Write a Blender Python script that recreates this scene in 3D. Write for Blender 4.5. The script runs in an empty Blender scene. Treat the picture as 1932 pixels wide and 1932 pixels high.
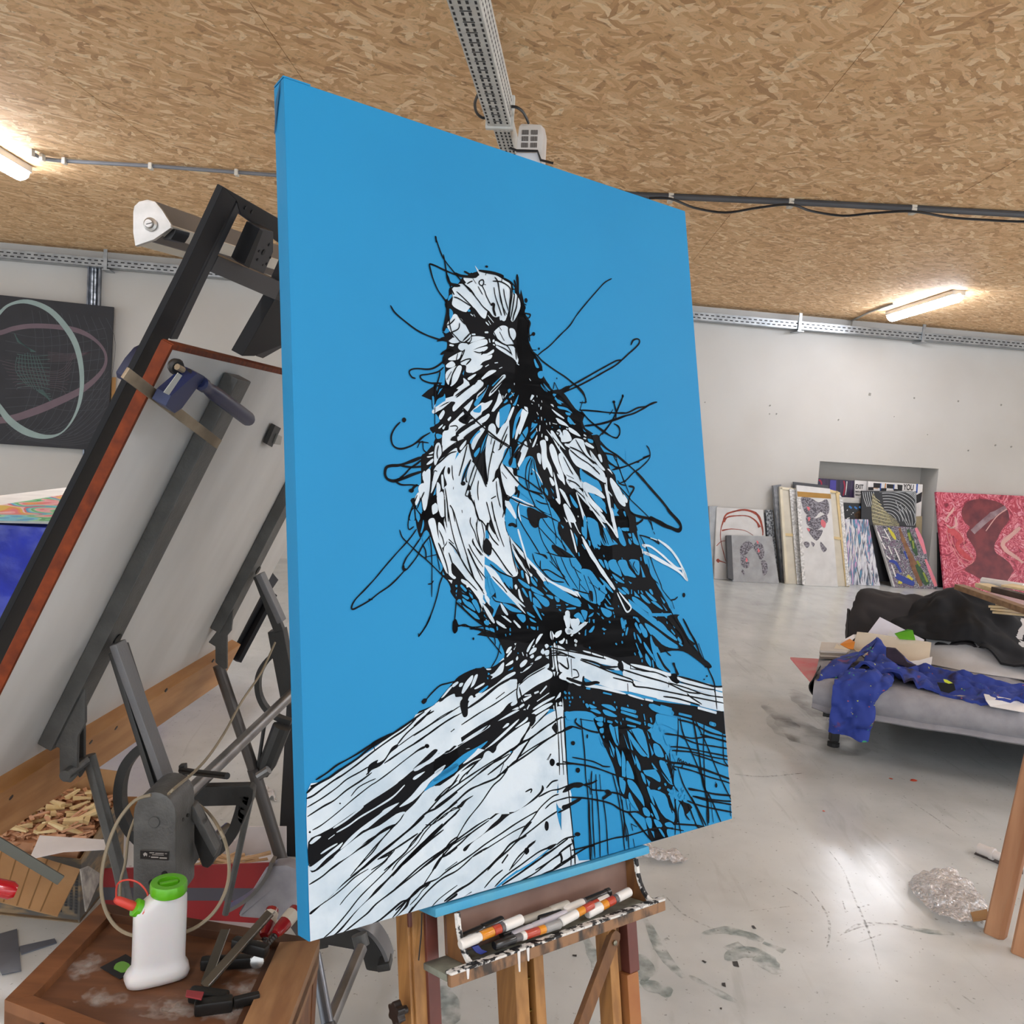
import bpy, bmesh, math, random
from mathutils import Vector, Matrix, noise
from mathutils.geometry import tessellate_polygon
V=Vector; PI=math.pi
random.seed(7)
SC=bpy.context.scene; COL=SC.collection
# ---------------------------------------------------------------- camera
FPX=1696.; CH=1.55
UP=V((.066,-1,-.0847)).normalized()            # world up in lens axes (right, down, forward)
FW=(V((0,0,1))-UP*V((0,0,1)).dot(UP)).normalized()
XW=FW.cross(UP)
RM=Matrix((XW,FW,UP))                          # lens axes -> world
O=V((0,0,CH))
cam=bpy.data.cameras.new('camera'); co=bpy.data.objects.new('camera',cam); COL.objects.link(co)
cam.sensor_width=36; cam.lens=36*FPX/1932; cam.clip_start=.05
r_=RM@V((1,0,0)); d_=RM@V((0,1,0)); f_=RM@V((0,0,1))
m=Matrix((r_,-d_,-f_)).transposed().to_4x4(); m.translation=O; co.matrix_world=m
SC.camera=co
# ---------------------------------------------------------------- light set up
w=bpy.data.worlds.new('world'); SC.world=w; w.use_nodes=True
w.node_tree.nodes['Background'].inputs[0].default_value=(.9,.95,1,1)
w.node_tree.nodes['Background'].inputs[1].default_value=.66
SC.view_settings.view_transform='Standard'; SC.view_settings.look='None'
SC.view_settings.gamma=1; SC.view_settings.use_curve_mapping=False
SC.view_settings.exposure=1.8
LAMP=21.0
# ---------------------------------------------------------------- geometry helpers
def ray(px,py): return RM@V(((px-966)/FPX,(py-966)/FPX,1))
def at(px,py,Y): d=ray(px,py); return O+d*(Y/d.y)
def fl(px,py,z=0.): d=ray(px,py); return O+d*((z-CH)/d.z)
def pl(px,py,p,n): d=ray(px,py); return O+d*((p-O).dot(n)/d.dot(n))
def hx(s):
    s=s.lstrip('#'); c=[int(s[i:i+2],16)/255 for i in (0,2,4)]
    return tuple([x/12.92 if x<=.04045 else ((x+.055)/1.055)**2.4 for x in c])+(1,)
MATS={}
def mat(name,col,rough=.55,metal=0.,col2=None,var=.0,scale=6.,bump=0.,bscale=60.,stretch=None,trans=0.,alpha=1.,coat=0.,emit=0.,spec=.5,detail=4,lo=.35,hi=.65,sss=0):
    if name in MATS: return MATS[name]
    M=bpy.data.materials.new(name); M.use_nodes=True; nt=M.node_tree; N=nt.nodes; L=nt.links
    b=N['Principled BSDF']; b.inputs['Base Color'].default_value=hx(col); b.inputs['Roughness'].default_value=rough
    b.inputs['Metallic'].default_value=metal; b.inputs['Specular IOR Level'].default_value=spec
    b.inputs['Coat Weight'].default_value=coat; b.inputs['Transmission Weight'].default_value=trans
    b.inputs['Alpha'].default_value=alpha
    if emit: b.inputs['Emission Color'].default_value=hx(col); b.inputs['Emission Strength'].default_value=emit
    tc=N.new('ShaderNodeTexCoord'); mp=N.new('ShaderNodeMapping'); L.new(tc.outputs['Object'],mp.inputs[0])
    if stretch: mp.inputs['Scale'].default_value=stretch
    nz=N.new('ShaderNodeTexNoise'); nz.inputs['Scale'].default_value=scale; nz.inputs['Detail'].default_value=detail; L.new(mp.outputs[0],nz.inputs['Vector'])
    rp=N.new('ShaderNodeValToRGB'); rp.color_ramp.elements[0].position=lo; rp.color_ramp.elements[1].position=hi
    c=hx(col)
    c2=hx(col2) if col2 else tuple([x*.86 for x in c[:3]])+(1,)
    rp.color_ramp.elements[0].color=c2; rp.color_ramp.elements[1].color=c
    L.new(nz.outputs[0],rp.inputs[0])
    L.new(rp.outputs[0],b.inputs['Base Color'])
    if bump:
        n2=N.new('ShaderNodeTexNoise'); n2.inputs['Scale'].default_value=bscale; n2.inputs['Detail'].default_value=5; L.new(mp.outputs[0],n2.inputs['Vector'])
        bp=N.new('ShaderNodeBump'); bp.inputs['Strength'].default_value=bump; bp.inputs['Distance'].default_value=.01; L.new(n2.outputs[0],bp.inputs['Height']); L.new(bp.outputs[0],b.inputs['Normal'])
    MATS[name]=M; return M
class MB:
    def __init__(s): s.v=[]; s.f=[]
    def add(s,vs,fs):
        k=len(s.v); s.v+=[V(p) for p in vs]; s.f+=[tuple(i+k for i in f) for f in fs]; return s
    def box8(s,c): return s.add(c,[(0,3,2,1),(4,5,6,7),(0,1,5,4),(1,2,6,5),(2,3,7,6),(3,0,4,7)])
    def box(s,c,sz,R=None):
        h=[V((x*sz[0]/2,y*sz[1]/2,z*sz[2]/2)) for z in(-1,1) for x,y in((-1,-1),(1,-1),(1,1),(-1,1))]
        if R: h=[R@p for p in h]
        return s.box8([V(c)+p for p in h])
    def quad(s,q,th):                                   # four corners extruded by vector th
        q=[V(p) for p in q]; return s.box8(q+[p+th for p in q])
    def bar(s,p,q,w,h,up=(0,0,1)):
        p=V(p);q=V(q);d=(q-p).normalized();a=d.cross(V(up))
        if a.length<1e-4:a=d.cross(V((1,0,0)))
        a.normalize();b=a.cross(d).normalized()
        return s.box8([e+a*(x*w/2)+b*(y*h/2) for e in(p,q) for x,y in((-1,-1),(1,-1),(1,1),(-1,1))])
    def prism(s,pts,ext):
        pts=[V(p) for p in pts]; n=len(pts); t=tessellate_polygon([pts]); k=pts+[p+V(ext) for p in pts]
        f=[tuple(x) for x in t]+[tuple(y+n for y in reversed(x)) for x in t]+[(i,(i+1)%n,(i+1)%n+n,i+n) for i in range(n)]
        return s.add(k,f)
    def tube(s,pts,r,n=8,closed=False):
        pts=[V(p) for p in pts]; m=len(pts); rr=r if isinstance(r,(list,tuple)) else [r]*m
        vs=[];fs=[];a=None
        for i,p in enumerate(pts):
            if closed: d=pts[(i+1)%m]-pts[i-1]
            else: d=pts[min(i+1,m-1)]-pts[max(i-1,0)]
            d.normalize()
            if a is None: a=d.cross(V((0,0,1)) if abs(d.z)<.9 else V((1,0,0)))
            a=(a-d*a.dot(d)).normalized(); b=d.cross(a)
            vs+=[p+(a*math.cos(2*PI*j/n)+b*math.sin(2*PI*j/n))*rr[i] for j in range(n)]
        for i in range(m if closed else m-1):
            for j in range(n):
                fs.append((i*n+j,((i+1)%m)*n+j,((i+1)%m)*n+(j+1)%n,i*n+(j+1)%n))
        if not closed: fs+=[tuple(range(n)),tuple(reversed(range((m-1)*n,m*n)))]
        return s.add(vs,fs)
    def lathe(s,p,ax,prof,n=16,sx=1.):                  # prof: (distance along ax, radius)
        p=V(p);ax=V(ax).normalized();a=ax.cross(V((0,0,1)) if abs(ax.z)<.9 else V((0,1,0))).normalized();b=ax.cross(a)
        vs=[p+ax*h+(a*math.cos(2*PI*j/n)*sx+b*math.sin(2*PI*j/n))*r for h,r in prof for j in range(n)]
        m=len(prof);fs=[(i*n+j,i*n+(j+1)%n,(i+1)*n+(j+1)%n,(i+1)*n+j) for i in range(m-1) for j in range(n)]
        fs+=[tuple(reversed(range(n))),tuple(range((m-1)*n,m*n))]
        return s.add(vs,fs)
    def build(s,name,m,parent=None,smooth=30,bevel=0,kind=None,**pr):
        org=V(parent['org']) if parent is not None and 'org' in parent else None
        top=parent is None
        if org is None:
            org=sum(s.v,V())/len(s.v); org.z=min(p.z for p in s.v)
        me=bpy.data.meshes.new(name); me.from_pydata([p-org for p in s.v],[],s.f); me.validate()
        if bevel:
            bm=bmesh.new(); bm.from_mesh(me); bmesh.ops.remove_doubles(bm,verts=bm.verts,dist=1e-5)
            bmesh.ops.recalc_face_normals(bm,faces=bm.faces)
            es=[e for e in bm.edges if len(e.link_faces)==2 and e.calc_face_angle(0)>.5]
            bmesh.ops.bevel(bm,geom=es,offset=bevel,segments=2,affect='EDGES',profile=.6); bm.to_mesh(me); bm.free()
        else:
            bm=bmesh.new(); bm.from_mesh(me); bmesh.ops.recalc_face_normals(bm,faces=bm.faces); bm.to_mesh(me); bm.free()
        me.materials.append(m)
        if smooth:
            me.shade_smooth(); me.set_sharp_from_angle(angle=math.radians(smooth))
        o=bpy.data.objects.new(name,me); COL.objects.link(o); o['org']=tuple(org)
        if bevel: wn_=o.modifiers.new('wn','WEIGHTED_NORMAL'); wn_.keep_sharp=True
        if top: o.location=org
        else: o.parent=parent
        if kind: o['kind']=kind
        for k,v_ in pr.items(): o[k]=v_
        return o
def thing(name,label,cat,loc,group=None):
    o=bpy.data.objects.new(name,None); COL.objects.link(o); o.location=loc; o['org']=tuple(V(loc)); o['label']=label; o['category']=cat
    o.empty_display_size=.05
    if group:o['group']=group
    return o
def tag(o,label,cat,group=None):
    o['label']=label;o['category']=cat
    if group:o['group']=group
    return o
def crom(pts,closed=False,k=4):                         # Catmull-Rom through points
    n=len(pts)
    if n<3: return list(pts)
    out=[]
    for i in range(n if closed else n-1):
        p0=pts[(i-1)%n] if closed or i>0 else pts[0]; p1=pts[i]; p2=pts[(i+1)%n]; p3=pts[(i+2)%n] if closed or i<n-2 else pts[-1]
        for j in range(k):
            t=j/k
            out.append(0.5*((2*p1)+(p2-p0)*t+(2*p0-5*p1+4*p2-p3)*t*t+(3*p1-p0-3*p2+p3)*t**3))
    if not closed: out.append(pts[-1])
    return out
def cloth(rows,ku=6,kv=6,amp=.01,fs=9.,th=.006,seed=0,dirn=None):
    """rows of 3-D control points -> dense, creased, thick sheet"""
    R=[crom([V(p) for p in r],k=ku) for r in rows]
    C=[crom([r[i] for r in R],k=kv) for i in range(len(R[0]))]
    nu=len(C);nv=len(C[0]);g=[[C[i][j].copy() for j in range(nv)] for i in range(nu)]
    def nrm(i,j):
        a=g0[min(i+1,nu-1)][j]-g0[max(i-1,0)][j];b=g0[i][min(j+1,nv-1)]-g0[i][max(j-1,0)]
        c=a.cross(b); return c.normalized() if c.length>1e-9 else V((0,0,1))
    g0=[[p.copy() for p in c] for c in g]
    nn=[[nrm(i,j) for j in range(nv)] for i in range(nu)]
    for i in range(nu):
        for j in range(nv):
            p=g0[i][j]; q=V((p.x*fs,p.y*fs,p.z*fs*.8+seed*7.3))
            w=1-abs(noise.noise(q))*2.4+.5*noise.noise(q*2.7)
            g[i][j]=p+nn[i][j]*(amp*w)
    mb=MB(); top=[g[i][j] for i in range(nu) for j in range(nv)]; bot=[g[i][j]-nn[i][j]*th for i in range(nu) for j in range(nv)]
    I=lambda i,j:i*nv+j; K=nu*nv; f=[]
    for i in range(nu-1):
        for j in range(nv-1):
            f.append((I(i,j),I(i+1,j),I(i+1,j+1),I(i,j+1))); f.append((K+I(i,j),K+I(i,j+1),K+I(i+1,j+1),K+I(i+1,j)))
    for i in range(nu-1):
        for j in(0,nv-1): f.append((I(i,j),I(i+1,j),K+I(i+1,j),K+I(i,j)))
    for j in range(nv-1):
        for i in(0,nu-1): f.append((I(i,j),I(i,j+1),K+I(i,j+1),K+I(i,j)))
    return mb.add(top+bot,f)
def text_mesh(s,size,origin,ex,ey,m,name,parent,off=.001,bold=False,align='LEFT',xs=1.):
    cu=bpy.data.curves.new('lettering','FONT'); cu.body=s; cu.size=size; cu.align_x=align; cu.fill_mode='FRONT'
    if bold: cu.offset=size*.025
    to=bpy.data.objects.new('lettering',cu); COL.objects.link(to)
    dg=bpy.context.evaluated_depsgraph_get(); me=bpy.data.meshes.new_from_object(to.evaluated_get(dg))
    bpy.data.objects.remove(to)
    ex=V(ex).normalized();ey=V(ey).normalized();ez=ex.cross(ey)
    mb=MB(); mb.add([V(origin)+ex*v.co.x*xs+ey*v.co.y+ez*off for v in me.vertices],[tuple(p.vertices) for p in me.polygons])
    return mb.build(name,m,parent,smooth=0)
PAINT="""
B0:701 569 80 -40 72 -3 38 11 38 7 25 28 19 36 25 28 -6 23 19 40 -8 44 2 36 24 43 24 43 19 48 34 43 10 46 -586 58 18 -54 39 -20 11 -51 -6 -39 18 -39 1 -27 -13 -31 10 -52 10 -31 -7 -26 18 -33 5 -32 33 -19 21 -21
W0:701 572 50 -13 25 -11 -7 -13 -11 -22 15 14 8 4 67 0 51 15 29 12 11 38 25 10 7 31 -16 35 -24 34 -13 -4 -6 -38 -20 43 -17 4 -12 -14 -17 6 -17 -4 -20 -18 -14 34 -21 -4 -27 -27 -20 -3 -22 24 -43 -7 -19 -13 5 -25 -2 -34 21 -17 12 -9 33 -9
W0:653 720 27 13 18 21 19 31 3 13 -46 30 -38 -28 -21 -30 17 -26
W0:616 823 31 -11 21 14 -34 9
W0:724 798 33 -7 31 1 -24 12 -50 19 -16 4 17 -18
W0:710 830 37 -19 42 -13 10 9 -7 12 -46 20 -67 36 10 -22
W0:661 850 9 -18 28 -7 8 9 -26 24
W0:626 840 16 1 -4 6 -16 -1
W0:679 875 54 -28 59 -21 3 10 -30 21 29 -4 31 -20 -1 13 -31 17 24 -8 -7 17 -39 18 -30 34 -21 13 -28 0 1 -24 -24 -3
W0:615 896 41 -25 20 -9 -5 14 -13 18 -35 8
W0:604 921 26 -17 15 12 -16 12 -23 3
W0:603 948 38 -25 8 2 -30 47 -9 24 -11 -18
W0:653 922 16 -6 3 13 -22 46 -25 23 -7 -3 13 -38
W0:724 933 30 -27 16 -2 -13 15 -33 18
W0:759 956 39 -35 30 -7 1 7 -49 29 -30 17
W0:698 960 33 -19 4 4 -29 22
W0:644 1006 33 -24 1 -20 23 14 11 12 54 -22 -5 27 -43 28 -33 24 -55 5 5 -27 29 -16
W0:842 753 23 -18 21 -5 17 7 7 30 12 16 3 17 -35 5 -29 -10 -29 -20 -1 -10
W0:909 739 20 -3 10 13 -1 18 -14 16 -14 -16
W0:839 798 42 12 43 -2 20 29 1 21 -6 16 -18 -17 -42 -19 -41 -26
W0:825 795 8 -1 -2 9 -8 1
W0:855 815 58 29 4 9 -30 -9 -49 -21
w28:937 875 9 4
W0:863 701 9 -9 3 14 -9 6
W0:739 1019 25 -19 22 -20 -1 11 -31 47 -21 2
W0:806 992 54 -61 17 5 -50 57 -35 28
U0:811 974 36 -31 -5 11 -27 23
U0:1028 844 8 13 12 20 -14 2 -8 -17
U0:1041 899 24 -6 3 17 -12 11 -14 -4
U0:566 955 12 -8 7 3 -13 44 -12 4
U0:584 970 11 -21 -2 39 -10 15 -4 -7
U0:630 704 12 5 3 16 -18 26 2 -27
U0:625 792 -11 -12 -16 19 7 4
U0:644 603 15 1 -16 16
U0:633 653 10 -6 2 7 -17 20 -2 -7
U0:706 557 7 -8 11 5 -10 9
U0:937 557 13 1 -3 11 -7 2
U0:936 579 13 -3 -1 18 -9 -5
W0:943 595 13 1 10 45 -15 31 -4 -6 9 -30 -16 10
U0:675 946 9 -15 -5 21
w30:727 710 8 4
w19:741 709 5 7
U0:712 697 10 -5 4 6 -10 4
W0:796 728 12 9 1 5 -12 -7
w50:791 771 11 -2
w42:729 788 12 -2
w39:808 796 2 10
w31:826 814 6 1
w19:849 905 13 -6
w23:808 702 24 23
w19:809 723 9 12
w27:829 886 13 -3
w23:783 906 15 -9
w20:995 929 6 7
w24:918 956 0 5
w23:886 987 9 -5
w23:877 1002 -10 14
w23:903 995 8 10
w19:839 992 4 10
b19:731 618 31 30 23 23 28 17
b21:688 592 39 20 23 24
b17:666 633 30 19 39 28
b17:652 656 24 3 55 21
b19:786 588 11 19 7 19 19 32
b21:779 568 13 -4 2 12 -8 12 -10 -2 -4 -8 5 -8
b14:767 595 6 9 13 19
b16:793 580 10 1
b16:843 585 4 34 18 50 7 23
b20:850 543 13 17 6 41 10 48 10 40
b16:869 601 6 41 23 42
b16:890 583 4 35 14 51
b20:840 560 41 -4 38 15 4 28 -6 33 -5 32
b18:886 538 -5 18
b18:928 558 2 39 -12 52 -7 37
b18:943 595 -12 52 -15 52
b18:958 600 -9 44 -16 38 -6 23
b16:811 527 -6 15
b15:716 593 13 -9 12 -6
b15:744 568 13 16
b39:825 658 13 -6 -3 22 7 23
b15:651 741 -20 20 -16 9
b17:672 754 -7 22 -28 17 -24 12 -19 -5
b17:664 722 19 21 15 11
b18:633 794 22 17 19 14 40 -2
b17:683 820 33 -32 5 -7
b15:724 798 -5 17 -17 13
b16:852 734 16 17
b18:859 761 19 30
b22:903 738 4 30 18 25 15 44 5 17
b17:831 765 21 32 42 15 19 32
b16:890 809 39 -6 3 21 2 35
b16:842 815 38 9 33 17
b17:689 853 -10 22 -21 33 -13 11
b17:656 874 -10 32
b17:658 908 36 -18 21 -3 -22 23
b15:733 854 24 2 17 -7
b17:765 862 17 -13 34 -13
b16:618 995 9 -37 22 -36
b14:603 977 21 -32
b22:642 1039 41 -31 46 -35 18 -19 19 12
b17:738 1029 35 -30 13 -22
b17:784 1011 44 -42 36 -35
b17:801 1006 40 -35 36 -32
b19:584 442 12 35 17 37 37 37 31 28 30 26 19 17
b41:583 437 2 18
b21:614 500 6 40 5 36 7 19 10 32 11 19
b23:681 569 -31 -4 -39 -7 -38 -9 -21 -1 -1 12 11 41 21 43 29 32 7 23
b26:552 548 21 2
b45:625 576 14 31 40 0
b38:662 562 27 5 45 -5 29 -8
b34:707 547 24 6 8 -5
b39:777 530 72 -3 42 4
X0:894 531 -2 5 -4 3 -6 0 -3 -3 0 -5 4 -4 6 -2 4 2
X0:820 505 -2 4 -4 2 -5 0 -3 -2 0 -3 4 -3 4 -1 4 1
b20:891 537 38 11 25 24
b41:962 513 0 36 -1 36 16 33
b28:945 537 5 21 -2 29
b24:977 622 21 7
X0:1008 609 -3 7 -5 4 -5 0 -3 -5 0 -7 4 -6 6 -2 4 3
b20:982 664 23 0 13 1 -10 16 -18 -4
b29:994 683 19 16 -8 30 1 46
b24:1002 758 24 -15
X0:1037 742 -2 5 -6 4 -6 0 -4 -4 1 -5 4 -5 6 -2 6 2
b21:378 735 17 23 46 29 43 22 44 13 45 7 23 -1
X0:565 839 24 -19 23 -6 24 0 -13 11 -12 9 -19 -1
b21:467 988 -14 -3 -10 -15 8 -12 26 -7 52 -4 38 -18 33 -27
b21:579 993 -45 5 -34 -6 -12 -11 6 -8 34 -8 38 -13 24 -19
X0:579 884 11 -11 20 -12 15 -3 -24 20 -16 9
b21:549 1058 2 -36 18 -51 5 -20
b21:563 1005 31 -4
b18:558 1025 9 -14 16 -8
X0:641 863 -5 5 -12 4 -13 1 -9 -3 1 -4 9 -5 13 -2 11 0
X0:617 860 40 -9 3 9 -28 21 -24 13 -17 29 -3 -26
U0:618 869 -1 3 -4 2 -3 -1 -1 -3 2 -4 3 -1 4 1
U0:634 861 -2 3 -3 1 -4 0 -1 -3 2 -2 4 -1 3 0
X0:1056 800 -1 3 -3 2 -3 0 -2 -3 1 -3 2 -3 3 -1 3 2
b16:1019 810 18 -2
b17:611 690 14 41 2 34 9 35
b55:618 675 3 23 -2 28 -12 42 -9 24
b18:1042 830 24 -19 44 -31 60 -53 56 -49 43 -52 60 -62 77 -75 39 -35 41 -24
b24:1012 814 30 16 26 20 62 29 54 22 55 31 36 29 13 21 -4 16
b17:1287 999 -32 0
b17:1270 992 -17 38
X0:1055 800 -1 3 -2 2 -2 0 -2 -3 0 -3 2 -3 3 -1 2 1
X0:1140 911 -1 3 -2 1 -2 0 -2 -2 1 -2 1 -2 2 -1 2 1
b18:1016 810 21 -2
b25:1161 962 59 -32 71 -37 83 -44 86 -44 27 -12 27 -5
b25:1165 966 74 -30 91 -44 74 -39 65 -34 45 -31 39 -30 53 -39 24 -23 1 -14 -16 -2 -23 10 -15 22
b62:1113 971 48 -9 39 -22
b21:1146 975 66 59
b19:1165 969 11 35 45 29
b21:1123 930 -8 26
b25:1126 934 16 27
b20:1052 942 25 29
b18:1061 934 39 31
b21:1250 1032 88 -4 91 -1 89 -7 72 -29 56 -13 69 -25
b28:1274 1096 59 -10 51 -12 63 -20 65 -21 54 -16 56 -25 58 -29 35 -10
b25:1507 947 -41 67 -40 53 -56 57
X0:1511 947 -2 5 -4 3 -4 -1 -2 -3 0 -6 3 -4 5 -1 3 2
X0:1457 977 -2 4 -5 3 -5 -1 -3 -2 0 -5 4 -3 5 -1 5 1
b22:1449 978 9 45 -5 30
b18:1441 1013 -22 22
b23:1255 1030 50 43 67 32 38 20
b18:1443 1073 22 10 9 18 -4 19
B0:969 599 24 35 -2 26 16 26 2 36 -12 41 20 44 33 38 16 27 1 47 33 43 61 -3 70 69 47 18 -12 31 12 28 22 28 -370 27
U0:1027 845 18 30 -11 -3 -10 -16
U0:1044 896 21 -6 3 18 -15 14 -10 -11
U0:1056 945 28 25 -12 0 -19 -18
U0:1070 940 30 25 -14 0 -19 -21
U0:1113 978 18 -2 -14 9
U0:1121 988 18 13 17 16 -23 -5
U0:1137 1026 46 3 27 20 -27 -9 -47 -8
U0:1175 1048 26 1 -6 10 -18 -4
U0:1184 1080 22 16 -14 -2
W0:1101 1040 60 31 -2 4 -34 -15
W0:1121 1076 61 26 -5 4 -41 -15
w60:1005 996 -8 15
w20:1028 994 1 5
w24:1011 1014 -5 3
w37:1100 1023 11 6
w47:964 1046 12 13
w20:1034 1029 2 7
w32:1047 1038 -3 8
w24:1023 1062 6 8
U0:995 1106 26 2 -32 20
w28:948 1058 -13 26
w55:976 1066 -46 87
X0:422 1143 -3 6 -5 4 -6 -1 -3 -4 0 -6 4 -5 6 -2 5 3
b22:396 1154 -21 21 -16 29 2 28 16 14 26 1 36 -13 27 -17 21 -17 31 -18
b17:460 1220 27 -2 23 1
b14:463 1240 11 -19 13 -6
b15:487 1215 1 29 15 12
b36:478 1273 -42 17 -47 16 -35 4 -20 8 -6 23 10 17 25 5 35 -10 35 -14 42 -14
b24:392 1308 43 3 47 -5
b22:477 1283 -18 14 -30 19 -22 21 -26 19
b21:369 1364 22 11 41 -1 29 2
X0:441 1394 -3 5 -6 3 -7 -1 -4 -4 0 -5 5 -4 7 -1 6 2
b30:431 1394 12 -13 12 -8
X0:363 1359 41 -14 12 2 -24 11 -26 9
B0:546 998 38 -6 55 20 -40 39 -21 42 -15 44 37 18 -28 44 -3 53 -39 54 -16 78 -9 51 -26 52 -65 11 26 -61 29 -52 6 -51 3 -64 25 -19 39 -50 -20 -30 1 -10 21 -12 -3 -53 -9 -51 18 -7
B0:584 992 308 -35 -36 534 -390 6 34 -87 30 -104 41 -81 3 -52 -28 -51 -5 -31 39 -25
W0:648 1014 24 -27 27 -14 6 16 19 -2 21 -24 20 3 -5 23 -38 28 -54 44 -40 33 -5 -16 13 -20 -37 4 -52 31 -2 -15 29 -22 57 -21 10 -4
W0:535 1097 13 -6 31 -14 55 -29 -16 9 -40 31 -22 12 -9 6 -10 4 -5 -5
W0:667 1082 20 -18 31 -25 -11 23 -18 26
W0:705 1087 48 -37 20 -2 35 -15 -22 30 -28 19 -8 14 -27 22 -19 -18
W0:606 1144 27 -21 37 -33 6 8 -31 26 35 14 23 -21 13 7 -34 24 -46 20 -7 16 -23 18 31 6 -38 21 -29 20 4 -71 25 -13
W0:639 1184 29 -21 54 -32 33 3 -48 31 -40 27 -26 13
W0:698 1104 12 10 46 -10 28 -16 6 8 -21 23 -34 14 -19 -9
W0:805 1072 26 -35 12 -29 12 23 -22 22 -21 24
W0:754 1137 13 10 -36 46 -25 39 -8 -26 28 -34
W0:791 1140 17 -13 9 16 -8 28 -23 -9
W0:646 1226 30 -29 -4 16 -21 23
W0:540 1227 19 -11 7 36 -16 24 -14 24 -5 -20
W0:549 1289 19 -19 59 -40 8 10 10 7 30 -29 13 -3 7 40 5 18 -30 31 -6 48 12 5 -8 32 -7 16 24 10 15 31 19 52 -139 2 -8 -67 -4 -51 14 -16 -11 -36 8 -32 -26 33 -34 63 -9 -2 10 -60 16 -26
W0:694 1279 15 7 27 41 24 34 5 -32 -4 -89 18 -72 20 4 26 14 20 -51 18 -18 19 -13 -9 129 -34 43 -22 29 -13 41 12 81 17 40 -2 30 -119 1 -15 -57 -18 -32 9 -32 -18 -31 6 -34
W0:499 1318 15 -1 -6 67 -15 62 -13 18 -8 -28 -12 -50 13 -18 12 -4 -5 -20
W0:444 1422 16 -23 4 22 -16 26
W0:536 1414 20 -21 11 15 2 69 -18 1 -10 -39
W0:559 1336 9 -1 0 47 -8 -5
W0:520 1443 9 -8 9 10 -1 20 -16 3 4 -8 -12 -2
W0:539 1362 12 5 2 21 -17 23
W0:501 1294 25 -19 -1 13 -22 11
W0:502 1269 21 -4 3 2 -18 6
W0:511 1258 19 -9 -3 8 -13 3
W0:481 1329 9 -8 3 12 -13 9
W0:556 1161 19 -15 0 5 -13 12
W0:575 1157 12 -7 -7 14 -6 -1
W0:598 1126 13 -12 3 5 -10 12
W0:562 1116 19 -23 6 10 -14 22 -9 4
U0:534 1050 10 -1 -2 40 -6 -5
U0:548 1077 11 -22 25 -13 7 -11 2 24 -13 9 -32 21
U0:543 1117 7 -6 14 23 -20 15 -2 -11
U0:555 1011 9 -4 -7 19
U0:570 1017 13 -7 -23 29
U0:578 987 15 -2 -4 17 -12 -4
U0:490 1213 50 -35 -7 21 -17 20 -26 -1
U0:489 1223 21 1 -7 27 -12 0
U0:546 1183 24 3 -4 11 -18 4
U0:522 1221 13 -4 -4 14
U0:506 1312 12 -11 -4 13
U0:451 1449 19 -28 4 46 -12 -5
U0:420 1496 7 -33 12 -11 1 45
U0:444 1475 17 7 -1 15 -11 0
U0:715 1081 17 -10 21 -13 -5 28 -27 2
U0:720 1058 21 -29 36 -39 14 -10 -52 79
U0:839 1075 47 -33 -3 37 -19 32 -29 25
U0:695 1198 38 -40 10 2 -24 18 -14 20 -7 13
U0:746 1214 30 -49 -13 47 -22 34
U0:709 1246 27 -26 -4 19 -18 20
U0:645 1353 15 -43 31 -39 -26 62 -11 19 -7 8
U0:617 1291 15 -43 9 2 -17 22
U0:521 1409 14 -31 -4 26
U0:844 1251 30 -29 -4 58 -21 1
U0:796 1325 29 -43 -5 22
b21:638 1034 40 -28 33 -20 27 -17
b20:631 1096 40 -30 54 -44 39 -34 14 -23
b35:667 1190 47 -31 54 -29
b38:636 1173 33 -24 47 -25 41 -28
b21:661 1072 37 29 44 32 38 24 45 27 50 21
b50:673 1084 9 21 -5 25
b65:665 1117 30 -18
X0:658 1123 24 -18 28 9 -17 6 -13 15
b13:606 1152 25 -5 9 7 -10 12
X0:606 1204 7 -13 23 -10 9 2 -13 9 6 10 -13 1
b17:569 1252 26 -20 39 -24 42 -16
b26:569 1267 32 -25 32 -21 33 -23 33 -16
b20:633 1224 12 23
b17:536 1300 29 -22 35 -26 29 -9
b17:552 1227 -7 26 2 21
b14:568 1226 -2 41
b18:678 1218 -19 55 -23 59
b24:688 1212 8 32 11 34 29 44 20 45
b27:691 1271 -22 38 -21 44
X0:663 1360 -3 5 -7 3 -7 -1 -4 -4 0 -5 5 -4 8 -2 6 3
b16:709 1288 -22 47 -19 48 -7 22 25 -1
b15:718 1301 -19 44 -22 43
b16:719 1291 37 -78 23 -51
b18:745 1289 -9 38
b17:795 1227 -21 66 -10 55
b18:808 1190 -13 37 6 10
b15:795 1180 -8 25
b15:842 1185 -13 34 -7 6
b19:867 1161 -19 35 -19 26
b22:875 1205 -28 46 -22 34 -23 45 -15 17
X0:798 1338 5 -30 22 -17 -6 30
b17:676 1404 18 26 14 39 8 29
X0:670 1410 11 -24 5 23 8 18
b15:722 1347 -6 35 1 37
b15:753 1426 10 37 8 35
b15:776 1425 7 38 5 34
b24:777 1412 20 -9
b15:804 1346 3 54 11 43
b18:818 1334 10 54 10 49 -13 44
b14:590 1443 11 16 7 41
b16:572 1382 6 46 2 72
b13:567 1403 -2 98
X0:598 1315 -2 9 -4 5 -4 -2 -2 -7 1 -9 3 -7 4 -1 3 4
b13:607 1297 0 31 3 21
b9:609 1375 -1 8
b9:642 1460 0 8
b13:523 1332 -5 26 11 -37 12 0
b22:527 1306 -8 31 -8 47 -16 64
B0:506 1420 19 -21 11 20 9 61 24 0 -1 21 -105 1 17 -33 16 -23
b16:453 1411 -26 52 -13 35
b16:440 1437 1 33 2 27
b19:445 1457 22 27
b15:483 1398 -16 28 -16 31
b16:470 1421 4 46
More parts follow.
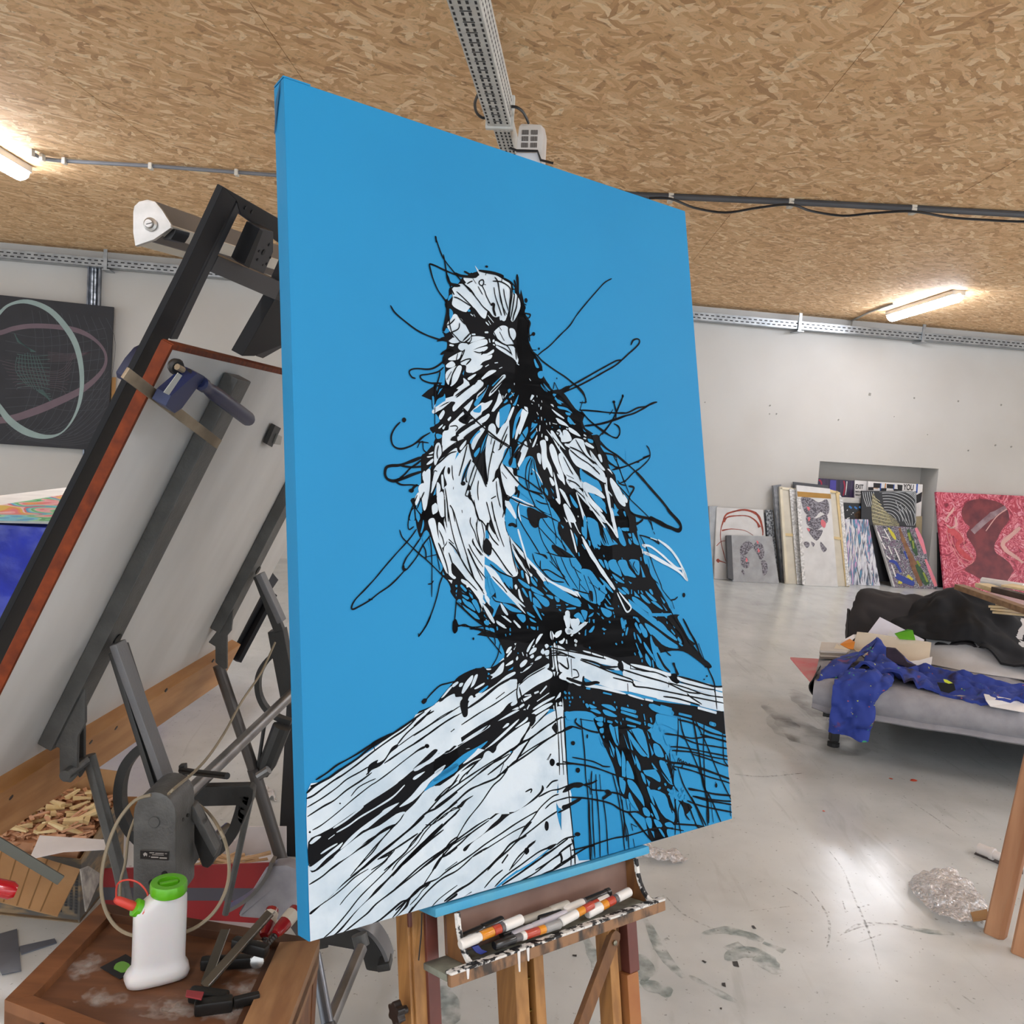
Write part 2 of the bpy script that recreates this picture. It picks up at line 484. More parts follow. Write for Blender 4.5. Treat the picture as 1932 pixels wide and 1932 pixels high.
b16:545 1088 -4 61
b17:533 1045 1 47
B0:790 963 277 -31 34 31 38 2 -18 32 37 19 60 18 46 5 2 21 -7 42 61 31 30 16 21 47 27 59 34 77 48 77 -7 78 -176 3 -192 3 -46 -73 -46 -66 -14 -101 -42 -9 -53 65 2 60 -43 29 -22 28 -4 54 -81 18
W0:1123 1075 37 12 21 16 -45 -6
W0:1188 1108 38 15 22 19 -35 -7 -26 -12
W0:1103 1042 58 27 -4 5 -33 -13
W0:1206 1086 22 7 -15 -2
W0:1126 1124 12 -3 10 13 9 -12 19 1 17 20 2 20 -50 9 -6 -17 -21 -18
W0:1160 1177 23 -1 29 -23 27 -2 23 7 6 21 13 29 26 28 -17 7 -48 -30 -75 -25
W0:1181 1199 31 1 67 34 61 30 30 28 1 36 -43 -16 -53 -27 -61 -21 -31 -39
W0:1294 1195 41 39 37 37 0 6 -32 -13 -30 -22
W0:1337 1213 15 5 10 27 -15 -8
W0:1076 1200 16 -18 20 30 11 46 19 45 5 43 -21 -25 -19 -39 -20 -39
W0:1122 1226 12 -9 15 7 48 65 43 39 60 27 54 24 3 15 -58 -22 -69 -18 -47 5 -28 -28 2 -17 -17 -22 -16 -46
W0:1067 1126 20 25 28 26 10 14 38 44 48 62 29 31 -51 -39 -41 -56 -41 -55 -19 -45 15 -1 28 36 31 35 -33 -21
W0:1030 1178 26 -8 6 23 0 45 19 39 5 37 -11 -5 -16 -31 -12 12 -10 -10 -4 -40 2 -31
W0:1012 1227 18 2 -3 40 -13 -17
W0:997 1186 20 -33 -1 14 -16 30 -11 6
W0:1057 1153 15 4 -1 15 -11 -2
W0:949 1056 21 7 7 2 -20 39 -28 41 -16 30 -7 0 9 -34 21 -41
W0:873 1102 27 -47 11 -1 -24 47 -12 12
W0:961 1047 14 -2 3 11 -11 1
W0:821 1165 26 -36 25 -15 6 19 -14 45 15 -12 -2 33 -15 7 -23 43 -20 55 -33 43 -22 28 13 -207 13 -39 20 -2 5 27
W0:817 1115 13 -34 7 -1 -4 56 -10 -2
W0:800 1078 26 -41 16 -35 12 27 -30 36
W0:910 1219 19 -23 38 8 -5 18 -20 35 -30 35 -3 -11 25 -52
W0:954 1183 11 -1 -1 17 -17 -4
W0:827 1279 17 0 27 4 16 13 2 19 26 32 -19 23 -5 16 -28 18 -13 -11 -17 -48
W0:764 1375 46 -46 14 43 4 44 1 32 8 32 -4 17 -77 1
W0:841 1426 10 -6 41 59 -11 6 -23 -19
W0:892 1323 18 -6 2 24
W0:902 1430 7 -6 -5 72 -10 0
W0:1067 1321 14 2 13 22 -15 6
W0:1109 1302 14 10 10 20 -18 -13
W0:1091 1294 23 85 4 40 -11 0 -10 -57
W0:1115 1362 29 16 26 56 -15 -11
W0:1133 1424 22 5 40 62 -38 1 -19 -37
W0:1394 1300 54 43 32 66 -2 24 -27 -30 -37 -53
W0:1269 1164 42 18 0 6 -35 -10
W0:1093 1405 12 -3 10 17 -5 5
U0:837 1125 0 -50 8 -12 35 -20 14 1 -5 21 -15 23 -16 29 -25 22
U0:860 1039 15 -15 6 5 -11 9
U0:895 1176 2 -28 18 -58 27 -33 7 2 -32 59 -6 29
U0:884 986 11 -6 3 8 -11 9
U0:912 1034 20 -30 3 0 -16 38 -15 1
U0:889 1011 22 -16 4 2 -23 20
U0:986 1138 31 -31 3 6 -31 28
U0:984 1161 24 -22 7 -6 -4 12 -20 24
U0:943 1150 23 -24 7 -1 -1 17 -9 18 -8 12 -30 24 -6 -11
U0:1118 997 26 3 22 10 -23 -1
U0:1111 980 8 -5 11 3 -12 10
U0:1134 1027 38 3 37 14 -30 -6 -38 -2
U0:1174 1047 23 4 -5 8 -15 -3
U0:1188 1064 32 29 -11 1 -26 -9
U0:1262 1108 19 13 -12 -2
U0:1286 1148 28 4 -1 12 -20 -2
U0:1353 1170 35 19 95 46 12 12 5 -53 2 -19 -7 81 -57 9 -47 -22 -21 -38
U0:1232 1278 27 8 45 27 27 11 17 41 -47 -16 -61 -21
U0:1361 1209 41 6 40 7 22 32 -65 -5 -23 -26
U0:1421 1278 59 -15 14 2 -5 52 -55 -4 -11 -17
U0:838 1271 16 -48 22 -13 10 3 -2 36 20 4 1 33 -17 4 -34 -6
U0:887 1249 31 -47 3 8 -23 35
U0:912 1294 22 -23 23 -27 21 2 14 8 24 66 4 39 -42 -15 -41 -9 -24 -10
U0:910 1364 31 4 34 15 49 16 35 21 4 45 -50 -16 -34 -21 -26 -22 -41 -26
U0:891 1386 21 0 60 48 -28 -5 -48 -15 -34 6 11 -17
U0:836 1497 10 -44 15 -27 38 53 -1 17
U0:913 1424 30 16 3 55 -35 1
U0:990 1282 10 8 12 39 -11 -8
U0:1019 1323 13 22 -4 6 -6 -11
U0:1042 1361 13 14 -1 17 -14 -14
U0:1065 1437 34 33 10 23 -41 0
U0:1020 1359 10 11 0 9
U0:1071 1360 14 14 -1 9
U0:1076 1391 10 11 -4 1
U0:1170 1383 38 45 -8 9 -21 -20
U0:1314 1384 45 28 -2 30 -30 -29
U0:1399 1429 38 35 -33 1
U0:1268 1362 38 16 -9 12
w33:1108 1024 -4 -1
w42:997 1012 14 -16
w13:1029 994 0 5
w20:1051 1012 1 6
w20:1009 1015 4 4
w36:1046 1039 -1 7
w19:999 1029 4 1
w13:1036 1028 -1 9
w16:1024 1061 3 7
u36:1029 1082 0 3
w20:1045 1079 0 12
u36:1062 1086 0 2
w33:1069 1102 1 4
w30:1086 1097 1 7
u29:997 1109 2 -3
u29:1011 1096 1 1
u26:1097 1115 2 1
u33:1139 1109 0 3
w17:1102 1099 22 2
w33:1035 1114 -4 21
w26:1016 1127 2 11
w33:1043 1148 -2 9
w41:1174 1115 4 1
w48:1268 1134 8 3
w38:1265 1148 10 1
w31:858 1012 1 8
w35:929 1041 2 1
w32:897 1027 1 6
w25:841 994 0 3
w32:980 1175 3 9
w23:1015 1190 -1 3
w48:1274 1438 7 5
w37:1206 1470 1 1
w17:1129 1188 1 9
w39:1384 1364 19 17
w35:1377 1307 0 45 9 41 7 96
w37:1205 1376 18 57 15 58
w51:1253 1362 35 46 52 40
w101:1206 1358 58 51 59 51 30 29
w33:1140 1427 16 34 17 31
w19:982 1288 27 21 20 33
w25:906 1424 31 5 42 6 -35 -12 -34 -13 -33 -9
u41:981 1456 13 13
u32:1023 1463 32 8 29 11
b21:1208 917 41 16 30 24 11 35
b18:1292 995 -36 5
b16:1267 1000 -14 28
b21:1253 1031 72 -3 94 -1 98 -8
b19:1260 1040 56 40 62 31 64 23 22 -11 10 -23 -6 -18 -25 -8
b22:1506 946 -45 72 -38 53 -80 70
X0:1510 947 -2 4 -3 2 -3 0 -2 -3 0 -4 3 -4 3 -1 3 2
X0:1458 978 -3 5 -4 2 -5 0 -3 -3 0 -4 4 -4 5 -1 4 2
b18:1450 979 9 39 -7 32
b28:1275 1095 81 -13 76 -21 84 -29
b15:1441 1012 -19 22
b17:939 1147 23 32 5 20
b18:777 1168 46 21 59 27
b17:895 1181 38 9 34 14
b15:828 1219 15 -37 31 -52
b22:876 1205 4 44
X0:867 1269 13 -20 10 -1 -4 20 -12 17
b25:883 1254 38 -41 26 -24
b22:915 1297 -8 -38 24 -47 16 -20
b25:844 1281 32 32 39 37 40 23 70 14
b14:832 1309 22 24
b19:893 1317 44 12 41 21 41 24
b18:978 1246 -24 38 -7 50 14 50 25 49
b16:985 1248 -17 46 -7 40 1 33
X0:983 1309 -2 3 -3 2 -4 0 -2 -3 0 -3 3 -3 4 -1 3 2
b14:985 1254 -8 54
b16:992 1251 4 48 17 61 12 27
b19:969 1378 35 10 27 16
b13:991 1411 25 10 39 5
b40:896 1364 3 17 -8 11
b31:891 1389 18 -9 -5 22
b18:833 1388 43 21 40 15 63 15
b24:1186 1190 56 17 49 27 50 24
b20:1185 1202 47 29 53 24 53 36
b19:1308 1265 30 29
b19:1219 1158 39 51 51 42
b24:1244 1281 41 21 66 24
b15:1181 1243 31 45 20 40
b17:1148 1233 27 45 17 23
b13:1157 1305 37 13
b20:1163 1325 38 10 25 17
b15:1175 1325 -5 11
b17:1191 1359 44 27 44 40 44 40
b13:1149 1123 2 20
b20:1118 1131 15 5 -8 12
b21:1350 1149 38 31 52 27 56 36
b16:1362 1200 41 3 40 7
b16:1426 1214 26 38 23 66
b21:1413 1272 42 -11 40 -8
b25:1377 1220 22 20 40 22
b21:1445 1328 44 -11
b19:1270 1047 49 35 58 32 60 18 21 -3 15 -20 -7 -24 -24 -12
b23:1349 1158 42 27 60 24 64 39 40 26
b44:1555 1274 40 32 49 42 58 48 49 46 47 37 14 25 -3 19
b58:1811 1511 -18 12 -49 -12 -53 -18 -51 -18 -22 -4
b30:1618 1473 -56 -9 -42 -8 -23 -21 4 -46 29 -37 2 -12 -26 -3
b25:1420 1270 60 -14 35 -11 53 -18 46 -18 32 -13
b41:1605 1209 41 -13
X0:1579 1229 -4 3 -7 2 -9 0 -6 -2 1 -3 6 -3 9 0 7 1
b19:1630 1154 14 15 4 25 -13 23 -52 37 -46 24 -45 33 -40 16
b16:1441 1225 13 39 21 44 14 30 14 30
b18:1501 1389 48 33 57 41 16 19 9 40
b18:1439 1207 6 21
b18:1365 1205 53 3 24 11
b21:1393 1297 46 37 47 38 23 20
b21:1390 1243 40 13 24 4
b21:1441 1316 15 14 33 5
X0:1310 1137 17 -8 16 -1 11 11 1 37 33 40 8 47 31 29 8 39 34 38 23 24 5 42 32 24 4 42 -3 31 -42 0 4 -48 -29 -48 -33 1 -21 -42 -20 -50 -12 -54 -13 -29 -21 -44 -12 -41
V0:1336 1213 16 -1 7 29 -13 -5
W0:1393 1303 34 25 34 41 17 42 -10 16 -28 -15 -28 -47 -18 -35
V0:1401 1305 30 26 30 38 16 48 -13 7 -27 -18 -25 -41 -17 -41
V0:1467 1372 21 21 -1 15 -13 -3
V0:1297 1200 22 20 30 31 22 23 -16 1 -30 -26
V0:1384 1269 16 3 12 18 -9 -6
V0:1272 1163 39 15 3 9 -20 -4
U0:1411 1413 27 23 -27 31
B0:1414 1431 83 4 36 66 -3 31 -125 1 -176 1 9 -105 45 23 55 10 28 6
b25:1533 1501 18 -9 18 -13
X0:1578 1479 -2 3 -4 2 -4 -1 -2 -2 0 -3 3 -2 4 -1 4 2
U0:1267 1364 38 17 39 16 23 59 -19 -14 -38 -26
v46:1365 1337 11 59 12 54 17 83
v37:1243 1368 20 49 36 40 50 58
V0:1247 1330 38 10 38 16 30 23 -5 15 -43 -16 -61 -13
U0:1462 1448 9 -3 6 18 -6 3
b18:444 1531 -31 35 -59 54 -41 39 -40 40 -39 35 -36 31 -15 23 4 9 23 -8 41 -19 36 -23 40 -22 34 -26 27 -24
X0:262 1768 -2 2 -5 0 -5 0 -4 -2 0 -2 4 -1 6 0 4 1
X0:380 1660 9 -5 2 10 11 3 -6 5 -8 4 -7 -7
b18:460 1561 -37 43 -25 27 -15 27
b18:502 1551 -32 33 -31 45 -40 41
b17:377 1534 8 23 19 19 47 40 28 21 46 40 22 21
b15:442 1451 -19 20 -11 36 0 20 6 4 16 -10
b12:436 1448 -6 8
b16:495 1554 7 42 -1 76 -6 95
b15:482 1723 14 -2 9 -9
b17:545 1696 -14 27 -11 35 -20 49 -26 48 -22 29 -18 16
b19:467 1584 11 22 1 28
b16:474 1629 51 -10
b17:525 1622 9 51
B0:432 1421 107 -3 -3 51 29 25 9 51 31 103 34 52 52 79 22 27 1 119 -5 -55 -53 -28 -41 -45 -23 -21 -17 -24 3 -10 -13 -28 -29 -26 13 -25 -24 -41 -29 -81 -18 -3 -18 23 -13 -40 -8 -65
U0:448 1451 21 -21 1 40 -6 3
U0:444 1458 17 18 -4 25 -6 0
U0:475 1496 2 20 -10 25 -6 0 7 -20
U0:468 1561 13 -20 11 15 -18 18
W0:446 1420 18 0 -13 23 -7 -7
W0:476 1420 21 -1 -5 20 -13 24
W0:495 1500 19 -11 11 11 7 46 10 35 16 41 10 26 2 35 -10 0 -21 -46 -21 -56 -15 -50
W0:537 1505 20 15 16 41 -13 25 -13 8 -10 -33
W0:536 1418 33 -1 -6 62 -16 0
W0:569 1417 168 -5 -24 394 -16 -21 -35 -43 -36 -22 1 -12 24 8 -35 -42 -29 -26 -2 38 17 16 -12 5 -24 -24 -9 -51 -1 -35 13 -16 2 -25 -10 -52 5 -23
W0:513 1447 15 -9 9 13 -1 15 -12 8 -9 1
W0:568 1709 18 3 -4 12
U0:590 1587 23 33 -9 -8
U0:489 1561 9 0 24 56 -18 0
U0:485 1632 36 -5 7 40
U0:530 1637 16 26 -7 17 -7 -5
U0:546 1678 8 15 -9 -2
U0:597 1730 8 -1 0 8 -6 -1
U0:600 1748 4 -3 -2 11 -5 -2
u20:599 1763 0 5
U0:619 1733 6 -4 21 20 -7 5 -14 -13
U0:622 1751 17 11 -12 -6
U0:626 1764 28 11 -7 8 -18 -11
U0:655 1760 6 -2 8 18 -6 0
U0:603 1786 7 -6 9 4 -1 10
U0:626 1777 39 27 14 19 -9 -1 -36 -24
U0:669 1786 19 3 10 40 -10 -1
U0:624 1802 27 17 31 17 14 21 -27 -14 -30 -22
b25:597 1791 29 24 42 35 40 28
b17:598 1781 -5 35 -6 35
X0:584 1851 10 1 5 12 5 11 -6 5 -1 10 -14 11 -8 -18
b17:601 1877 28 -5 37 17 41 7
b13:653 1889 55 -6
b14:592 1442 14 26 18 64 27 86 29 88
b14:575 1416 11 78 17 77 22 57
b13:569 1422 -1 62 4 38
b13:678 1485 -2 21 17 33 8 27 14 31
b15:682 1413 17 31 11 40 22 15
b13:641 1459 1 9
b20:579 1576 23 21 17 26 29 46 29 37 39 46
b20:579 1566 18 15
b14:665 1584 17 31 40 51
b14:658 1600 28 55 32 60
b14:684 1563 0 18 40 43
b13:702 1503 1 31 7 42 15 37
b17:576 1615 11 33 11 26
b13:538 1533 14 28 5 25
b17:533 1579 11 23 18 51 7 33
b14:630 1700 27 21 33 30
B0:829 1409 28 -1 6 11 103 13 72 -1 38 -30 283 -8 -50 564 -582 -36 -11 -24 -4 -16 -38 -28 -27 -24 -3 -46 2 -44 31 19 35 43 26 -10 105 -86 35 -13 -14 -94 -23 -54 -15 -81
U0:863 1419 14 -6 89 22 55 24 47 55 123 142 44 115 -54 4 -96 -20 -68 -52 -67 -50 -45 -55 -45 -38 -21 -43 4 -65
U0:1071 1472 28 14 -1 56 72 85 35 41 -2 17 -40 27 -11 42 -63 -43 -47 -57 -84 -116 4 -50
X0:948 1441 52 13 48 24 -40 6 -13 31 -25 3 -22 -30
U0:971 1460 24 8 -4 4 -17 -6
U0:1021 1462 42 13 -4 9
X0:1062 1585 29 8 36 17 42 26 -67 -4 -34 -22 -10 -14
X0:967 1615 35 5 24 6 6 16 -24 -14 -28 -8
U0:1112 1505 15 9 -5 8
U0:1252 1478 23 -1 38 23 8 82 -15 0 -35 -58
U0:1222 1513 18 11 1 29 -18 -11
U0:1254 1495 38 64 12 40 -30 -17
U0:1252 1567 14 15 -5 11
U0:1301 1594 12 0 -5 11
u33:1219 1585 14 17
u50:1197 1619 2 9
U0:1178 1536 17 23 -3 34
U0:1304 1646 26 18 3 17 -19 -17
U0:1203 1685 39 0 22 12 32 41 -3 35 35 -28 -5 58 -54 21 -67 -31 -20 -29 18 -39
W0:1218 1556 11 3 42 58 61 85 -2 17 -33 -44 -48 -70
W0:1160 1525 13 17 16 68 -6 3 -12 -43
W0:1130 1425 23 37 15 51 -7 0 -16 -39
W0:1145 1425 24 25 32 74 14 18 -11 -6 -30 -51
W0:1130 1474 21 19 -8 3
w27:1212 1397 13 35 26 57
w68:1251 1396 33 28 55 52
w41:1267 1395 37 29 37 25
w58:1275 1436 5 6
w43:1206 1471 1 1
W0:845 1425 17 -4 28 52 -5 13 -25 -29 -19 -21
W0:870 1408 27 10 34 7 42 10 -29 2 -41 -11
W0:666 1414 143 -5 13 16 7 38 9 65 9 21 15 76 23 67 -28 13 -25 -27 -62 -81 -14 -74 15 -32 -13 -11 -15 38 -34 -31 -29 5 4 42 17 37 16 42 4 53 5 21 2 15 -7 65 -35 -53 -34 -65
W0:756 1560 59 70 46 65 -5 13 -13 -3 -57 -46 -38 -22 -24 -19 7 -8 24 19
W0:731 1658 47 24 49 65 77 67 -7 2 -72 -48 -50 -44 -39 -53
W0:754 1703 34 24 64 50 53 61 -3 3 -64 -54 -57 -49
W0:650 1675 29 37 35 53 20 0 -34 -74 -35 -63 -12 -10
W0:648 1713 36 35 41 48 -13 0 -47 -54 -19 -3
W0:723 1775 13 -2 18 29 -7 8 -15 -16
W0:712 1801 25 22 26 43 -7 7 -24 -30
W0:793 1801 13 9 21 33 -7 4 -18 -19
W0:773 1866 31 20 13 9 -13 -1 -29 -17
W0:794 1846 32 15 12 14 -9 -3
W0:849 1867 22 18 10 11 -10 -1
W0:850 1549 29 33 91 85 74 59 107 40 28 26 -36 -13 -107 -42 -60 -51 -73 -61 -45 -43
W0:858 1582 31 48 45 55 19 14 -7 8 -33 -28 -38 -49
W0:972 1686 37 28 39 48 -34 -26
w37:896 1527 11 38 17 55 17 55
w25:903 1431 1 30 8 33
W0:919 1693 16 14 2 25 -7 -1
W0:1159 1769 22 3 13 26
W0:1121 1776 14 6 -4 5
W0:864 1740 8 -5 6 11 -8 8
W0:880 1757 7 -3 6 22 11 27 -19 -17
u44:744 1703 5 21 2 18
U0:757 1706 18 18 50 47 45 42 -20 -7 -66 -13 -11 -37 -14 -29
U0:801 1693 49 15 6 13 -3 32 -25 -16
U0:803 1802 33 9 56 27 -24 1 -33 -9
U0:865 1630 28 49 -13 -11
U0:899 1685 10 0 2 27 -10 -6
U0:883 1719 10 -2 43 25 0 11 -27 -9
U0:943 1745 21 6 40 26 -14 2 -41 -17
U0:898 1752 10 0 19 31 -11 -3
U0:946 1707 26 28 -1 11 -23 -17
U0:957 1705 20 14 -1 11
U0:955 1770 62 24 13 23 -22 7 -33 -29
U0:951 1786 23 15 16 30 -38 -18
U0:931 1764 11 3 1 35 -7 -8
U0:948 1821 11 -2 28 50 -7 0
U0:867 1847 34 2 8 14 -10 16 -13 -7
U0:919 1839 33 20 -3 4 -27 -13
U0:928 1863 30 16 -4 3 -20 -7
U0:932 1896 21 4 -4 10 -14 -6
u40:990 1850 8 6
U0:999 1747 24 17 -4 6
U0:1022 1726 63 29 86 48 21 23 -16 5 -72 -25 -56 -33 -41 -37
U0:1015 1778 32 6 3 11 -11 0
U0:1057 1787 22 7 2 14 -14 -1
U0:1116 1834 45 -1 -1 7 -37 0
U0:1110 1817 18 4 -11 5
u48:1079 1839 5 3
u32:1066 1821 18 1
u25:1066 1829 2 0
U0:1156 1797 23 3 17 21 -19 -7
U0:1230 1822 29 24 -23 -4
U0:1190 1846 34 7 -11 31 -10 -7
U0:1151 1866 23 -12 18 12 13 28 -19 -1 -21 -17
U0:1234 1868 24 -10 -9 13 -20 5
U0:1225 1932 28 -21 -1 12 -16 13
u40:1252 1888 3 9
u33:1208 1928 -4 17
u23:1277 1861 11 9
U0:715 1866 13 -5 12 9 -7 10 -13 -4
u32:774 1890 1 7
u39:833 1898 0 6
u41:831 1917 0 1
u30:915 1895 1 5
u28:963 1903 1 4
U0:742 1890 16 9 -1 8 -13 -1
U0:720 1887 15 3 3 13 -13 -1
U0:643 1790 19 6 17 24 -6 2 -31 -19
U0:665 1789 22 0 14 37 -10 2
U0:642 1813 42 28 12 16 -31 -12
U0:750 1758 17 0 -1 11 -13 -3
U0:756 1776 28 12 13 11 -14 15 -22 36 -6 -6 7 -20 -18 -22
U0:655 1752 9 3 8 24 -9 -3
u43:719 1843 9 8
u29:714 1827 3 2
W0:1107 1850 23 -1 -4 44 -16 13
W0:1099 1864 7 0 2 25 -10 -11
W0:1131 1874 15 9 26 -7 6 20 -31 20 -14 -11
W0:1138 1933 78 -38 0 6 -48 28 -27 9
W0:1102 1914 19 -2 18 10 -9 13 -22 -1
W0:1025 1923 8 -5 13 17 8 -10 26 -7 3 6 -15 13 -1 5 -39 -2
W0:964 1936 22 -10 0 5 -11 5
b15:755 1427 13 53 19 59 15 32
b15:778 1424 7 45 19 70 20 53
b14:809 1409 5 27
b18:697 1421 12 63 28 23 33 53 28 27
b13:725 1497 10 47 -6 37
b13:709 1489 -6 43 10 49 5 22
X0:726 1587 17 -27 19 16 6 16 -9 32 -29 -11
X0:760 1507 11 -19 11 40 5 19 -16 -16
b14:682 1568 14 29 21 27
b21:764 1592 31 38 37 48 25 25
b23:757 1658 34 25 39 16 26 9
b15:853 1555 9 70 16 62
b18:865 1582 31 43 18 38 25 39
b15:917 1620 18 49 25 33 40 34
b17:646 1747 42 37 34 59 24 27
b16:653 1631 21 65 47 69
b16:661 1600 34 65 36 43
b18:896 1475 28 46 32 44 39 55
b16:911 1420 -12 22 -3 41
b15:914 1472 41 19 47 30 27 25 61 53 42 34
b16:980 1432 48 32 71 30
b14:1019 1481 27 34 54 50 34 42
b14:998 1473 0 48 15 50 29 44 49 73 40 57
b13:1040 1402 18 45 17 62 11 50
b13:1080 1537 1 45
b15:1103 1525 11 57 16 28
b16:1031 1615 64 15 82 6
b13:1069 1632 22 51 47 68
b13:1102 1635 32 63 48 66
b13:1048 1632 9 22
b19:996 1648 1 33 36 3 56 27 29 11
b14:1043 1649 34 28 41 37
b16:959 1620 12 33 33 34 47 37 58 9
b13:1147 1639 12 34 43 26
b13:1166 1673 20 40 14 17
b16:1192 1727 -3 43
b15:1217 1708 25 63
b15:1239 1714 34 58 4 52
b15:1191 1741 36 33
b15:1245 1737 79 49
b19:1152 1760 44 13 45 10
X0:1238 1774 19 1 1 37 -11 -3
b16:1013 1714 16 23
b40:853 1511 17 -3 17 8
b18:889 1489 1 27
b13:992 1412 24 11 36 4
b13:641 1829 36 27 33 25
b14:638 1877 34 9 43 18 42 5
b13:650 1888 60 -5
b13:756 1776 15 17 26 6
b16:841 1742 18 22 32 33
b15:764 1703 43 38 19 22
B0:1237 1440 193 -5 65 17 33 14 6 28 4 48 12 49 35 79 30 55 24 19 25 56 27 38 23 44 38 63 33 39 31 51 -625 -44
U0:1258 1474 53 20 3 61 9 32 -34 -14 -23 -58
U0:1234 1477 16 0 -3 78 -12 1
U0:1250 1564 15 9 -6 20
U0:1272 1581 15 9 -1 15
U0:1303 1593 15 5 -9 8
U0:1342 1505 16 3 14 29 12 48 -25 0 -17 -36
U0:1318 1555 8 -6 25 38 -20 -3
U0:1351 1590 19 -35 46 27 -16 3
U0:1423 1516 16 0 14 33 13 36 -17 6 -23 -24
U0:1443 1516 46 -1 3 12 -37 1
U0:1479 1540 17 -2 2 14 -16 -3
U0:1481 1561 21 0 -7 24 -12 -6
U0:1505 1524 15 24 22 37 -17 0 -16 -12
U0:1509 1576 9 -9 7 18
U0:1546 1545 22 37 -9 3
U0:1357 1655 45 -5 27 65 -24 -6 -39 -22
U0:1410 1656 46 -6 17 33 39 40 -50 -7 -24 -7
U0:1476 1651 51 0 10 24 -8 39 -24 -15
U0:1302 1646 19 3 14 29 -19 -12
U0:1333 1649 16 6 9 32 -15 -6
U0:1542 1669 25 55 -17 0
U0:1563 1633 12 7 6 27 -12 -3
u45:1333 1630 2 4
u32:1436 1641 1 3
u54:1547 1642 1 9
U0:1593 1640 33 61 30 53 -42 -23 -19 -30 3 -25
U0:1373 1705 39 19 27 18 -5 4 -40 -14
u52:1434 1726 2 3
u38:1369 1718 2 3
U0:1386 1735 16 6 -5 6
U0:1464 1737 20 9 -9 4
U0:1404 1764 43 25 -17 3 -23 -16
U0:1424 1762 25 4 15 18 -5 9 -24 -16
u46:1479 1776 -1 13
U0:1493 1779 35 31 -32 -10
u43:1519 1780 1 9
u46:1535 1782 8 9
U0:1561 1781 37 23 28 22 -22 -1 -32 -25
U0:1583 1779 13 -3 11 19 -9 3
U0:1530 1795 21 7 35 31 -17 0 -28 -19
U0:1478 1805 25 4 65 39 26 34 -29 -10 -72 -42
U0:1460 1822 9 -5 136 84 120 85 -6 12 -117 -68 -96 -61 -40 -26
U0:1591 1828 30 4 37 29 -13 -1
U0:1581 1887 33 17 -5 6 -25 -14
U0:1603 1879 21 13 -9 3
U0:1622 1910 33 17 24 26 -25 -11
U0:1650 1809 28 25 -9 6
U0:1652 1876 29 16 -1 12 -25 -19
U0:1630 1747 32 31 39 54 -17 -13 -39 -44
U0:1656 1839 32 32 -9 0
U0:1709 1841 16 23 -9 -1
U0:1702 1866 13 3 37 76 -24 -32
U0:1701 1915 29 29 -5 2
u44:1678 1919 2 5
u44:1706 1955 10 12
u56:1743 1990 12 13
u56:1749 2015 17 11
U0:1544 1915 57 27 74 47 64 38 -76 -5 -74 -44 -31 -32
U0:1509 1925 17 -5 30 44 -10 11 -16 -7
U0:1485 1915 12 -2 17 45 -15 -16
U0:1487 1889 17 3 10 19 -12 -4
u39:1479 1888 1 3
U0:1472 1955 15 25 -9 -1
U0:1489 1956 22 31 -1 12
U0:1572 1971 28 22 37 27 -61 -4
u42:1485 1997 7 13
U0:1404 1893 8 -2 19 24 -19 19
U0:1421 1891 14 18 -5 9
U0:1416 1937 13 -5 -5 12
u45:1442 1930 -11 26
u38:1410 1953 -1 4
u41:1404 1983 1 6
u37:1371 1990 2 1
u31:1397 1837 2 5
U0:1297 1842 15 0 43 17 -2 17 -20 5 -23 -13
U0:1278 1784 16 -3 4 46 -16 -3
U0:1250 1743 29 35 -4 37 -17 -29
U0:1239 1699 26 15 21 30 -23 -15
U0:1240 1685 26 12 -12 0
U0:1215 1707 21 21 8 40 -12 8 -19 -43
U0:1291 1729 47 48 -13 8 -36 -36
U0:1300 1718 45 30 29 36 -31 -18
u51:1345 1792 7 12
u40:1308 1802 3 6
u37:1328 1803 25 27
u34:1322 1826 14 15 32 7
u34:1366 1862 2 6
u34:1371 1877 0 6
u36:1236 1870 16 -7
u37:1285 1838 1 3
u33:1285 1864 1 2
u40:1301 1879 7 6
u41:1341 1899 4 3
u43:1257 1888 -1 9
u43:1233 1884 -3 11
U0:1203 1852 15 3 -7 31 -10 -12
U0:1227 1932 28 -21 -1 11 -16 13
u33:1210 1925 -4 20
u33:1299 1925 13 6
u27:1305 1944 2 3
v77:1226 1570 45 67 46 58 62 72
v34:1394 1785 24 44 22 34 21 -5 5 -15 -30 -30 -30 -31
X0:1477 1864 0 1 -1 0 0 -1 1 0
v41:1308 1441 44 43 37 35 26 36
v46:1393 1436 11 53 15 66
v44:1563 1588 47 6 67 37 42 29 47 28 41 4
v29:1614 1557 39 9
v52:1662 1566 63 35 42 40 32 45 23 44
v62:1569 1618 46 16 59 25 69 29 44 23 38 32
v80:1563 1588 12 6
v73:1573 1623 25 6
v57:1798 1695 19 32 10 17
v47:1557 1606 3 15
b49:1730 1428 42 37 34 28 4 22 -17 11 -40 -10 -62 -18 -60 -23 -17 -1
b26:1614 1474 -52 -5 -42 -12 -24 -11
b25:1525 1494 30 -4 19 -11
b18:1605 1474 19 25 9 21
b19:1636 1531 6 9
b22:1550 1545 47 9 42 15 25 13 -11 -19
b16:1550 1545 26 40 26 49 24 61 30 59 10 28 49 47
b16:1582 1598 16 28
b19:1711 1826 27 -2 19 -10
b17:1719 1830 12 34
X0:1807 1808 -3 6 -6 4 -6 -2 -3 -5 1 -7 4 -5 7 -1 5 4
b19:1783 1911 31 56 33 43 16 25
b19:1702 1863 35 57 40 51 39 61
b15:1323 1499 0 42 20 46
b15:1330 1502 17 44 16 39
b16:1350 1505 21 35 21 36
b16:1471 1528 15 27 22 30
b16:1402 1653 35 59
b14:1480 1657 25 42
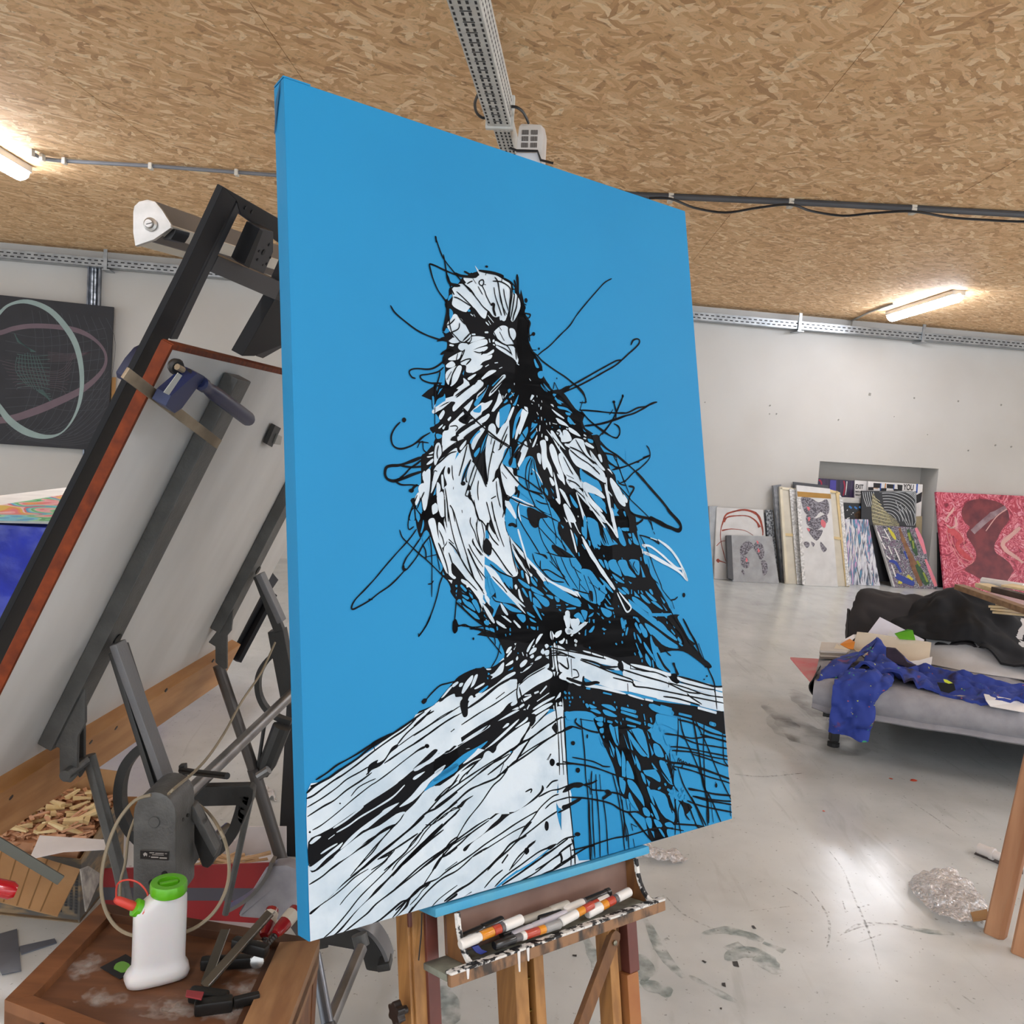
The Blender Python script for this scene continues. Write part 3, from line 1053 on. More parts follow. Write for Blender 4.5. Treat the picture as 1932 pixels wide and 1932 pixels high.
b14:1509 1657 -10 18 23 30
b16:1209 1776 23 6 12 32
B0:717 1868 54 -24 375 18 -16 191 -68 151 -82 9 -85 63 -34 -64 -227 60 -141 54 -100 23 9 -173 81 -35 32 -25 46 -38 37 -28 73 -20 65 3 63 -31 -9 -43 -38 -56 -43 -27
b14:608 1874 50 8 51 0 52 0
b15:654 1890 40 0 65 19
b17:713 1883 9 30 28 32 35 41
b15:741 1902 17 25 2 24
b15:787 1941 -9 23 -13 35 -29 34
b13:630 1872 49 18 51 14 37 9
X0:581 1855 11 0 6 18 -1 18 -13 10 -8 -15 1 -20
b14:589 1835 -1 20
b23:630 1874 -29 -1
b19:489 1830 -22 36 -32 36
b15:435 1902 -1 -10
X0:668 1924 -1 3 -3 2 -3 -1 -1 -3 0 -3 2 -2 3 -1 2 2
X0:434 2124 10 -10 13 2 -3 10 -11 6
b18:454 2118 24 -20 35 -22 35 -5 35 -5 15 -7
X0:587 2060 4 -8 21 1 -4 12 -8 11 -10 -7
b13:656 2033 -19 18
X0:665 2030 20 1 19 -4 6 15 -15 5 -14 -4
W0:398 2181 44 -22 40 -7 32 -19 24 -14 32 -9 6 12 28 3 -8 22 2 21 25 -3 9 -22 33 -14 44 -16 46 -19 47 -26 39 -11 3 9 -39 17 46 2 2 21 53 -29 69 -24 34 -13 -1 15 -9 6 24 14 -1 16 -22 10 -53 14 -66 27 -40 20 -35 8 -43 31 -90 30 -66 26 -57 21 -59 17 -13 -4 -24 13 -60 27
W0:597 2076 14 1 -8 11 -11 -1
W0:602 2108 16 -30 30 -24 7 4 -9 19 -26 27 -12 9
W0:642 2094 20 -38 14 -2 -16 31 -15 10
W0:659 2099 41 -15 0 7 -34 12
W0:628 2139 8 -13 11 -2 6 12 -11 5
W0:661 2122 26 -9 30 -11 -38 22 -14 5
U0:676 2115 38 -19 3 6 -26 15
W0:565 2078 21 -9 4 6 -22 12
W0:518 2116 32 -28 15 -4 -33 28 -14 7
W0:490 2136 17 -7 -4 8 -13 3
W0:734 2074 8 -8 -11 -7 19 -7 32 -27 14 -5 -6 29 -18 13
W0:714 2035 22 2 -4 4 -14 -1
W0:771 2018 24 -16 3 6
W0:804 2029 32 -15 -1 12 -27 7
U0:811 2051 27 -13 -4 9
W0:807 1985 13 -18 16 -2 -17 20
W0:810 1997 21 -20 3 7 -20 16
W0:848 1954 10 -1 -5 8
W0:843 1975 12 -11 -9 14
W0:852 2009 8 -8 3 9 -8 7
W0:904 1986 14 -21 29 -23 -17 24 -18 23
W0:955 1946 18 -18 12 1 -18 21 -17 14
W0:916 1996 17 -18 20 -1 -5 12 -25 10
W0:933 1972 13 -8 -5 12
W0:919 2008 16 -8 3 10 -12 5
W0:870 2032 24 -15 12 5 -13 15 -20 7
W0:880 2057 32 -19 21 -7 -21 19 -33 13 -11 -1
W0:941 2025 13 -14 21 -2 -5 9
W0:972 1994 13 -12 7 16 -9 6
W0:994 1970 12 -4 8 9 -13 8
W0:992 1992 21 -2 -1 16 -17 2
W0:995 2014 16 -2 -1 12
W0:1026 1925 9 -5 7 16 -6 18 -11 -10
W0:1050 1940 31 -21 -1 13 -22 14
w40:1069 1963 26 -8
w48:1105 1959 1 10
w31:884 1990 4 10
w31:904 1998 1 6
W0:1102 1917 26 -1 7 13 -17 7 -13 -6
w36:1030 1976 2 38 0 43 -8 3
w47:1043 1967 -1 47 6 57
W0:1055 1978 25 5 24 20 -1 13 -41 -22
W0:1057 2009 40 19 -1 22 -41 -16
W0:1058 2044 41 13 29 27 -4 41 -37 -16 10 -27 -33 -6
W0:1101 2032 31 2 -2 25 -27 4
W0:1112 2001 22 1 -1 23
W0:1027 2073 12 1 -5 18
W0:1048 2074 8 4 -10 12
W0:1063 2091 20 12 -21 -2
w20:725 1859 18 16
U0:714 1865 19 -4 6 11 -15 4
U0:867 1848 35 2 7 19 -13 9 -15 -10
u40:772 1889 1 9
u44:832 1900 1 5
u44:830 1918 1 1
u34:810 1918 1 5
u42:915 1894 1 6
U0:931 1895 23 7 -4 8 -16 -6
u39:965 1900 -1 9
w50:738 1842 20 27
w51:773 1868 33 20
w59:854 1872 25 23
w34:809 1852 29 22
U0:738 1890 19 4 2 15 -14 -4
U0:721 2049 10 7 -11 2
u36:718 2069 1 2
u31:863 1990 1 1
U0:1018 1975 8 1 -2 6
u40:1054 1962 2 3
w53:990 2125 -30 22
w52:933 2144 16 -3
w34:885 2148 27 0
W0:868 2162 44 -11 0 6 -37 14
w25:1001 2151 -59 24
W0:921 2200 45 -19 58 -15 0 6 -42 14 -54 18
W0:911 2218 54 -22 41 -8 8 7 -51 19 -48 13
W0:930 2232 58 -21 8 4 -59 33 -25 21 -4 -6 21 -16
W0:1031 2179 27 -26 -1 16 -17 7
W0:1047 2193 12 -4 4 12 -13 1
w43:1036 2193 -1 11
w35:1021 2202 1 13
U0:1079 2152 12 8 -4 3
u47:1102 2159 1 4
u40:1081 2178 2 1
u47:1100 2178 2 2
u47:1103 2194 2 2
u36:1100 2208 1 1
W0:818 2171 19 -10 12 2 -5 11 -23 6
W0:847 2189 28 -12 4 7 -24 9
W0:754 2223 43 -21 50 -16 0 9 -47 19 -43 15
W0:810 2221 35 -8 -4 6 -23 9
W0:854 2208 28 -12 -1 9 -24 9
w45:893 2197 9 -11
W0:518 2310 45 -8 71 -30 82 -33 -8 5 -74 28 -72 33
W0:570 2295 43 -26 96 -34 3 6 -70 26 -58 24
W0:615 2304 55 -22 97 -31 7 7 -68 26 -88 26
W0:775 2246 23 -9 3 7 -19 12
W0:689 2317 39 -33 108 -51 4 6 -59 29 -54 33
W0:827 2259 16 -16 44 -16 3 9 -32 17
W0:537 2382 64 -18 50 -21 11 7 27 -25 36 -1 23 -17 70 -35 76 -26 10 13 124 -40 5 43 -3 92 4 105
U0:490 2375 91 -31 29 -13 96 -44 -8 11 -89 45 -71 28 -14 9
W0:393 2344 54 -25 78 -25 -3 5 -62 25 -60 26
W0:441 2368 37 -11 41 -11 0 6 -42 21
W0:1033 2207 33 3 -3 34 -27 -18
w61:1059 2247 -4 49 1 93 3 73
w61:1035 2232 2 62
b18:401 2199 40 -24 41 -15
b13:399 2233 81 -34 55 -21 57 -23
b18:398 2258 67 -27 69 -31 64 -21
b16:595 2220 80 -32 76 -27 97 -41
b16:549 2238 14 -6
b18:396 2290 33 -14 20 -1
X0:458 2275 -2 4 -6 2 -5 -2 -4 -4 0 -4 4 -3 6 0 5 3
X0:592 2147 15 -16 17 19 1 21 -3 19 -11 6 -10 -8
b32:627 2165 59 -25 76 -40 62 -21
b20:790 2127 -39 19
b20:859 2079 -6 30 -6 29 8 55
b19:860 2116 9 37 10 25
b17:861 2107 48 -26 79 -27
b15:865 2101 45 -29 83 -30
b21:876 2060 20 -14 29 -10
b20:854 2318 42 -54 8 -2
b22:655 2400 98 -43 77 -30 24 -12 47 -8 57 -26 67 -23
b23:698 2407 76 -35 40 -29
b18:831 2371 59 -24 81 -25 59 -17
b17:826 2377 38 -39 37 -31
b16:749 2415 21 -35
b23:772 2407 39 -24 23 -8
b16:978 2396 16 -19
X0:1009 2409 -3 8 -8 4 -8 -3 -4 -8 0 -9 6 -6 8 0 7 6
b19:592 2340 40 -23 37 -18
b18:1029 2206 4 56 1 93 -4 103
b16:1050 2252 -1 74 1 135
b22:1070 2245 -1 84 -2 135
b25:1026 2252 50 -3
X0:1012 2272 17 -7 0 43 -19 -18 -5 -10
b25:1030 2305 42 -7 39 -8
b28:1025 2418 75 11
X0:1035 2421 -3 4 -6 1 -6 -2 -4 -4 0 -4 5 -3 6 0 6 3
b16:606 2393 22 -19 37 -23
b16:1031 1919 4 51 0 56 5 38
b14:1057 1959 -6 75 5 38
b16:1021 1994 33 2 36 13 42 19
b16:1015 2012 42 0 45 7
B0:1037 1857 448 21 20 25 32 26 42 35 -9 87 58 61 51 25 47 16 2 33 -53 -5 -135 -61 -162 -52 -205 -54 -145 -37
B0:1020 2082 75 33 88 26 238 58 165 45 235 45 124 35 64 11 1 94 -50 -16 -146 -59 -130 -40 -104 -20 -15 34 -48 26 -54 -23 -88 1 -93 -27 -67 -56 -90 -17 -54 -3 -59 -46
B0:1679 2141 41 3 8 46 -37 0 -22 -18
W0:1052 1975 24 6 28 20 3 23 -42 -18 -14 -9
W0:1112 1998 52 11 59 16 72 17 63 12 20 14 -6 15 -69 -14 -132 -33 -63 -20
W0:1189 2004 41 10 -1 6 -35 -10
W0:1235 2016 55 18 0 4 -51 -14
W0:1298 2034 70 25 -11 3 -52 -16
W0:1064 2009 107 27 131 48 114 49 176 48 234 68 184 48 -1 34 -64 -12 -93 -26 -66 -20 -199 -41 -154 -43 -65 -11 -113 -37 -65 -29 -14 -5 -13 33 -49 -20 -57 -20 16 -20 25 -5 28 24 -32 -32 -33 -18
W0:1395 2061 16 9 32 15 76 26 79 14 62 22 22 22 46 21 101 34 124 29 57 19 0 25 -184 -44 -119 -37 -171 -49 -120 -38 -20 -13 2 -23 -23 5 -52 -12 54 -3 22 -2
W0:1449 2077 94 20 113 33 23 7 -7 11 -63 -18 -123 -34 -32 -11
W0:1726 2153 107 30 112 27 5 18 -82 -17 -133 -37
W0:1729 2182 102 26 179 43 0 16 -120 -29 -157 -44
W0:1960 2220 50 8 0 16 -48 -11
W0:1074 2014 48 11 -1 74 -18 -17 -33 -17
W0:1189 2133 106 23 104 35 -11 3 -124 -33 -71 -15
W0:1426 2198 76 25 -1 6 -75 -24
w61:1518 2229 39 10
w86:1839 2299 111 33
W0:1058 2089 24 6 -1 9 -19 -3
W0:1086 2103 48 15 0 8 -39 -11
w48:1587 2232 198 45
U0:1484 1886 22 9 4 13 -16 -9
u47:1481 1888 1 2
U0:1532 1917 26 25 56 24 78 50 58 20 -71 -9 -62 -33 -37 -38 -32 -22
U0:1514 1924 33 18 8 28 -17 5 -20 -27
U0:1487 1914 31 34 -7 7 -25 -29
U0:1578 1972 31 46 39 71 14 38 -60 -41 -24 -50 -8 -37
U0:1597 2077 60 45 -12 3 -45 -23
U0:1537 2041 25 34 -2 23 -26 -30
U0:1585 2020 50 80 -17 -5 -25 -34
U0:1530 1993 26 29 25 34 -11 3 -36 -42
U0:1484 1997 30 50 -1 8 -24 -42
U0:1494 1958 20 26 1 15 -17 -21
u47:1477 1953 4 20
u47:1472 2036 3 6
u61:1498 2034 9 20
u52:1512 2067 0 6
u53:1574 2075 3 25
u70:1411 1891 13 36
u56:1434 1911 -2 -11
u51:1414 1953 -4 6
u61:1440 1932 -10 24
u55:1369 1990 3 2
u60:1404 1986 1 2
U0:1301 1920 20 10 -16 3
u36:1306 1943 2 2
U0:1226 1934 23 -21 4 8 -12 14
u44:1207 1929 0 14
u53:1224 1995 1 2
u50:1340 1899 2 3
u101:1742 1891 -178 -9
w108:1135 1929 73 -30
W0:1100 1871 11 -11 17 1 -1 45 -16 7 -8 -20
W0:1131 1884 18 -7 30 9 -7 19 -31 13
w129:1120 1924 0 2
w52:1131 1942 6 -2
w87:1150 1963 5 3
w74:1150 1980 1 1
w42:1068 1962 14 4 11 -14
w51:1105 1964 -1 4
w44:1172 1935 3 2
u56:1195 2152 15 3
u49:1283 2178 41 11
u63:1080 2155 4 4
u55:1101 2161 3 2
u55:1080 2176 3 3
u55:1100 2178 1 3
u55:1117 2179 1 2
u55:1106 2195 -1 1
u47:1101 2207 0 1
u43:1156 2181 1 2
u47:1173 2200 1 4
u57:1226 2210 2 2
u54:1340 2221 1 1
u50:1349 2241 1 4
u46:1411 2242 3 3
u42:1491 2248 3 2
u47:1501 2289 4 20
u118:1541 2257 58 24 74 22
u86:1607 2266 57 18
u74:1715 2310 71 20
u103:1907 2373 31 10
U0:1182 2212 10 -1 10 11 -11 6
U0:1202 2214 25 10 15 9 -31 -1
U0:1205 2237 31 1 25 16 -11 3
U0:1274 2222 46 9 25 21 -16 2 -56 -25
U0:1272 2244 31 7 45 25 -16 3 -46 -14
u91:1378 2250 74 22
u77:1376 2264 85 29
u82:1401 2295 74 26
u55:1417 2324 30 7
U0:1571 2297 55 9 80 27 -10 43 -46 -18 -45 -17 -29 -4
u61:1539 2309 4 13
u61:1503 2321 2 8
u94:1525 2333 27 11
u63:1684 2320 11 6
u52:1592 2355 4 8
U0:1076 2230 24 2 25 7 -2 22 -39 -1
b36:1783 1912 37 58 32 48 20 48 11 17
b22:1705 1889 50 52 48 66 51 49
X0:1760 1892 -49 -3 -31 15 77 71 13 50 -80 11 -51 -24 -60 -48 18 49 69 25 101 12 77 39 59 38 25 10 17 -7 -14 -18 -48 -33 -73 -80 -32 -48 -32 -47
U0:1737 1990 23 14 -1 12 -17 -13
U0:1747 2011 23 14 -1 6 -23 -12
u55:1703 1914 21 30
u55:1704 1955 17 17
u67:1859 2065 34 36
b41:1903 2127 39 3
b23:1916 2128 37 70 2 43 4 76
b23:1870 2024 35 86
b22:1655 2025 10 21 22 16
X0:1693 2095 15 -1 4 17 18 34 -16 -1 -9 -26
X0:1914 2169 -2 2 -3 2 -3 -1 -2 -3 0 -3 3 -1 3 -1 3 2
X0:1894 2181 -1 2 -3 1 -4 -1 -2 -1 1 -3 2 -1 4 0 3 1
b39:1606 2046 35 55 33 27
b30:1726 2153 107 30 118 34 59 6
b22:1171 2040 90 33 61 25 89 31 37 15 9 24 77 15 114 27 178 43 184 44
b23:1341 2124 74 20 27 7 20 17
b23:1419 2156 0 31
b23:1397 2096 119 38 135 40 116 48 98 18
b24:1625 2228 79 16 82 25 61 19
b22:1772 2231 23 18 65 36
b22:1735 2178 133 37 81 17
b22:1669 2176 100 30 120 41 121 25
b21:1448 2085 59 25 79 14 68 26
b21:1441 2096 66 14
b26:1176 2036 76 21 50 20 70 6
b20:1274 2074 28 10 47 8
b19:1122 2032 -1 67
b26:1102 2027 2 41 -42 -26
b19:1128 2073 20 6 8 23 -31 4
b47:1096 2104 88 30 66 -1
X0:1176 2107 10 -2 3 22 67 3 4 11 -66 -10 -12 18 -9 -8
b21:1028 1981 38 10 107 23 132 32
b21:1026 2003 48 3 68 24
b19:1109 1998 1 26
b20:1230 2014 1 8
b20:1296 2034 -3 6
b23:1958 2216 -7 24
b41:1378 2068 -1 15 20 17
X0:1378 2068 12 -7 12 16 -2 23 -13 -5 -10 -12
b21:1443 2085 -2 11
b22:1664 2171 -5 20
W0:8 2353 50 -22 57 -24 72 -31 55 -21 73 -38 65 -30 70 -33 128 14 -31 536 -539 -116
X0:6 2504 41 -17 42 -12 62 -26 66 -27 68 -28 64 -27 45 -23 60 -10 68 -26 49 -19 -5 86 -83 32 -47 11 -41 34 -46 27 -32 15 -62 18 -73 22 -59 18 -46 21 -42 21 -27 -6
V0:10 2507 20 -13 19 1 -11 8 -20 9
v27:92 2478 35 -13 29 -13 42 -21
v24:103 2493 41 -13 41 -18 61 -20 62 -23 46 -30
v19:74 2508 20 -9
V0:220 2419 52 -25 51 -21 6 4 -44 19
v26:47 2547 26 -10 29 -9
V0:8 2569 3 10 39 -17 37 -19 35 -16 -15 17 -43 21 -37 25 -19 -2 -1 -10
V0:112 2548 35 -16 42 -25 24 -6 44 -23 31 -13 44 -24 -56 12 -19 12 -67 29 -48 27
V0:387 2373 13 -9 36 -8 -17 11 -23 10
V0:394 2344 60 -24 69 -24 -7 11 -62 24 -47 18
V0:335 2452 42 -24 41 -32 20 -10 47 -23 31 -12 -18 20 -41 21 -27 25 -47 28 -45 11
Y0:430 2420 34 -30 55 -27 49 -15 -1 25 -63 23 -55 19
V0:195 2513 60 -12 63 -25 32 -2 -4 7 -35 20 -62 17 -55 28 -48 26 -58 18 -26 10 -27 -6 42 -18 29 -22
V0:515 2309 28 -4 28 -16 0 6 -32 12
b21:39 2321 37 -15 34 -18 36 -12 42 -15 42 -18 38 -16 47 -13
X0:227 2243 22 -13 19 -3 24 -5 -37 16 -10 7
b26:7 2356 28 -18 51 -17 29 -14 72 -31 43 -25 56 -22 77 -33 80 -38
b29:21 2338 25 -3
b21:6 2373 23 -6 34 -17 31 -15 27 -12
b19:94 2335 38 -15 54 -26 62 -33 66 -31 48 -21 47 -30
b17:245 2245 3 16
b16:7 2399 49 -18 52 -24 35 -20 48 -16 30 -11
b18:7 2427 51 -20 40 -13 44 -24 54 -22 37 -18
X0:221 2310 13 -11 25 -7 -4 10 25 -7 16 -16 17 -20 22 -7 -1 10 -28 15 -23 24 -19 13 -31 8 -13 11
b13:221 2310 3 14 -10 9
b19:335 2252 36 -31 57 -34 42 -31
b19:283 2306 76 -32 60 -22 54 -26 55 -24 47 -17
b13:338 2258 55 -26 68 -27 48 -22 49 -17
b14:22 2471 31 -10 52 -26 59 -33 61 -31 24 -9 44 -20 65 -33 49 -23 33 -8
X0:458 2275 -3 4 -5 2 -6 -2 -4 -4 0 -5 4 -3 7 0 5 3
b12:157 2391 26 -22 36 -12 28 -6
X0:121 2408 -1 1 -2 1 -2 -1 -2 -2 0 -1 2 -1 2 0 2 1
X0:16 2476 -1 2 -2 1 -3 -1 -2 -2 1 -2 1 -2 3 0 2 2
b19:550 2238 13 -7
X0:388 2343 34 -22 47 -29 17 -3 3 8 -35 23 -46 15
b14:561 2472 -56 32 -76 48 -40 38 -65 34 -29 26
b18:57 2599 66 -27 59 -23 72 -22 56 -16
b16:76 2603 70 -31 65 -27 62 -30 47 -7
b16:161 2621 61 -38 37 -34 42 -31 32 -21 17 -21
b18:436 2492 61 -42 68 -44
b27:182 2625 57 -28 75 -37 65 -33 53 -33 47 -11 83 -36
b21:416 2547 61 -32 83 -35
b22:245 2605 56 -17 44 -15 52 -19
b15:220 2633 46 -16 41 -27
b20:267 2644 76 -37 33 -30 44 -29
b26:310 2653 65 -39 66 -40 55 -33
b20:323 2648 84 -44 65 -49
b18:502 2547 28 -17 28 -14
b13:430 2531 30 3 51 -24 48 -10
b20:397 2672 73 -28 28 -16 28 -22 28 -11
b18:449 2683 34 -33 41 -6
b18:501 2694 48 -17
W0:477 2362 139 -30 132 -28 145 -59 10 20 117 -8 16 55 -5 122 -19 88 -6 77 29 90 45 57 -1 54 -272 -41 -347 -74
W0:1031 2219 33 3 -1 62 8 63 -12 152 10 32 -49 -5 12 -153
W0:1012 2525 66 -5 -6 67 -56 -10
W0:1043 2591 29 2 5 89 -30 12
U0:798 2337 15 2 -5 11
X0:479 2315 62 -16 64 -20 58 -18 45 -26 38 -25 54 -17 92 10 15 14 23 6 -6 29 -21 13 -6 -19 -72 24 -74 37 -12 19 -15 10 -18 -11 -19 6 -15 20 -59 20 -63 19 -76 21
V0:618 2304 72 -22 68 -23 19 -7 3 9 -53 26 -39 32 8 -5 139 -78 8 3 -56 35 -54 28 -45 17 -73 30 -21 2 66 -41 -50 -4
Y0:476 2378 55 -22 64 -33 65 -19 44 -14 -30 21 -59 27 -64 30 -76 29
V0:774 2252 19 -13 11 2 -8 8 -19 5
V0:753 2226 54 -21 31 -8 15 2 -47 15
V0:830 2259 44 -22 16 -10 -1 12 -32 14
V0:517 2312 52 -15 50 -24 73 -23 23 -14 -4 8 -70 26 -65 22 -28 11
V0:477 2362 34 -14 9 0 -9 8 -34 14
V0:672 2348 -11 2 -33 6 -36 18 -50 28 22 -21 57 -26 37 -9
b19:665 2350 -38 26 -36 20 -19 20
b19:574 2388 -29 29 -28 12 -45 28
b21:472 2460 55 -24 70 -28 88 -32 67 -22 54 -19 46 -14 48 -15
b18:471 2481 68 -29 86 -39 74 -35 60 -17 38 -12
b24:469 2519 68 -31 72 -39 57 -13 67 -12 53 -27 39 -15 64 -23 81 -34 59 -20
b21:903 2265 -42 36 -12 17
b22:853 2318 39 -10 49 -18 50 -21 67 -23
X0:806 2335 31 -13 19 -3 -20 12 -23 11
b19:896 2309 -30 32 -33 34
b17:907 2271 20 -12 34 -21 29 -18
b15:769 2380 -17 29
b20:787 2391 -9 17 -30 7 -23 13
b17:786 2403 -32 27 -38 20 -53 48 -60 46 -40 42 -19 24 -49 34 -35 36
X0:572 2488 14 -9 36 -10 7 1 -29 12 -22 18 -20 -6
b21:466 2568 35 -24 34 -18 36 -21
b15:468 2530 41 -14 35 -19 27 5
b16:973 2395 18 -19
X0:1010 2410 -4 8 -8 4 -8 -3 -5 -8 0 -10 7 -6 8 0 8 6
b21:963 2496 28 -17 28 -2
b20:863 2494 24 -5 5 4 -6 8
X0:695 2558 45 -18 45 -12 24 -17 31 -9 46 -7 4 7 -36 8 -31 18 -40 25 15 6 46 -12 48 -21 41 -23 9 -20 8 10 -5 12 -29 19 -56 20 -77 18 -54 25 -73 23 -44 19 -22 18 -12 0 0 -8 20 -10 57 -17 45 -28 38 -19 12 -15 -18 0 -30 12
b19:687 2559 -43 12 -50 18 -50 18 -48 18 -34 17
b18:691 2565 -77 28 -50 27 -69 29
X0:695 2559 -1 2 -2 0 -3 -1 -2 -1 0 -2 2 -1 3 1 2 1
b20:509 2696 51 -14 57 -19 58 -22 67 -21 61 -20 62 -17 51 -12
b17:616 2674 40 -10
b16:663 2662 70 -20 68 -19 54 -10
X0:814 2654 16 -17 25 -27 31 -6 -24 19 -32 20 -20 19 -12 7
b20:855 2613 32 -18 42 -34 58 -28 32 -4
b21:952 2569 41 -17 83 -4
b20:924 2522 56 -12 41 1 41 -5 34 -1
b22:676 2732 38 -23 61 -28 38 -21 79 -31 57 -22 57 -17
b21:1014 2595 25 -5 34 -6
X0:963 2635 -3 11 -7 4 -6 -3 -4 -10 1 -12 5 -9 7 0 6 7
b15:770 2752 23 -13 39 -23 17 -17 16 -14 32 -11
X0:861 2704 -3 8 -6 3 -6 -3 -4 -7 1 -9 5 -5 6 0 6 5
b19:768 2698 -26 22
b20:836 2766 48 -25 72 -14 32 -9
X0:941 2712 24 -7 32 0 -25 13 -20 2
b21:997 2708 42 -13 50 1
X0:1116 2694 -4 4 -9 1 -9 -3 -6 -5 1 -5 6 -3 10 1 8 4
b25:1071 2702 10 38 -1 60
b20:889 2777 64 -16 49 -16
b28:1002 2745 22 -11 46 -14
b35:1011 2744 6 19 -5 11
b20:967 2794 57 -18 58 -6
b21:1061 2724 2 36 -4 40
v23:807 2759 70 -19 72 -24
Y0:807 2759 22 5 127 -43 -32 2
W0:1062 2222 7 1 -1 105 -2 140 1 104 9 122 2 99 -61 1
b20:1069 2223 -2 91 1 105 2 118 8 140 4 117
b20:1050 2413 48 14 66 17 72 25 78 33 70 26 41 13
b18:1100 2404 66 19 38 12 34 16 19 10 35 7
X0:1117 2353 -3 5 -6 2 -7 -2 -4 -5 0 -6 5 -3 7 0 6 3
X0:1134 2458 -3 5 -7 3 -8 -3 -4 -5 1 -7 5 -4 8 0 6 4
X0:1186 2336 -1 5 -3 3 -3 -2 -1 -4 0 -5 2 -4 4 -1 2 3
b20:1056 2299 44 -11 52 16
b19:1150 2266 67 15
b25:1131 2262 -6 13 27 21 47 21 49 13
b19:1155 2265 4 61 4 79 -2 77 5 57 0 50 -4 104 -4 103
X0:1038 2525 30 -22 34 -4 33 5 13 11 -24 7 -29 -5 -29 9
X0:1063 2571 67 -13 -1 10 -29 9 -38 7 -28 2 1 -13
b29:1148 2515 39 0 30 -5
b21:1148 2515 24 11 18 14 64 14
X0:1254 2554 20 -1 14 10 4 11 -16 5 -31 9 -4 -11 21 -8
X0:1281 2567 -1 2 -4 0 -4 -1 -3 -2 1 -2 2 -1 4 1 4 1
b25:1288 2566 40 12 39 20
b24:1069 2548 80 17 57 16 49 16 39 17 38 25 40 18 52 9 50 31
b21:1194 2471 -6 37 -2 49
b19:1215 2487 -3 56 3 54 0 106 -5 93
b19:1234 2490 2 61
b19:1245 2588 8 87 -1 123
b19:1189 2557 -4 70 -2 105 0 62
b19:1172 2576 -4 83 0 77 -7 61
b14:1172 2747 -4 48
b17:1177 2499 2 57
b20:1068 2743 76 2 78 -2 70 -1 61 5 74 0 75 -1 76 11 110 32
b24:1018 2781 67 -20 68 -14 29 2
b19:1304 2501 11 41 11 49 12 99 3 73 2 36
b19:1334 2567 14 75 7 87 2 37
b19:1346 2605 3 73 16 53 1 69
b19:1367 2605 6 41
b20:1388 2627 0 29
b19:1393 2766 5 30
X0:1349 2685 6 1 -8 60 -7 -1
b22:1372 2657 48 48 48 57 29 31
b17:1388 2707 6 26
b17:1382 2659 47 63 68 71
b15:1386 2705 32 18
B0:1223 2273 50 6 39 22 -14 35 72 13 -25 37 70 39 16 62 23 85 27 56 32 6 37 77 27 61 18 28 -44 0 -43 -5 -14 -76 -30 -24 -30 -24 -37 -57 -40 -14 -26 -55 -15 -68 -25 -54 -30 -62 -22 -47
B0:1223 2273 50 6 39 22 145 22 52 25 51 44 50 57 29 53 13 94 -38 32 54 32 88 46 -122 54 -27 40 -110 -3 -24 -82 -14 -76 -55 -97 -73 -114 -70 -75
U0:1301 2311 20 3 24 76 -20 -14
U0:1323 2317 26 0 1 74
U0:1413 2340 74 9 28 101 -17 6 -66 -95
U0:1402 2342 38 42 59 68 -32 -5 -48 -58
U0:1397 2334 29 89 -10 -5
U0:1377 2350 28 67 -9 -9
U0:1296 2365 27 40 -5 29
U0:1296 2391 19 46 -14 -13
U0:1329 2395 23 36 1 44 -14 -16
U0:1363 2414 7 42 5 59 -15 -2
U0:1386 2458 23 33 11 46 -41 -14
U0:1363 2418 17 43 -16 60 -10 -9
U0:1415 2429 22 44 -6 10
U0:1435 2443 23 40 2 27 -19 -22
U0:1455 2453 43 3 30 30 30 35 -21 -11 -10 -16 40 51 0 26 -45 -26 -41 -21 -17 -47
U0:1460 2517 20 14 7 35 -15 -14
U0:1490 2544 20 18 -8 18
U0:1511 2356 16 32 -6 3
U0:1535 2366 26 11 20 29 23 -4 3 23 -27 -7 -37 -24
U0:1544 2413 35 12 23 49 -49 -14
U0:1520 2406 23 45 -12 9
U0:1573 2485 33 9 27 61 7 39 -20 -26 -39 -51
U0:1579 2532 41 44 26 19 -27 -12
U0:1608 2387 24 15 3 31 -16 -14
U0:1384 2531 40 21 37 58 7 42 -19 -22 -58 -65
U0:1390 2583 18 33 27 48 -30 -23 -23 -37
U0:1339 2510 19 17 14 17 -14 41 -18 -28
U0:1489 2581 18 7 21 67 -15 -14
U0:1509 2592 83 32 22 57 26 27 -4 33 -22 0 -52 -47 -32 -58
U0:1657 2654 36 41 17 52 47 9 -9 21 -79 -18 -12 -55
U0:1619 2636 33 10 -11 47
U0:1457 2657 21 2 20 24 -7 13 -26 -12
U0:1502 2643 29 31 18 44 -21 -11
U0:1469 2700 32 5 1 38 -16 -3
U0:1516 2712 32 13 15 22 -28 2
U0:1580 2739 34 2 20 23 -44 -9
U0:1588 2766 33 7 9 27 -34 -2
U0:1540 2753 16 7 19 30 -11 -2
U0:1496 2753 16 6 2 27
u60:1596 2583 5 5
u59:1556 2596 11 -2
u70:1645 2606 5 9
u93:1672 2619 -3 3
u69:1611 2608 32 21
u118:1701 2623 5 9
u117:1681 2643 5 8
u61:1716 2649 -5 14
u61:1726 2631 3 4
u49:1505 2688 7 9
u69:1592 2354 4 12
u70:1619 2369 66 20
u70:1646 2434 30 16
u60:1614 2468 2 31
u61:1650 2450 -6 7
u61:1659 2475 19 33
U0:1228 2270 41 1 -2 18 -30 -7
U0:1237 2289 30 3 -2 15 -20 -3
U0:1249 2316 21 -1 -2 18 -15 -2
U0:1243 2336 25 54 -14 -16
u43:1280 2279 -1 11
u55:1267 2347 2 4
u65:1297 2292 20 6
u52:1338 2294 10 8
u35:1366 2304 2 8
u35:1380 2291 1 4
u49:1404 2320 42 11
b23:1617 2381 79 17 92 24 97 8 125 34
b28:1703 2333 92 27 92 47 85 27 38 10
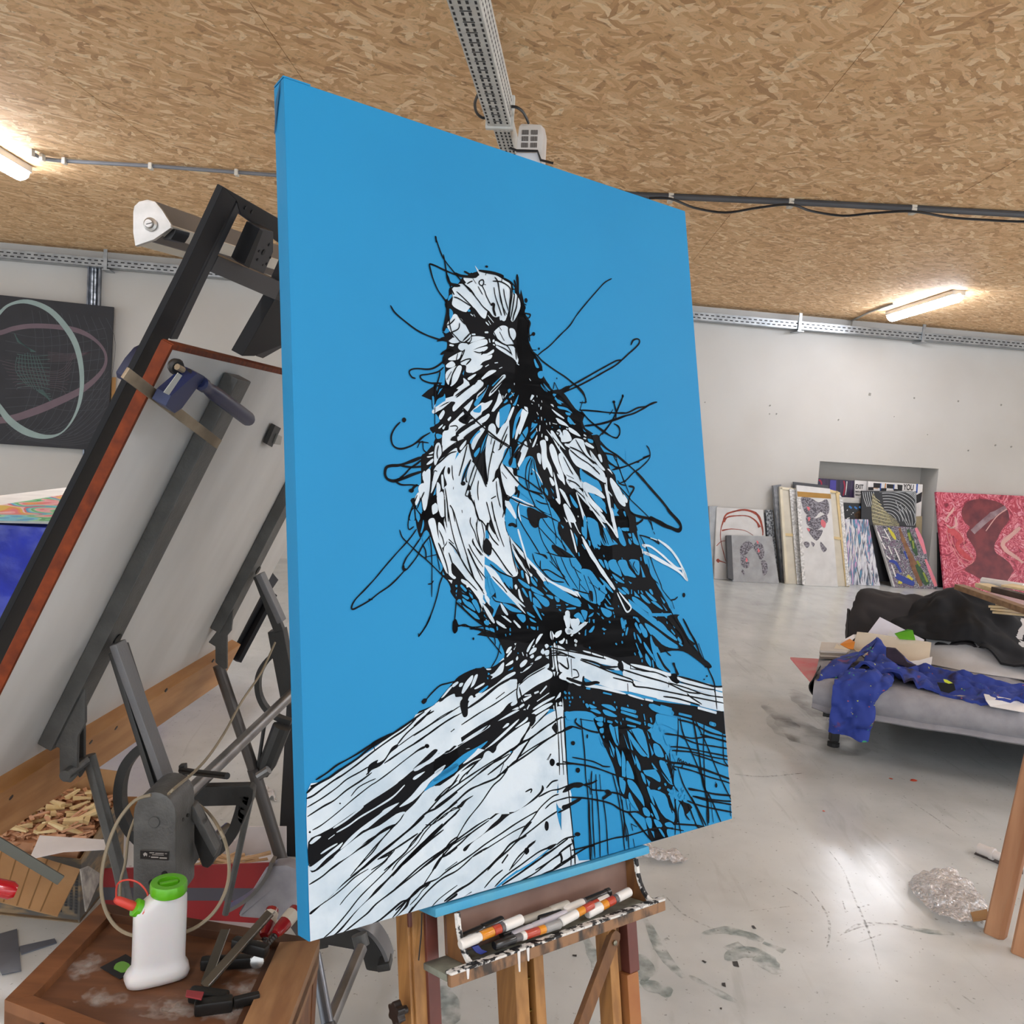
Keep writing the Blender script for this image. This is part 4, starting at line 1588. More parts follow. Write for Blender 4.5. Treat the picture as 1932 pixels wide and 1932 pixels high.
b24:1838 2412 71 22 101 34
b24:1696 2398 102 45 131 33 81 20
b23:1646 2438 79 15 116 31 121 33 48 13
b23:1655 2455 127 25 117 36 111 29
b22:1781 2488 93 33 59 24 77 29
b32:1520 2462 65 17 54 23 56 12 92 26 81 31 83 33 59 24
b23:1660 2521 113 36 92 38 108 37 37 15
X0:1742 2622 81 25 83 25 104 23 0 8 -105 -23 -95 -31 -64 -15
b24:1761 2660 94 28 96 24 59 12
b24:1761 2660 93 35 84 23 72 21
b24:1725 2673 56 25 93 32 136 41
b20:1998 2744 -2 40
b24:1716 2327 15 72 49 93 44 92 23 67
b34:1797 2340 11 69 13 96 7 96 13 49
b24:1814 2354 25 43 41 77 39 85 41 78 50 83
b22:1867 2372 -15 98 -7 118 -4 62
b23:1986 2419 -5 69 0 56 29 30
b21:1704 2325 -7 69 -18 83
b39:1830 2585 11 65 11 57 -3 78
b29:1847 2651 31 45 50 103
b28:1749 2662 26 39 55 92
b24:1858 2661 -16 83 0 55
b23:1682 2532 27 73 40 61 30 51 38 81
b21:1660 2521 -13 67 25 38
X0:1691 2664 15 18 2 38 25 35 -16 -10 -15 -22
b24:1729 2686 23 58 24 46 29 10
b19:1872 2694 7 96
X0:1923 2642 -2 5 -5 3 -5 -2 -3 -6 1 -6 4 -4 5 -1 4 4
b20:1914 2626 2 12
b21:1673 2507 85 28
b21:1661 2509 -8 18 17 11
b23:1582 2720 53 29 34 10 91 21 63 19
b21:1646 2648 2 62 -12 84
b21:1684 2670 -22 42 8 85
b18:1619 2636 1 46 9 24
b17:1260 2371 13 20
b17:1331 2318 3 23 6 41
b18:1421 2341 39 61 44 51
b18:1414 2381 23 44
b19:1637 2464 2 38 9 25 -16 36
b14:1678 2508 14 -17 1 15 10 -8 4 14 12 -4 -8 20 -9 5 22 -18 12 2 7 12 10 -6 5 5
W0:3 2574 1064 208 2 18 -366 0 -161 0 -300 0 -239 0
b18:6 2630 42 -14 45 -23 70 -28 48 -16 43 -22 47 -15 19 -5
b14:6 2715 33 -15 40 -15 40 -19 41 -23 48 -15
X0:6 2711 39 -15 34 -16 35 -25 29 -16 18 -9 24 -7 -13 10 -35 15 -46 24 -40 23 -42 24
b16:146 2635 45 -36 50 -39 44 -30 16 -16
b24:146 2640 45 -21 48 -26 63 -29 77 -35 46 -26
b13:245 2605 37 -5 19 -12
b12:106 2714 24 -20 35 -22 30 -16 43 -22 37 -18 10 -16
b14:47 2799 34 -18 47 -35 47 -39 61 -37 63 -38 77 -48 44 -37
X0:80 2800 35 -23 41 -29 48 -29 31 -24 37 -20 38 -25 19 -14 79 -48 67 -33 52 -28 3 3 -55 36 -68 38 -85 48 -50 31 -38 25 -60 31 -59 46 -24 14
b19:114 2800 59 -26 29 -13 31 -20 49 -20 57 -23 65 -28 67 -32 27 -5
b15:414 2720 27 -26 42 -40 14 -18
b18:414 2720 52 -5 34 -14 49 -17
X0:207 2800 36 -9 49 -23 32 -14 25 -2 26 -17 33 -14 32 -3 -7 9 -39 9 -33 19 -13 21 -20 11 -25 13 -3 0 35 -25 10 -18 -22 5 -37 17 -50 21 -18 0
b13:357 2774 30 -18 20 -17 26 -12
b17:366 2783 -16 14
b13:442 2798 34 -19 69 -25
X0:495 2797 34 -14 14 -4 0 8 -28 9
b21:483 2649 27 -3 42 -16
b18:291 2797 34 -24 23 -18
b23:303 2777 40 -19 40 -18 30 -18
b20:297 2668 46 -32 47 -24 54 -27 55 -24
b21:352 2798 29 -21 48 -32 55 -26 67 -15 64 -31
b18:295 2715 51 -26 53 -27 72 -28 73 -20 89 -28
b19:488 2637 56 -28 51 -20
b27:492 2793 55 -21 51 -13 38 -16 53 -24 54 -30 42 -27 69 -13
b20:659 2787 40 -26 41 -16
b19:570 2800 32 -11
b20:615 2673 39 -12 26 -5
b35:741 2720 25 -21
b20:772 2752 43 -38 79 -36
X0:865 2704 -3 6 -7 3 -7 -3 -5 -7 1 -8 5 -4 8 0 6 5
b20:704 2793 47 -25 69 -22 56 -19 43 -12 57 -5
b26:736 2795 82 -23 70 -22 73 -22 90 -30
b21:816 2800 70 -13 72 -27 59 -15
b28:1011 2739 4 38
b21:913 2800 72 -8 82 -20
U0:710 2794 68 -26 69 -21 0 8 -83 26 -41 16
"""
# ---------------------------------------------------------------- room shell
WP=V((2.866,10.924,0)); WD=V((.988,.1545,0)).normalized(); WN=V((WD.y,-WD.x,0))   # wall base point, direction, normal into the room
HC=3.218
def wl(a,w=0.,z=0.): return WP+WD*a+WN*w+V((0,0,z))          # along wall, out from wall, height
def onwall(px,py,w=0.): return pl(px,py,WP+WN*w,WN)
# floor material: worn polished concrete
def floor_mat():
    M=bpy.data.materials.new('polished_concrete');M.use_nodes=True;nt=M.node_tree;N=nt.nodes;L=nt.links;b=N['Principled BSDF']
    tc=N.new('ShaderNodeTexCoord')
    def nz(sc,det=5,st=None,dist=0):
        mp=N.new('ShaderNodeMapping');L.new(tc.outputs['Object'],mp.inputs[0])
        if st: mp.inputs['Scale'].default_value=st[:3]; mp.inputs['Rotation'].default_value=(0,0,st[3])
        n=N.new('ShaderNodeTexNoise');n.inputs['Scale'].default_value=sc;n.inputs['Detail'].default_value=det;n.inputs['Distortion'].default_value=dist;L.new(mp.outputs[0],n.inputs['Vector']);return n.outputs[0]
    def ramp(s,e):
        r=N.new('ShaderNodeValToRGB');L.new(s,r.inputs[0]);el=r.color_ramp.elements
        el[0].position,el[0].color=e[0];el[1].position,el[1].color=e[1]
        for p,c in e[2:]: x=el.new(p);x.color=c
        return r.outputs[0]
    def mul(a,b_,f=1.):
        x=N.new('ShaderNodeMix');x.data_type='RGBA';x.blend_type='MULTIPLY';x.inputs[0].default_value=f;L.new(a,x.inputs[6]);L.new(b_,x.inputs[7]);return x.outputs[2]
    base=ramp(nz(.9,7,None,.6),[(.3,hx('c0c4c4')),(.72,hx('d2d6d5'))])
    c=mul(base,ramp(nz(5,8),[(.3,(.86,.86,.86,1)),(.6,(1,1,1,1))]),.8)
    c=mul(c,ramp(nz(9,6,(1,.16,1,.5),1.5),[(.31,(.7,.69,.67,1)),(.40,(1,1,1,1))]),.35)       # scratches along one way
    c=mul(c,ramp(nz(60,3),[(.28,(.45,.43,.42,1)),(.33,(1,1,1,1))]),.75)                        # specks
    c=mul(c,ramp(nz(2.1,6,None,2.2),[(.24,(.72,.7,.68,1)),(.36,(1,1,1,1))]),.35)            # grimy patches
    L.new(c,b.inputs['Base Color'])
    rr=ramp(nz(7,6,(1,.3,1,.4)),[(.3,(.18,.18,.18,1)),(.7,(.27,.27,.27,1))])
    L.new(rr,b.inputs['Roughness']);b.inputs['Specular IOR Level'].default_value=.38
    bp=N.new('ShaderNodeBump');bp.inputs['Strength'].default_value=.04;bp.inputs['Distance'].default_value=.01;L.new(nz(26,6,(1,.4,1,.5)),bp.inputs['Height']);L.new(bp.outputs[0],b.inputs['Normal'])
    return M
fm=floor_mat()
floor=MB().box((1,4,-.05),(22,22,.1)).build('floor',fm,smooth=0,kind='structure')
# smears, scuffs and paint marks of their own on the concrete
def floor_strokes(name,m,ls,z=.0015):
    for k,(wd,pts) in enumerate(ls):
        P=crom([fl(x,y,z) for x,y in pts],k=5); mb=MB();vs=[];n=len(P)
        for i,p in enumerate(P):
            d=(P[min(i+1,n-1)]-P[max(i-1,0)]).normalized();a=V((-d.y,d.x,0));ww=wd*(.7 if name=='scuff_mark' else 1)*(math.sin(PI*(i+.35)/(n+.3))**.6)*(1+.45*noise.noise(p*40))
            vs+=[p+a*ww*.5,p-a*ww*.5]
        mb.add(vs,[(2*i,2*i+1,2*i+3,2*i+2) for i in range(n-1)]); mb.build(name,m,floor,smooth=0)
def smear_mat(name,col,lo,hi,sc=30):
    M=mat(name,col,rough=.5);nt=M.node_tree;N=nt.nodes;L=nt.links
    tc=N.new('ShaderNodeTexCoord');n=N.new('ShaderNodeTexNoise');n.inputs['Scale'].default_value=sc;n.inputs['Detail'].default_value=6;L.new(tc.outputs['Object'],n.inputs['Vector'])
    r=N.new('ShaderNodeMapRange');r.inputs[1].default_value=lo;r.inputs[2].default_value=hi;r.inputs[4].default_value=.75;L.new(n.outputs[0],r.inputs[0]);L.new(r.outputs[0],N['Principled BSDF'].inputs['Alpha']);return M
gs=smear_mat('green_smear','5f7f7a',.36,.85,26); bs=smear_mat('dark_scuff','57575a',.42,.8,60); rs=mat('red_speck','d0563f')
floor_strokes('paint_smear',gs,[(.05,[(1325,1762),(1370,1755),(1410,1764),(1440,1775)]),(.07,[(1370,1812),(1395,1797),(1430,1800),(1455,1825),(1470,1838)]),(.05,[(1368,1790),(1400,1782)]),(.04,[(1220,1735),(1240,1780),(1262,1815),(1290,1845)]),(.06,[(1208,1850),(1240,1865),(1268,1874)]),(.03,[(1300,1840),(1350,1870),(1390,1890)]),(.05,[(1204,1800),(1220,1825),(1210,1850)]),(.03,[(1700,1748),(1750,1757),(1800,1762)]),(.03,[(1440,1778),(1480,1795)]),(.06,[(835,1860),(850,1900),(845,1932)]),(.04,[(1100,1760),(1130,1830),(1125,1880)])])
floor_strokes('scuff_mark',bs,[(.012,[(1255,1690),(1290,1725),(1340,1750),(1370,1760)]),(.012,[(1530,1680),(1560,1725),(1565,1760),(1560,1788)]),(.014,[(1585,1765),(1620,1744),(1670,1742),(1735,1750)]),(.01,[(1590,1762),(1620,1750),(1650,1745)]),(.01,[(1610,1715),(1640,1707)]),(.008,[(1620,1778),(1665,1762)]),(.008,[(1590,1700),(1596,1722)]),(.02,[(1250,1774),(1262,1771)]),(.01,[(1475,1670),(1510,1690),(1535,1712)]),(.01,[(1560,1600),(1590,1640),(1610,1690),(1640,1760),(1660,1830)]),(.012,[(1695,1466),(1707,1471)]),(.012,[(1815,1878),(1838,1894)]),(.008,[(1330,1540),(1400,1520)]),(.02,[(1385,1460),(1440,1465),(1520,1458)]),(.006,[(1405,1720),(1490,1710)]),(.01,[(1700,1500),(1760,1540),(1815,1580)])])
gm0=smear_mat('floor_grime','4a4640',.40,1.15,7)
floor_strokes('grime_patch',gm0,[(.35,[(1470,1345),(1500,1375),(1560,1400),(1640,1420)]),(.2,[(1490,1300),(1530,1330),(1560,1360)]),(.12,[(1440,1330),(1480,1360),(1500,1400)])],.0008)
floor_strokes('paint_speck',rs,[(.03,[(1718,1471),(1722,1472),(1728,1471)]),(.015,[(1678,1468),(1684,1470)]),(.015,[(1552,1530),(1556,1530)])])
spot=mat('dark_spot','2e2e2f',rough=.4)
floor_strokes('paint_drip',spot,[(.02,[(1362,1857),(1369,1858)]),(.035,[(1383,1818),(1393,1819)]),(.012,[(1358,1902),(1362,1903)]),(.012,[(1420,1746),(1424,1752)]),(.01,[(1325,1812),(1332,1816)]),(.01,[(1080,1802),(1088,1803)])])
# back wall with a low recess
wm=mat('white_plaster','c6c4c0',rough=.9,col2='c0bdb8',scale=1.2,bump=.05,bscale=25)
rx0=(V((3.727,11.059,0))-WP).dot(WD); rx1=(V((5.302,11.305,0))-WP).dot(WD); rz=1.49; RD=.36
mb=MB()
def wb(a0,a1,w0,w1,z0,z1): mb.box8([wl(a,w,z) for z in(z0,z1) for a,w in((a0,w0),(a1,w0),(a1,w1),(a0,w1))])
wb(-11,rx0,-.5,0,0,HC+.1);wb(rx1,9,-.5,0,0,HC+.1);wb(rx0,rx1,-.5,0,rz,HC+.1);wb(rx0-.05,rx1+.05,-.7,-RD,0,rz+.05)
wall=mb.build('wall_back',wm,smooth=0,kind='structure')
# pins and screw holes left in the plaster
pm=mat('rawlplug_grey','8f8d86',rough=.6)
for i,(x,y,s) in enumerate([(1641,744,5),(1725,751,3),(1808,757,3),(1889,764,3),(1330,759,2),(1453,765,2.5),(1452,781,2),(1465,781,2.5),(1582,792,2.5),(1827,850,2.5),(1878,840,3),(1908,843,3),(1687,786,1.5),(1750,820,1.5)]):
    p=onwall(x,y,.004); h=s*.0033
    MB().box(p,(h*1.5,.012,h*2),Matrix.Rotation(.15+i*.7*.1,3,'Y')).build('wall_plug',pm,wall,smooth=0)
# ceiling of OSB boards, each its own piece
def osb():
    M=bpy.data.materials.new('osb_board');M.use_nodes=True;nt=M.node_tree;N=nt.nodes;L=nt.links;b=N['Principled BSDF'];b.inputs['Roughness'].default_value=.75
    tc=N.new('ShaderNodeTexCoord')
    wn=N.new('ShaderNodeTexNoise');wn.inputs['Scale'].default_value=5;wn.inputs['Detail'].default_value=3;L.new(tc.outputs['Object'],wn.inputs['Vector'])
    cur=None
    for k,(rot,st,sc) in enumerate([(.25,(.34,1.5,1),23),(-.7,(.4,1.5,1),20),(1.2,(.45,1.5,1),22),(2.3,(.42,1.5,1),25)]):
        ad=N.new('ShaderNodeMixRGB');ad.blend_type='ADD';ad.inputs[0].default_value=.12;L.new(tc.outputs['Object'],ad.inputs[1]);L.new(wn.outputs[1],ad.inputs[2])
        mp0=N.new('ShaderNodeMapping');mp0.inputs['Rotation'].default_value=(0,0,rot);L.new(ad.outputs[0],mp0.inputs[0])
        mp=N.new('ShaderNodeMapping');mp.inputs['Scale'].default_value=st;mp.inputs['Location'].default_value=(k*3.1,k*1.7,0);L.new(mp0.outputs[0],mp.inputs[0])
        vo=N.new('ShaderNodeTexVoronoi');vo.voronoi_dimensions='2D';vo.inputs['Scale'].default_value=sc;L.new(mp.outputs[0],vo.inputs['Vector'])
        se=N.new('ShaderNodeSeparateColor');L.new(vo.outputs['Color'],se.inputs[0])
        r=N.new('ShaderNodeValToRGB');e=r.color_ramp.elements;e[0].position=0;e[0].color=hx('bf9468');e[1].position=1;e[1].color=hx('f8dcb2')
        for p,c in((.12,'cfa273'),(.45,'e0b684'),(.8,'eac394')): x=e.new(p);x.color=hx(c)
        L.new(se.outputs[k%3],r.inputs[0])
        # grain streaks along the strand
        gm=N.new('ShaderNodeMapping');gm.inputs['Scale'].default_value=(1.,9.,1);L.new(mp0.outputs[0],gm.inputs[0])
        gn=N.new('ShaderNodeTexNoise');gn.inputs['Scale'].default_value=22;gn.inputs['Detail'].default_value=3;L.new(gm.outputs[0],gn.inputs['Vector'])
        gr=N.new('ShaderNodeMapRange');gr.inputs[3].default_value=.78;gr.inputs[4].default_value=1.16;L.new(gn.outputs[0],gr.inputs[0])
        mu=N.new('ShaderNodeMixRGB');mu.blend_type='MULTIPLY';mu.inputs[0].default_value=1;L.new(r.outputs[0],mu.inputs[1]);L.new(gr.outputs[0],mu.inputs[2])
        if cur is None: cur=mu.outputs[0]
        else:
            # a strand of this layer lies on top where its cell colour says so
            th=N.new('ShaderNodeMath');th.operation='GREATER_THAN';th.inputs[1].default_value=.62;L.new(se.outputs[(k+1)%3],th.inputs[0])
            mx=N.new('ShaderNodeMixRGB');L.new(th.outputs[0],mx.inputs[0]);L.new(cur,mx.inputs[1]);L.new(mu.outputs[0],mx.inputs[2]);cur=mx.outputs[0]
    big=N.new('ShaderNodeTexNoise');big.inputs['Scale'].default_value=38;big.inputs['Detail'].default_value=4;L.new(tc.outputs['Object'],big.inputs['Vector'])
    br=N.new('ShaderNodeMapRange');br.inputs[1].default_value=.3;br.inputs[2].default_value=.42;br.inputs[3].default_value=.5;L.new(big.outputs[0],br.inputs[0])
    mu=N.new('ShaderNodeMixRGB');mu.blend_type='MULTIPLY';mu.inputs[0].default_value=.6;L.new(cur,mu.inputs[1]);L.new(br.outputs[0],mu.inputs[2])
    L.new(mu.outputs[0],b.inputs['Base Color'])
    return M
om=osb()
cd=V((.035,1,0)).normalized(); cx=V((1,-.035,0)).normalized()
ceil=MB().box((1,4,HC+.12),(24,24,.1)).build('ceiling',mat('joint_dark','5a3d20'),smooth=0,kind='structure')
BW,BL=2.5,1.25
def clipwall(poly):                                       # keep what lies in the room
    out=[]
    for i,p in enumerate(poly):
        q=poly[(i+1)%len(poly)];a=(p-WP).dot(WN)+.02;b=(q-WP).dot(WN)+.02
        if a>=0: out.append(p)
        if a*b<0: out.append(p+(q-p)*(a/(a-b)))
    return out
k=0
for j in range(-3,11):
    for i in range(-4,5):
        x0=i*BW-.07+(0 if j in(3,6,7) else BW/2);y0=j*BL+.8;g=.0015;bw_=BW
        if j==3:
            if i%2: continue
            bw_=2*BW;x0-=BW
        c=[cx*(x0+g)+cd*(y0+g),cx*(x0+bw_-g)+cd*(y0+g),cx*(x0+bw_-g)+cd*(y0+BL-g),cx*(x0+g)+cd*(y0+BL-g)]
        c=clipwall(c)
        if len(c)<3: continue
        dz=random.uniform(0,.0016)
        MB().prism([p+V((0,0,HC-dz)) for p in c],(0,0,.03)).build('osb_panel',om,ceil,smooth=0)
# perforated cable tray under the ceiling along the wall
galv=mat('galvanised_steel','a9adb0',rough=.35,metal=.75,col2='8f9498',scale=12); slotm=mat('slot_dark','2c2c2e',rough=.8)
ct=thing('cable_tray','long perforated steel cable tray running along the top of the back wall','cable tray',wl(0,.15,3.03))
a0=-8.8;a1=3.9
ty0,ty1=3.03,3.135
mb=MB();mb.box8([wl(a,w,z) for z in(ty0,ty1) for a,w in((a0,.03),(a1,.03),(a1,.04),(a0,.04))]);mb.box8([wl(a,w,z) for z in(ty0,ty0+.006) for a,w in((a0,.03),(a1,.03),(a1,.16),(a0,.16))])
mb.box8([wl(a,w,z) for z in(ty0,ty0+.095) for a,w in((a0,.155),(a1,.155),(a1,.16),(a0,.16))]);mb.build('tray_channel',galv,ct,smooth=0)
mb=MB();a=a0+.05
while a<a1-.05:
    for zz,of in((ty0+.03,0),(ty0+.066,.03)):
        mb.quad([wl(a+of,.161,zz-.006),wl(a+of+.038,.161,zz-.006),wl(a+of+.038,.161,zz+.006),wl(a+of,.161,zz+.006)],WN*.0008)
    a+=.066
mb.build('tray_slot',slotm,ct,smooth=0,kind='stuff')
for px in(205,1498,1730):
    p=onwall(px,600); a=(p-WP).dot(WD); mb=MB()
    mb.box8([wl(a+x,w_,z) for z in(3.0,HC) for x,w_ in((-.018,.165),(.018,.165),(.018,.18),(-.018,.18))]);mb.box8([wl(a+x,w_,z) for z in(3.0,3.012) for x,w_ in((-.03,.0),(.05,.0),(.05,.19),(-.03,.19))])
    mb.build('hanger_bracket',galv,ct,smooth=0)
# vertical cable riser on the left
p=onwall(180,520);a=(p-WP).dot(WD)
rt=thing('cable_riser','galvanised channel going down the wall behind the dark ring painting','cable duct',wl(a,.03,.0))
mb=MB()
for x0,x1,w0,w1 in((-.065,-.05,0,.06),(.05,.065,0,.06),(-.065,.065,0,.012)): mb.box8([wl(a+x,w_,z) for z in(0,3.03) for x,w_ in((x0,w0),(x1,w0),(x1,w1),(x0,w1))])
mb.build('duct_channel',mat('riser_steel','8b9099',rough=.3,metal=.8,col2='5c616b',scale=9),rt,smooth=0)
for dx in(-.02,.012): MB().tube([wl(a+dx,.035,z) for z in(0,1,2,3.03)],.014).build('cable',mat('lead_grey','c6cbd2',rough=.3,metal=.6,col2='6b7078',scale=14,stretch=(1,1,2)),rt)
# ---------------------------------------------------------------- lamps
lampm=mat('lamp_diffuser','f0f5ff',col2='f0f5ff',emit=LAMP); lamph=mat('lamp_housing','d8d6d2',rough=.5)
def lamp(c,ln,label,grp=None,vis=True,d=None):
    d=d or cd; t=thing('ceiling_lamp',label,'lamp',(c[0],c[1],HC),grp); c=V(c)
    e=cx; mb=MB(); q=c-d*(ln/2);q2=c+d*(ln/2)
    mb.bar(V((q.x,q.y,HC-.025)),V((q2.x,q2.y,HC-.025)),.13,.05);mb.build('housing',lamph,t,bevel=.01)
    mb=MB();n=10;prof=[]
    pts=[];rad=[]
    for i,(s,r) in enumerate([(0,.02),(.01,.05),(.04,.062),(ln-.04,.062),(ln-.01,.05),(ln,.02)]): pts.append(q+d*s+V((0,0,HC-.052)));rad.append(r)
    mb.tube(pts,rad,12);o=mb.build('diffuser',lampm,t);return t
lamp((4.12,9.53,0),1.52,'lit tube lamp on the ceiling near the right end of the back wall',d=V((-.016,1,0)).normalized())
lamp((-3.56,5.75,0),1.5,'lit tube lamp at the left edge of the ceiling where the conduit starts',d=V((-.05,1,0)).normalized())
for q in((4.2,1.9),(4.9,5.4),(2.3,-.5),(-.9,-1.2),(-3.2,-2.2),(4.2,-2.6)):  # unseen lamps added to brighten canvas, table and near floor
    lamp((q[0],q[1],0),1.5,'added lit tube lamp out of the picture on the ceiling above and behind the easel','unseen lamps added above and behind the easel')
# ---------------------------------------------------------------- ceiling conduit with clips and the loose black cable
cm=mat('conduit_grey','77797e',rough=.5); clipm=mat('clip_cream','d9d2c4',rough=.5); blk=mat('rubber_black','17171a',rough=.45)
cp=[fl(x,y,HC-.02) for x,y in((60,288),(78,299),(110,303),(285,313),(447,325),(700,344),(1000,360),(1265,371),(1491,381),(1722,393),(1932,405),(2100,413))]
cn=thing('conduit','grey plastic conduit crossing the ceiling from lamp to right edge, held by cream clips','conduit',cp[5])
mb=MB();mb.tube(cp[:3]+cp[3:7],.013,8);mb.build('pipe',cm,cn)
mb=MB();mb.tube([p for p in cp[6:]],.021,8);mb.tube([p+V((0,.035,.004)) for p in cp[6:]],.014,8);mb.build('double_pipe',mat('conduit_dark','4d4e52',rough=.5),cn)
for i,(x,y) in enumerate([(60,287),(80,296),(122,303),(285,313),(447,325),(1265,372),(1491,382),(1722,394)]):
    p=fl(x,y,HC-.02);s=.018 if i<5 else .026
    MB().box(p+V((0,-.002,-.004)),(s*1.3,s*2.4,s*2.4)).build('clip',clipm,cn,bevel=.003)
pts=[]
hang=[(1225,374),(1265,375),(1310,392),(1368,401),(1430,392),(1491,386),(1530,398),(1590,407),(1650,402),(1722,399),(1790,410),(1860,415),(1932,418),(2010,414)]
MB_=MB().tube(crom([fl(x,y,HC-.06) for x,y in hang],k=5),.008,6)
tag(MB_.build('cable',blk),'thin black cable sagging in loops below the conduit, right of the big canvas','cable')
# conduit from the right lamp down to the tray
t=tag(MB().tube([fl(1686,573,HC-.01),fl(1640,589,HC-.01),fl(1607,605,HC-.01),onwall(1606,618,.12)],.011,6).build('lamp_conduit',mat('conduit_light','a8a49c',rough=.5)),'short grey conduit joining the right tube lamp to the cable tray','conduit')
# ---------------------------------------------------------------- perforated beam hanging from the ceiling
zb=2.95
b0=(fl(843,0,zb)+fl(903,0,zb))/2; b1=(fl(918,237,zb)+fl(966,241,zb))/2; bd=(b1-b0).normalized(); ba=V((bd.y,-bd.x,0))
bt=thing('perforated_beam','perforated galvanised steel channel hanging under the ceiling above the big canvas','beam',b0)
gb=mat('beam_steel','d2d2cd',rough=.5,metal=.05,col2='bcbcb7',scale=9)
def bp_(s,a,z): return b0+bd*s+ba*a+V((0,0,z))
W2=.052; s0=-1.6; s1=(b1-b0).length
mb=MB()
for a_,z_,h_ in((-W2,0,.13),(W2,0,.13)): mb.box8([bp_(s,a_+x,z) for z in(0,h_) for s,x in((s0,-.0015),(s1,-.0015),(s1,.0015),(s0,.0015))])
mb.box8([bp_(s,x,z) for z in(-.0015,.0015) for s,x in((s0,-W2),(s1,-W2),(s1,W2),(s0,W2))]);mb.build('channel',gb,bt,smooth=0)
mb=MB()
def slot(s,a,l=.022,w_=.008,side=0):
    if side: mb.quad([bp_(s,W2+.0017,a-w_/2),bp_(s+l,W2+.0017,a-w_/2),bp_(s+l,W2+.0017,a+w_/2),bp_(s,W2+.0017,a+w_/2)],ba*.0006)
    else: mb.quad([bp_(s,a-w_/2,-.0022),bp_(s+l,a-w_/2,-.0022),bp_(s+l,a+w_/2,-.0022),bp_(s,a+w_/2,-.0022)],V((0,0,-.0006)))
s=s0
while s<s1-.03:
    for a_ in(-.042,.042): slot(s,a_)
    for a_ in(-.013,.013): slot(s,a_,.022,.010)
    if int(round((s-s0)/.04))%2: slot(s+.028,0,.006,.042)
    for a_ in(.03,.065,.1): slot(s+(.015 if a_==.065 else 0),a_,.022,.009,1)
    s+=.04
mb.build('slot',slotm,bt,smooth=0,kind='stuff')
mb=MB();e=bp_(s1,0,0)
mb.box8([bp_(s,x,z) for z in(-.012,.14) for s,x in((s1-.01,-W2-.012),(s1+.02,-W2-.012),(s1+.02,W2+.012),(s1-.01,W2+.012))]);mb.build('end_collar',gb,bt,bevel=.006)
mb=MB();mb.box8([bp_(s,x,z) for z in(.02,.12) for s,x in((s1+.02,-.04),(s1+1.2,-.04),(s1+1.2,.036),(s1+.02,.036))]);mb.build('inner_channel',gb,bt,smooth=0)
mb=MB();s=s1+.04;W2_=W2
while s<s1+1.1:
    for a_ in(-.03,-.008,.012,.03): mb.quad([bp_(s,a_-.004,.0185),bp_(s+.024,a_-.004,.0185),bp_(s+.024,a_+.004,.0185),bp_(s,a_+.004,.0185)],V((0,0,-.0006)))
    s+=.045
mb.build('inner_slot',slotm,bt,smooth=0,kind='stuff')
for s in(-.8,): MB().bar(bp_(s,0,.1),bp_(s,0,HC-zb),.012,.012).build('hanger_rod',gb,bt,smooth=0)
# black wires round the beam
tag(MB().tube(crom([fl(x,y,2.98) for x,y in((902,178),(896,195),(899,212),(908,221),(915,223))],k=4),.0065,6).build('wire',blk),'short black wire looping out of the left side of the perforated beam','cable')
tag(MB().tube(crom([fl(x,y,3.0) for x,y in((964,201),(976,203),(988,213),(997,232))],k=4),.0065,6).build('wire',blk),'black wire curving from the perforated beam into the white box','cable')
# white ventilated box strapped to the beam
Yb=fl(996,240,2.99).y
def wq(x,y,d=0): return at(x,y,Yb+d)
bx=thing('ventilated_box','small white plastic box with six vent grilles hanging beside the perforated beam','electrical box',wq(1000,300))
wpm=mat('white_plastic','d9d4cf',rough=.45)
mb=MB();mb.quad([wq(976,302),wq(978,240),wq(983,234),wq(1019,234),wq(1022,240),wq(1020,308)],V((0,.12,0))) if 0 else None
mb.prism([wq(973,290),wq(979,238),wq(984,233),wq(1021,235),wq(1025,255),wq(1022,312),wq(1000,308),wq(972,300)],(0.02,.14,0.03));mb.build('case',wpm,bx,bevel=.006)
mb=MB();mb.prism([wq(975,288,-.02),wq(1018,288,-.02),wq(1019,308,-.02),wq(973,293,-.02)],(0,.03,0));mb.build('lower_cover',mat('cool_white','cfd3da',rough=.4),bx,bevel=.004)
gm_=mat('grille_dark','514a47',rough=.7)
for r in range(3):
    for c in range(2):
        x=985+c*17-r*.7;y=245+r*12; mb=MB()
        for k in range(7): mb.prism([wq(x+k*1.9,y,-.003),wq(x+k*1.9+1.1,y,-.003),wq(x+k*1.9+.8,y+9,-.003),wq(x+k*1.9-.3,y+9,-.003)],(0,.002,0))
        mb.build('vent_grille',gm_,bx,smooth=0)
MB().tube([wq(962,279,-.03),wq(975,284,-.03),wq(1014,285,-.03),wq(1020,302,-.03),wq(1044,308,-.03)],.006,6).build('strap',blk,bx)
# ---------------------------------------------------------------- the big painted canvas
TL=V((-0.4329122,1.5707328,2.1269334)); EU=V((.7918066,.6104401,-.0201306)); EV=V((.1194888,-.1871439,-.9750383)); EN=V((.5989697,-.7696364,.2211225))
CW,CHT=1.0048,1.4
def cv(u,v,w=0.): return TL+EU*u+EV*v+EN*w
def cpx(px,py,w=0.):
    p=pl(px,py,TL+EN*w,EN)-TL; return p.dot(EU),p.dot(EV)
def mm_off(M,amt):
    return M
cyan=mat('blue_acrylic','1a84b8',rough=.62,spec=.3,col2='1981b5',scale=3,bump=.02,bscale=300)
cyan2=mat('blue_acrylic_edge','2a90c0',rough=.42,col2='3798c6',scale=3)
pblk=mat('black_acrylic','0c0d10',rough=.6,spec=.1,col2='0b0c0f')
pwht=mat('pale_acrylic','c6d2da',rough=.6,spec=.3,col2='aebfcb',scale=16,bump=.15,bscale=90,lo=.3,hi=.6)
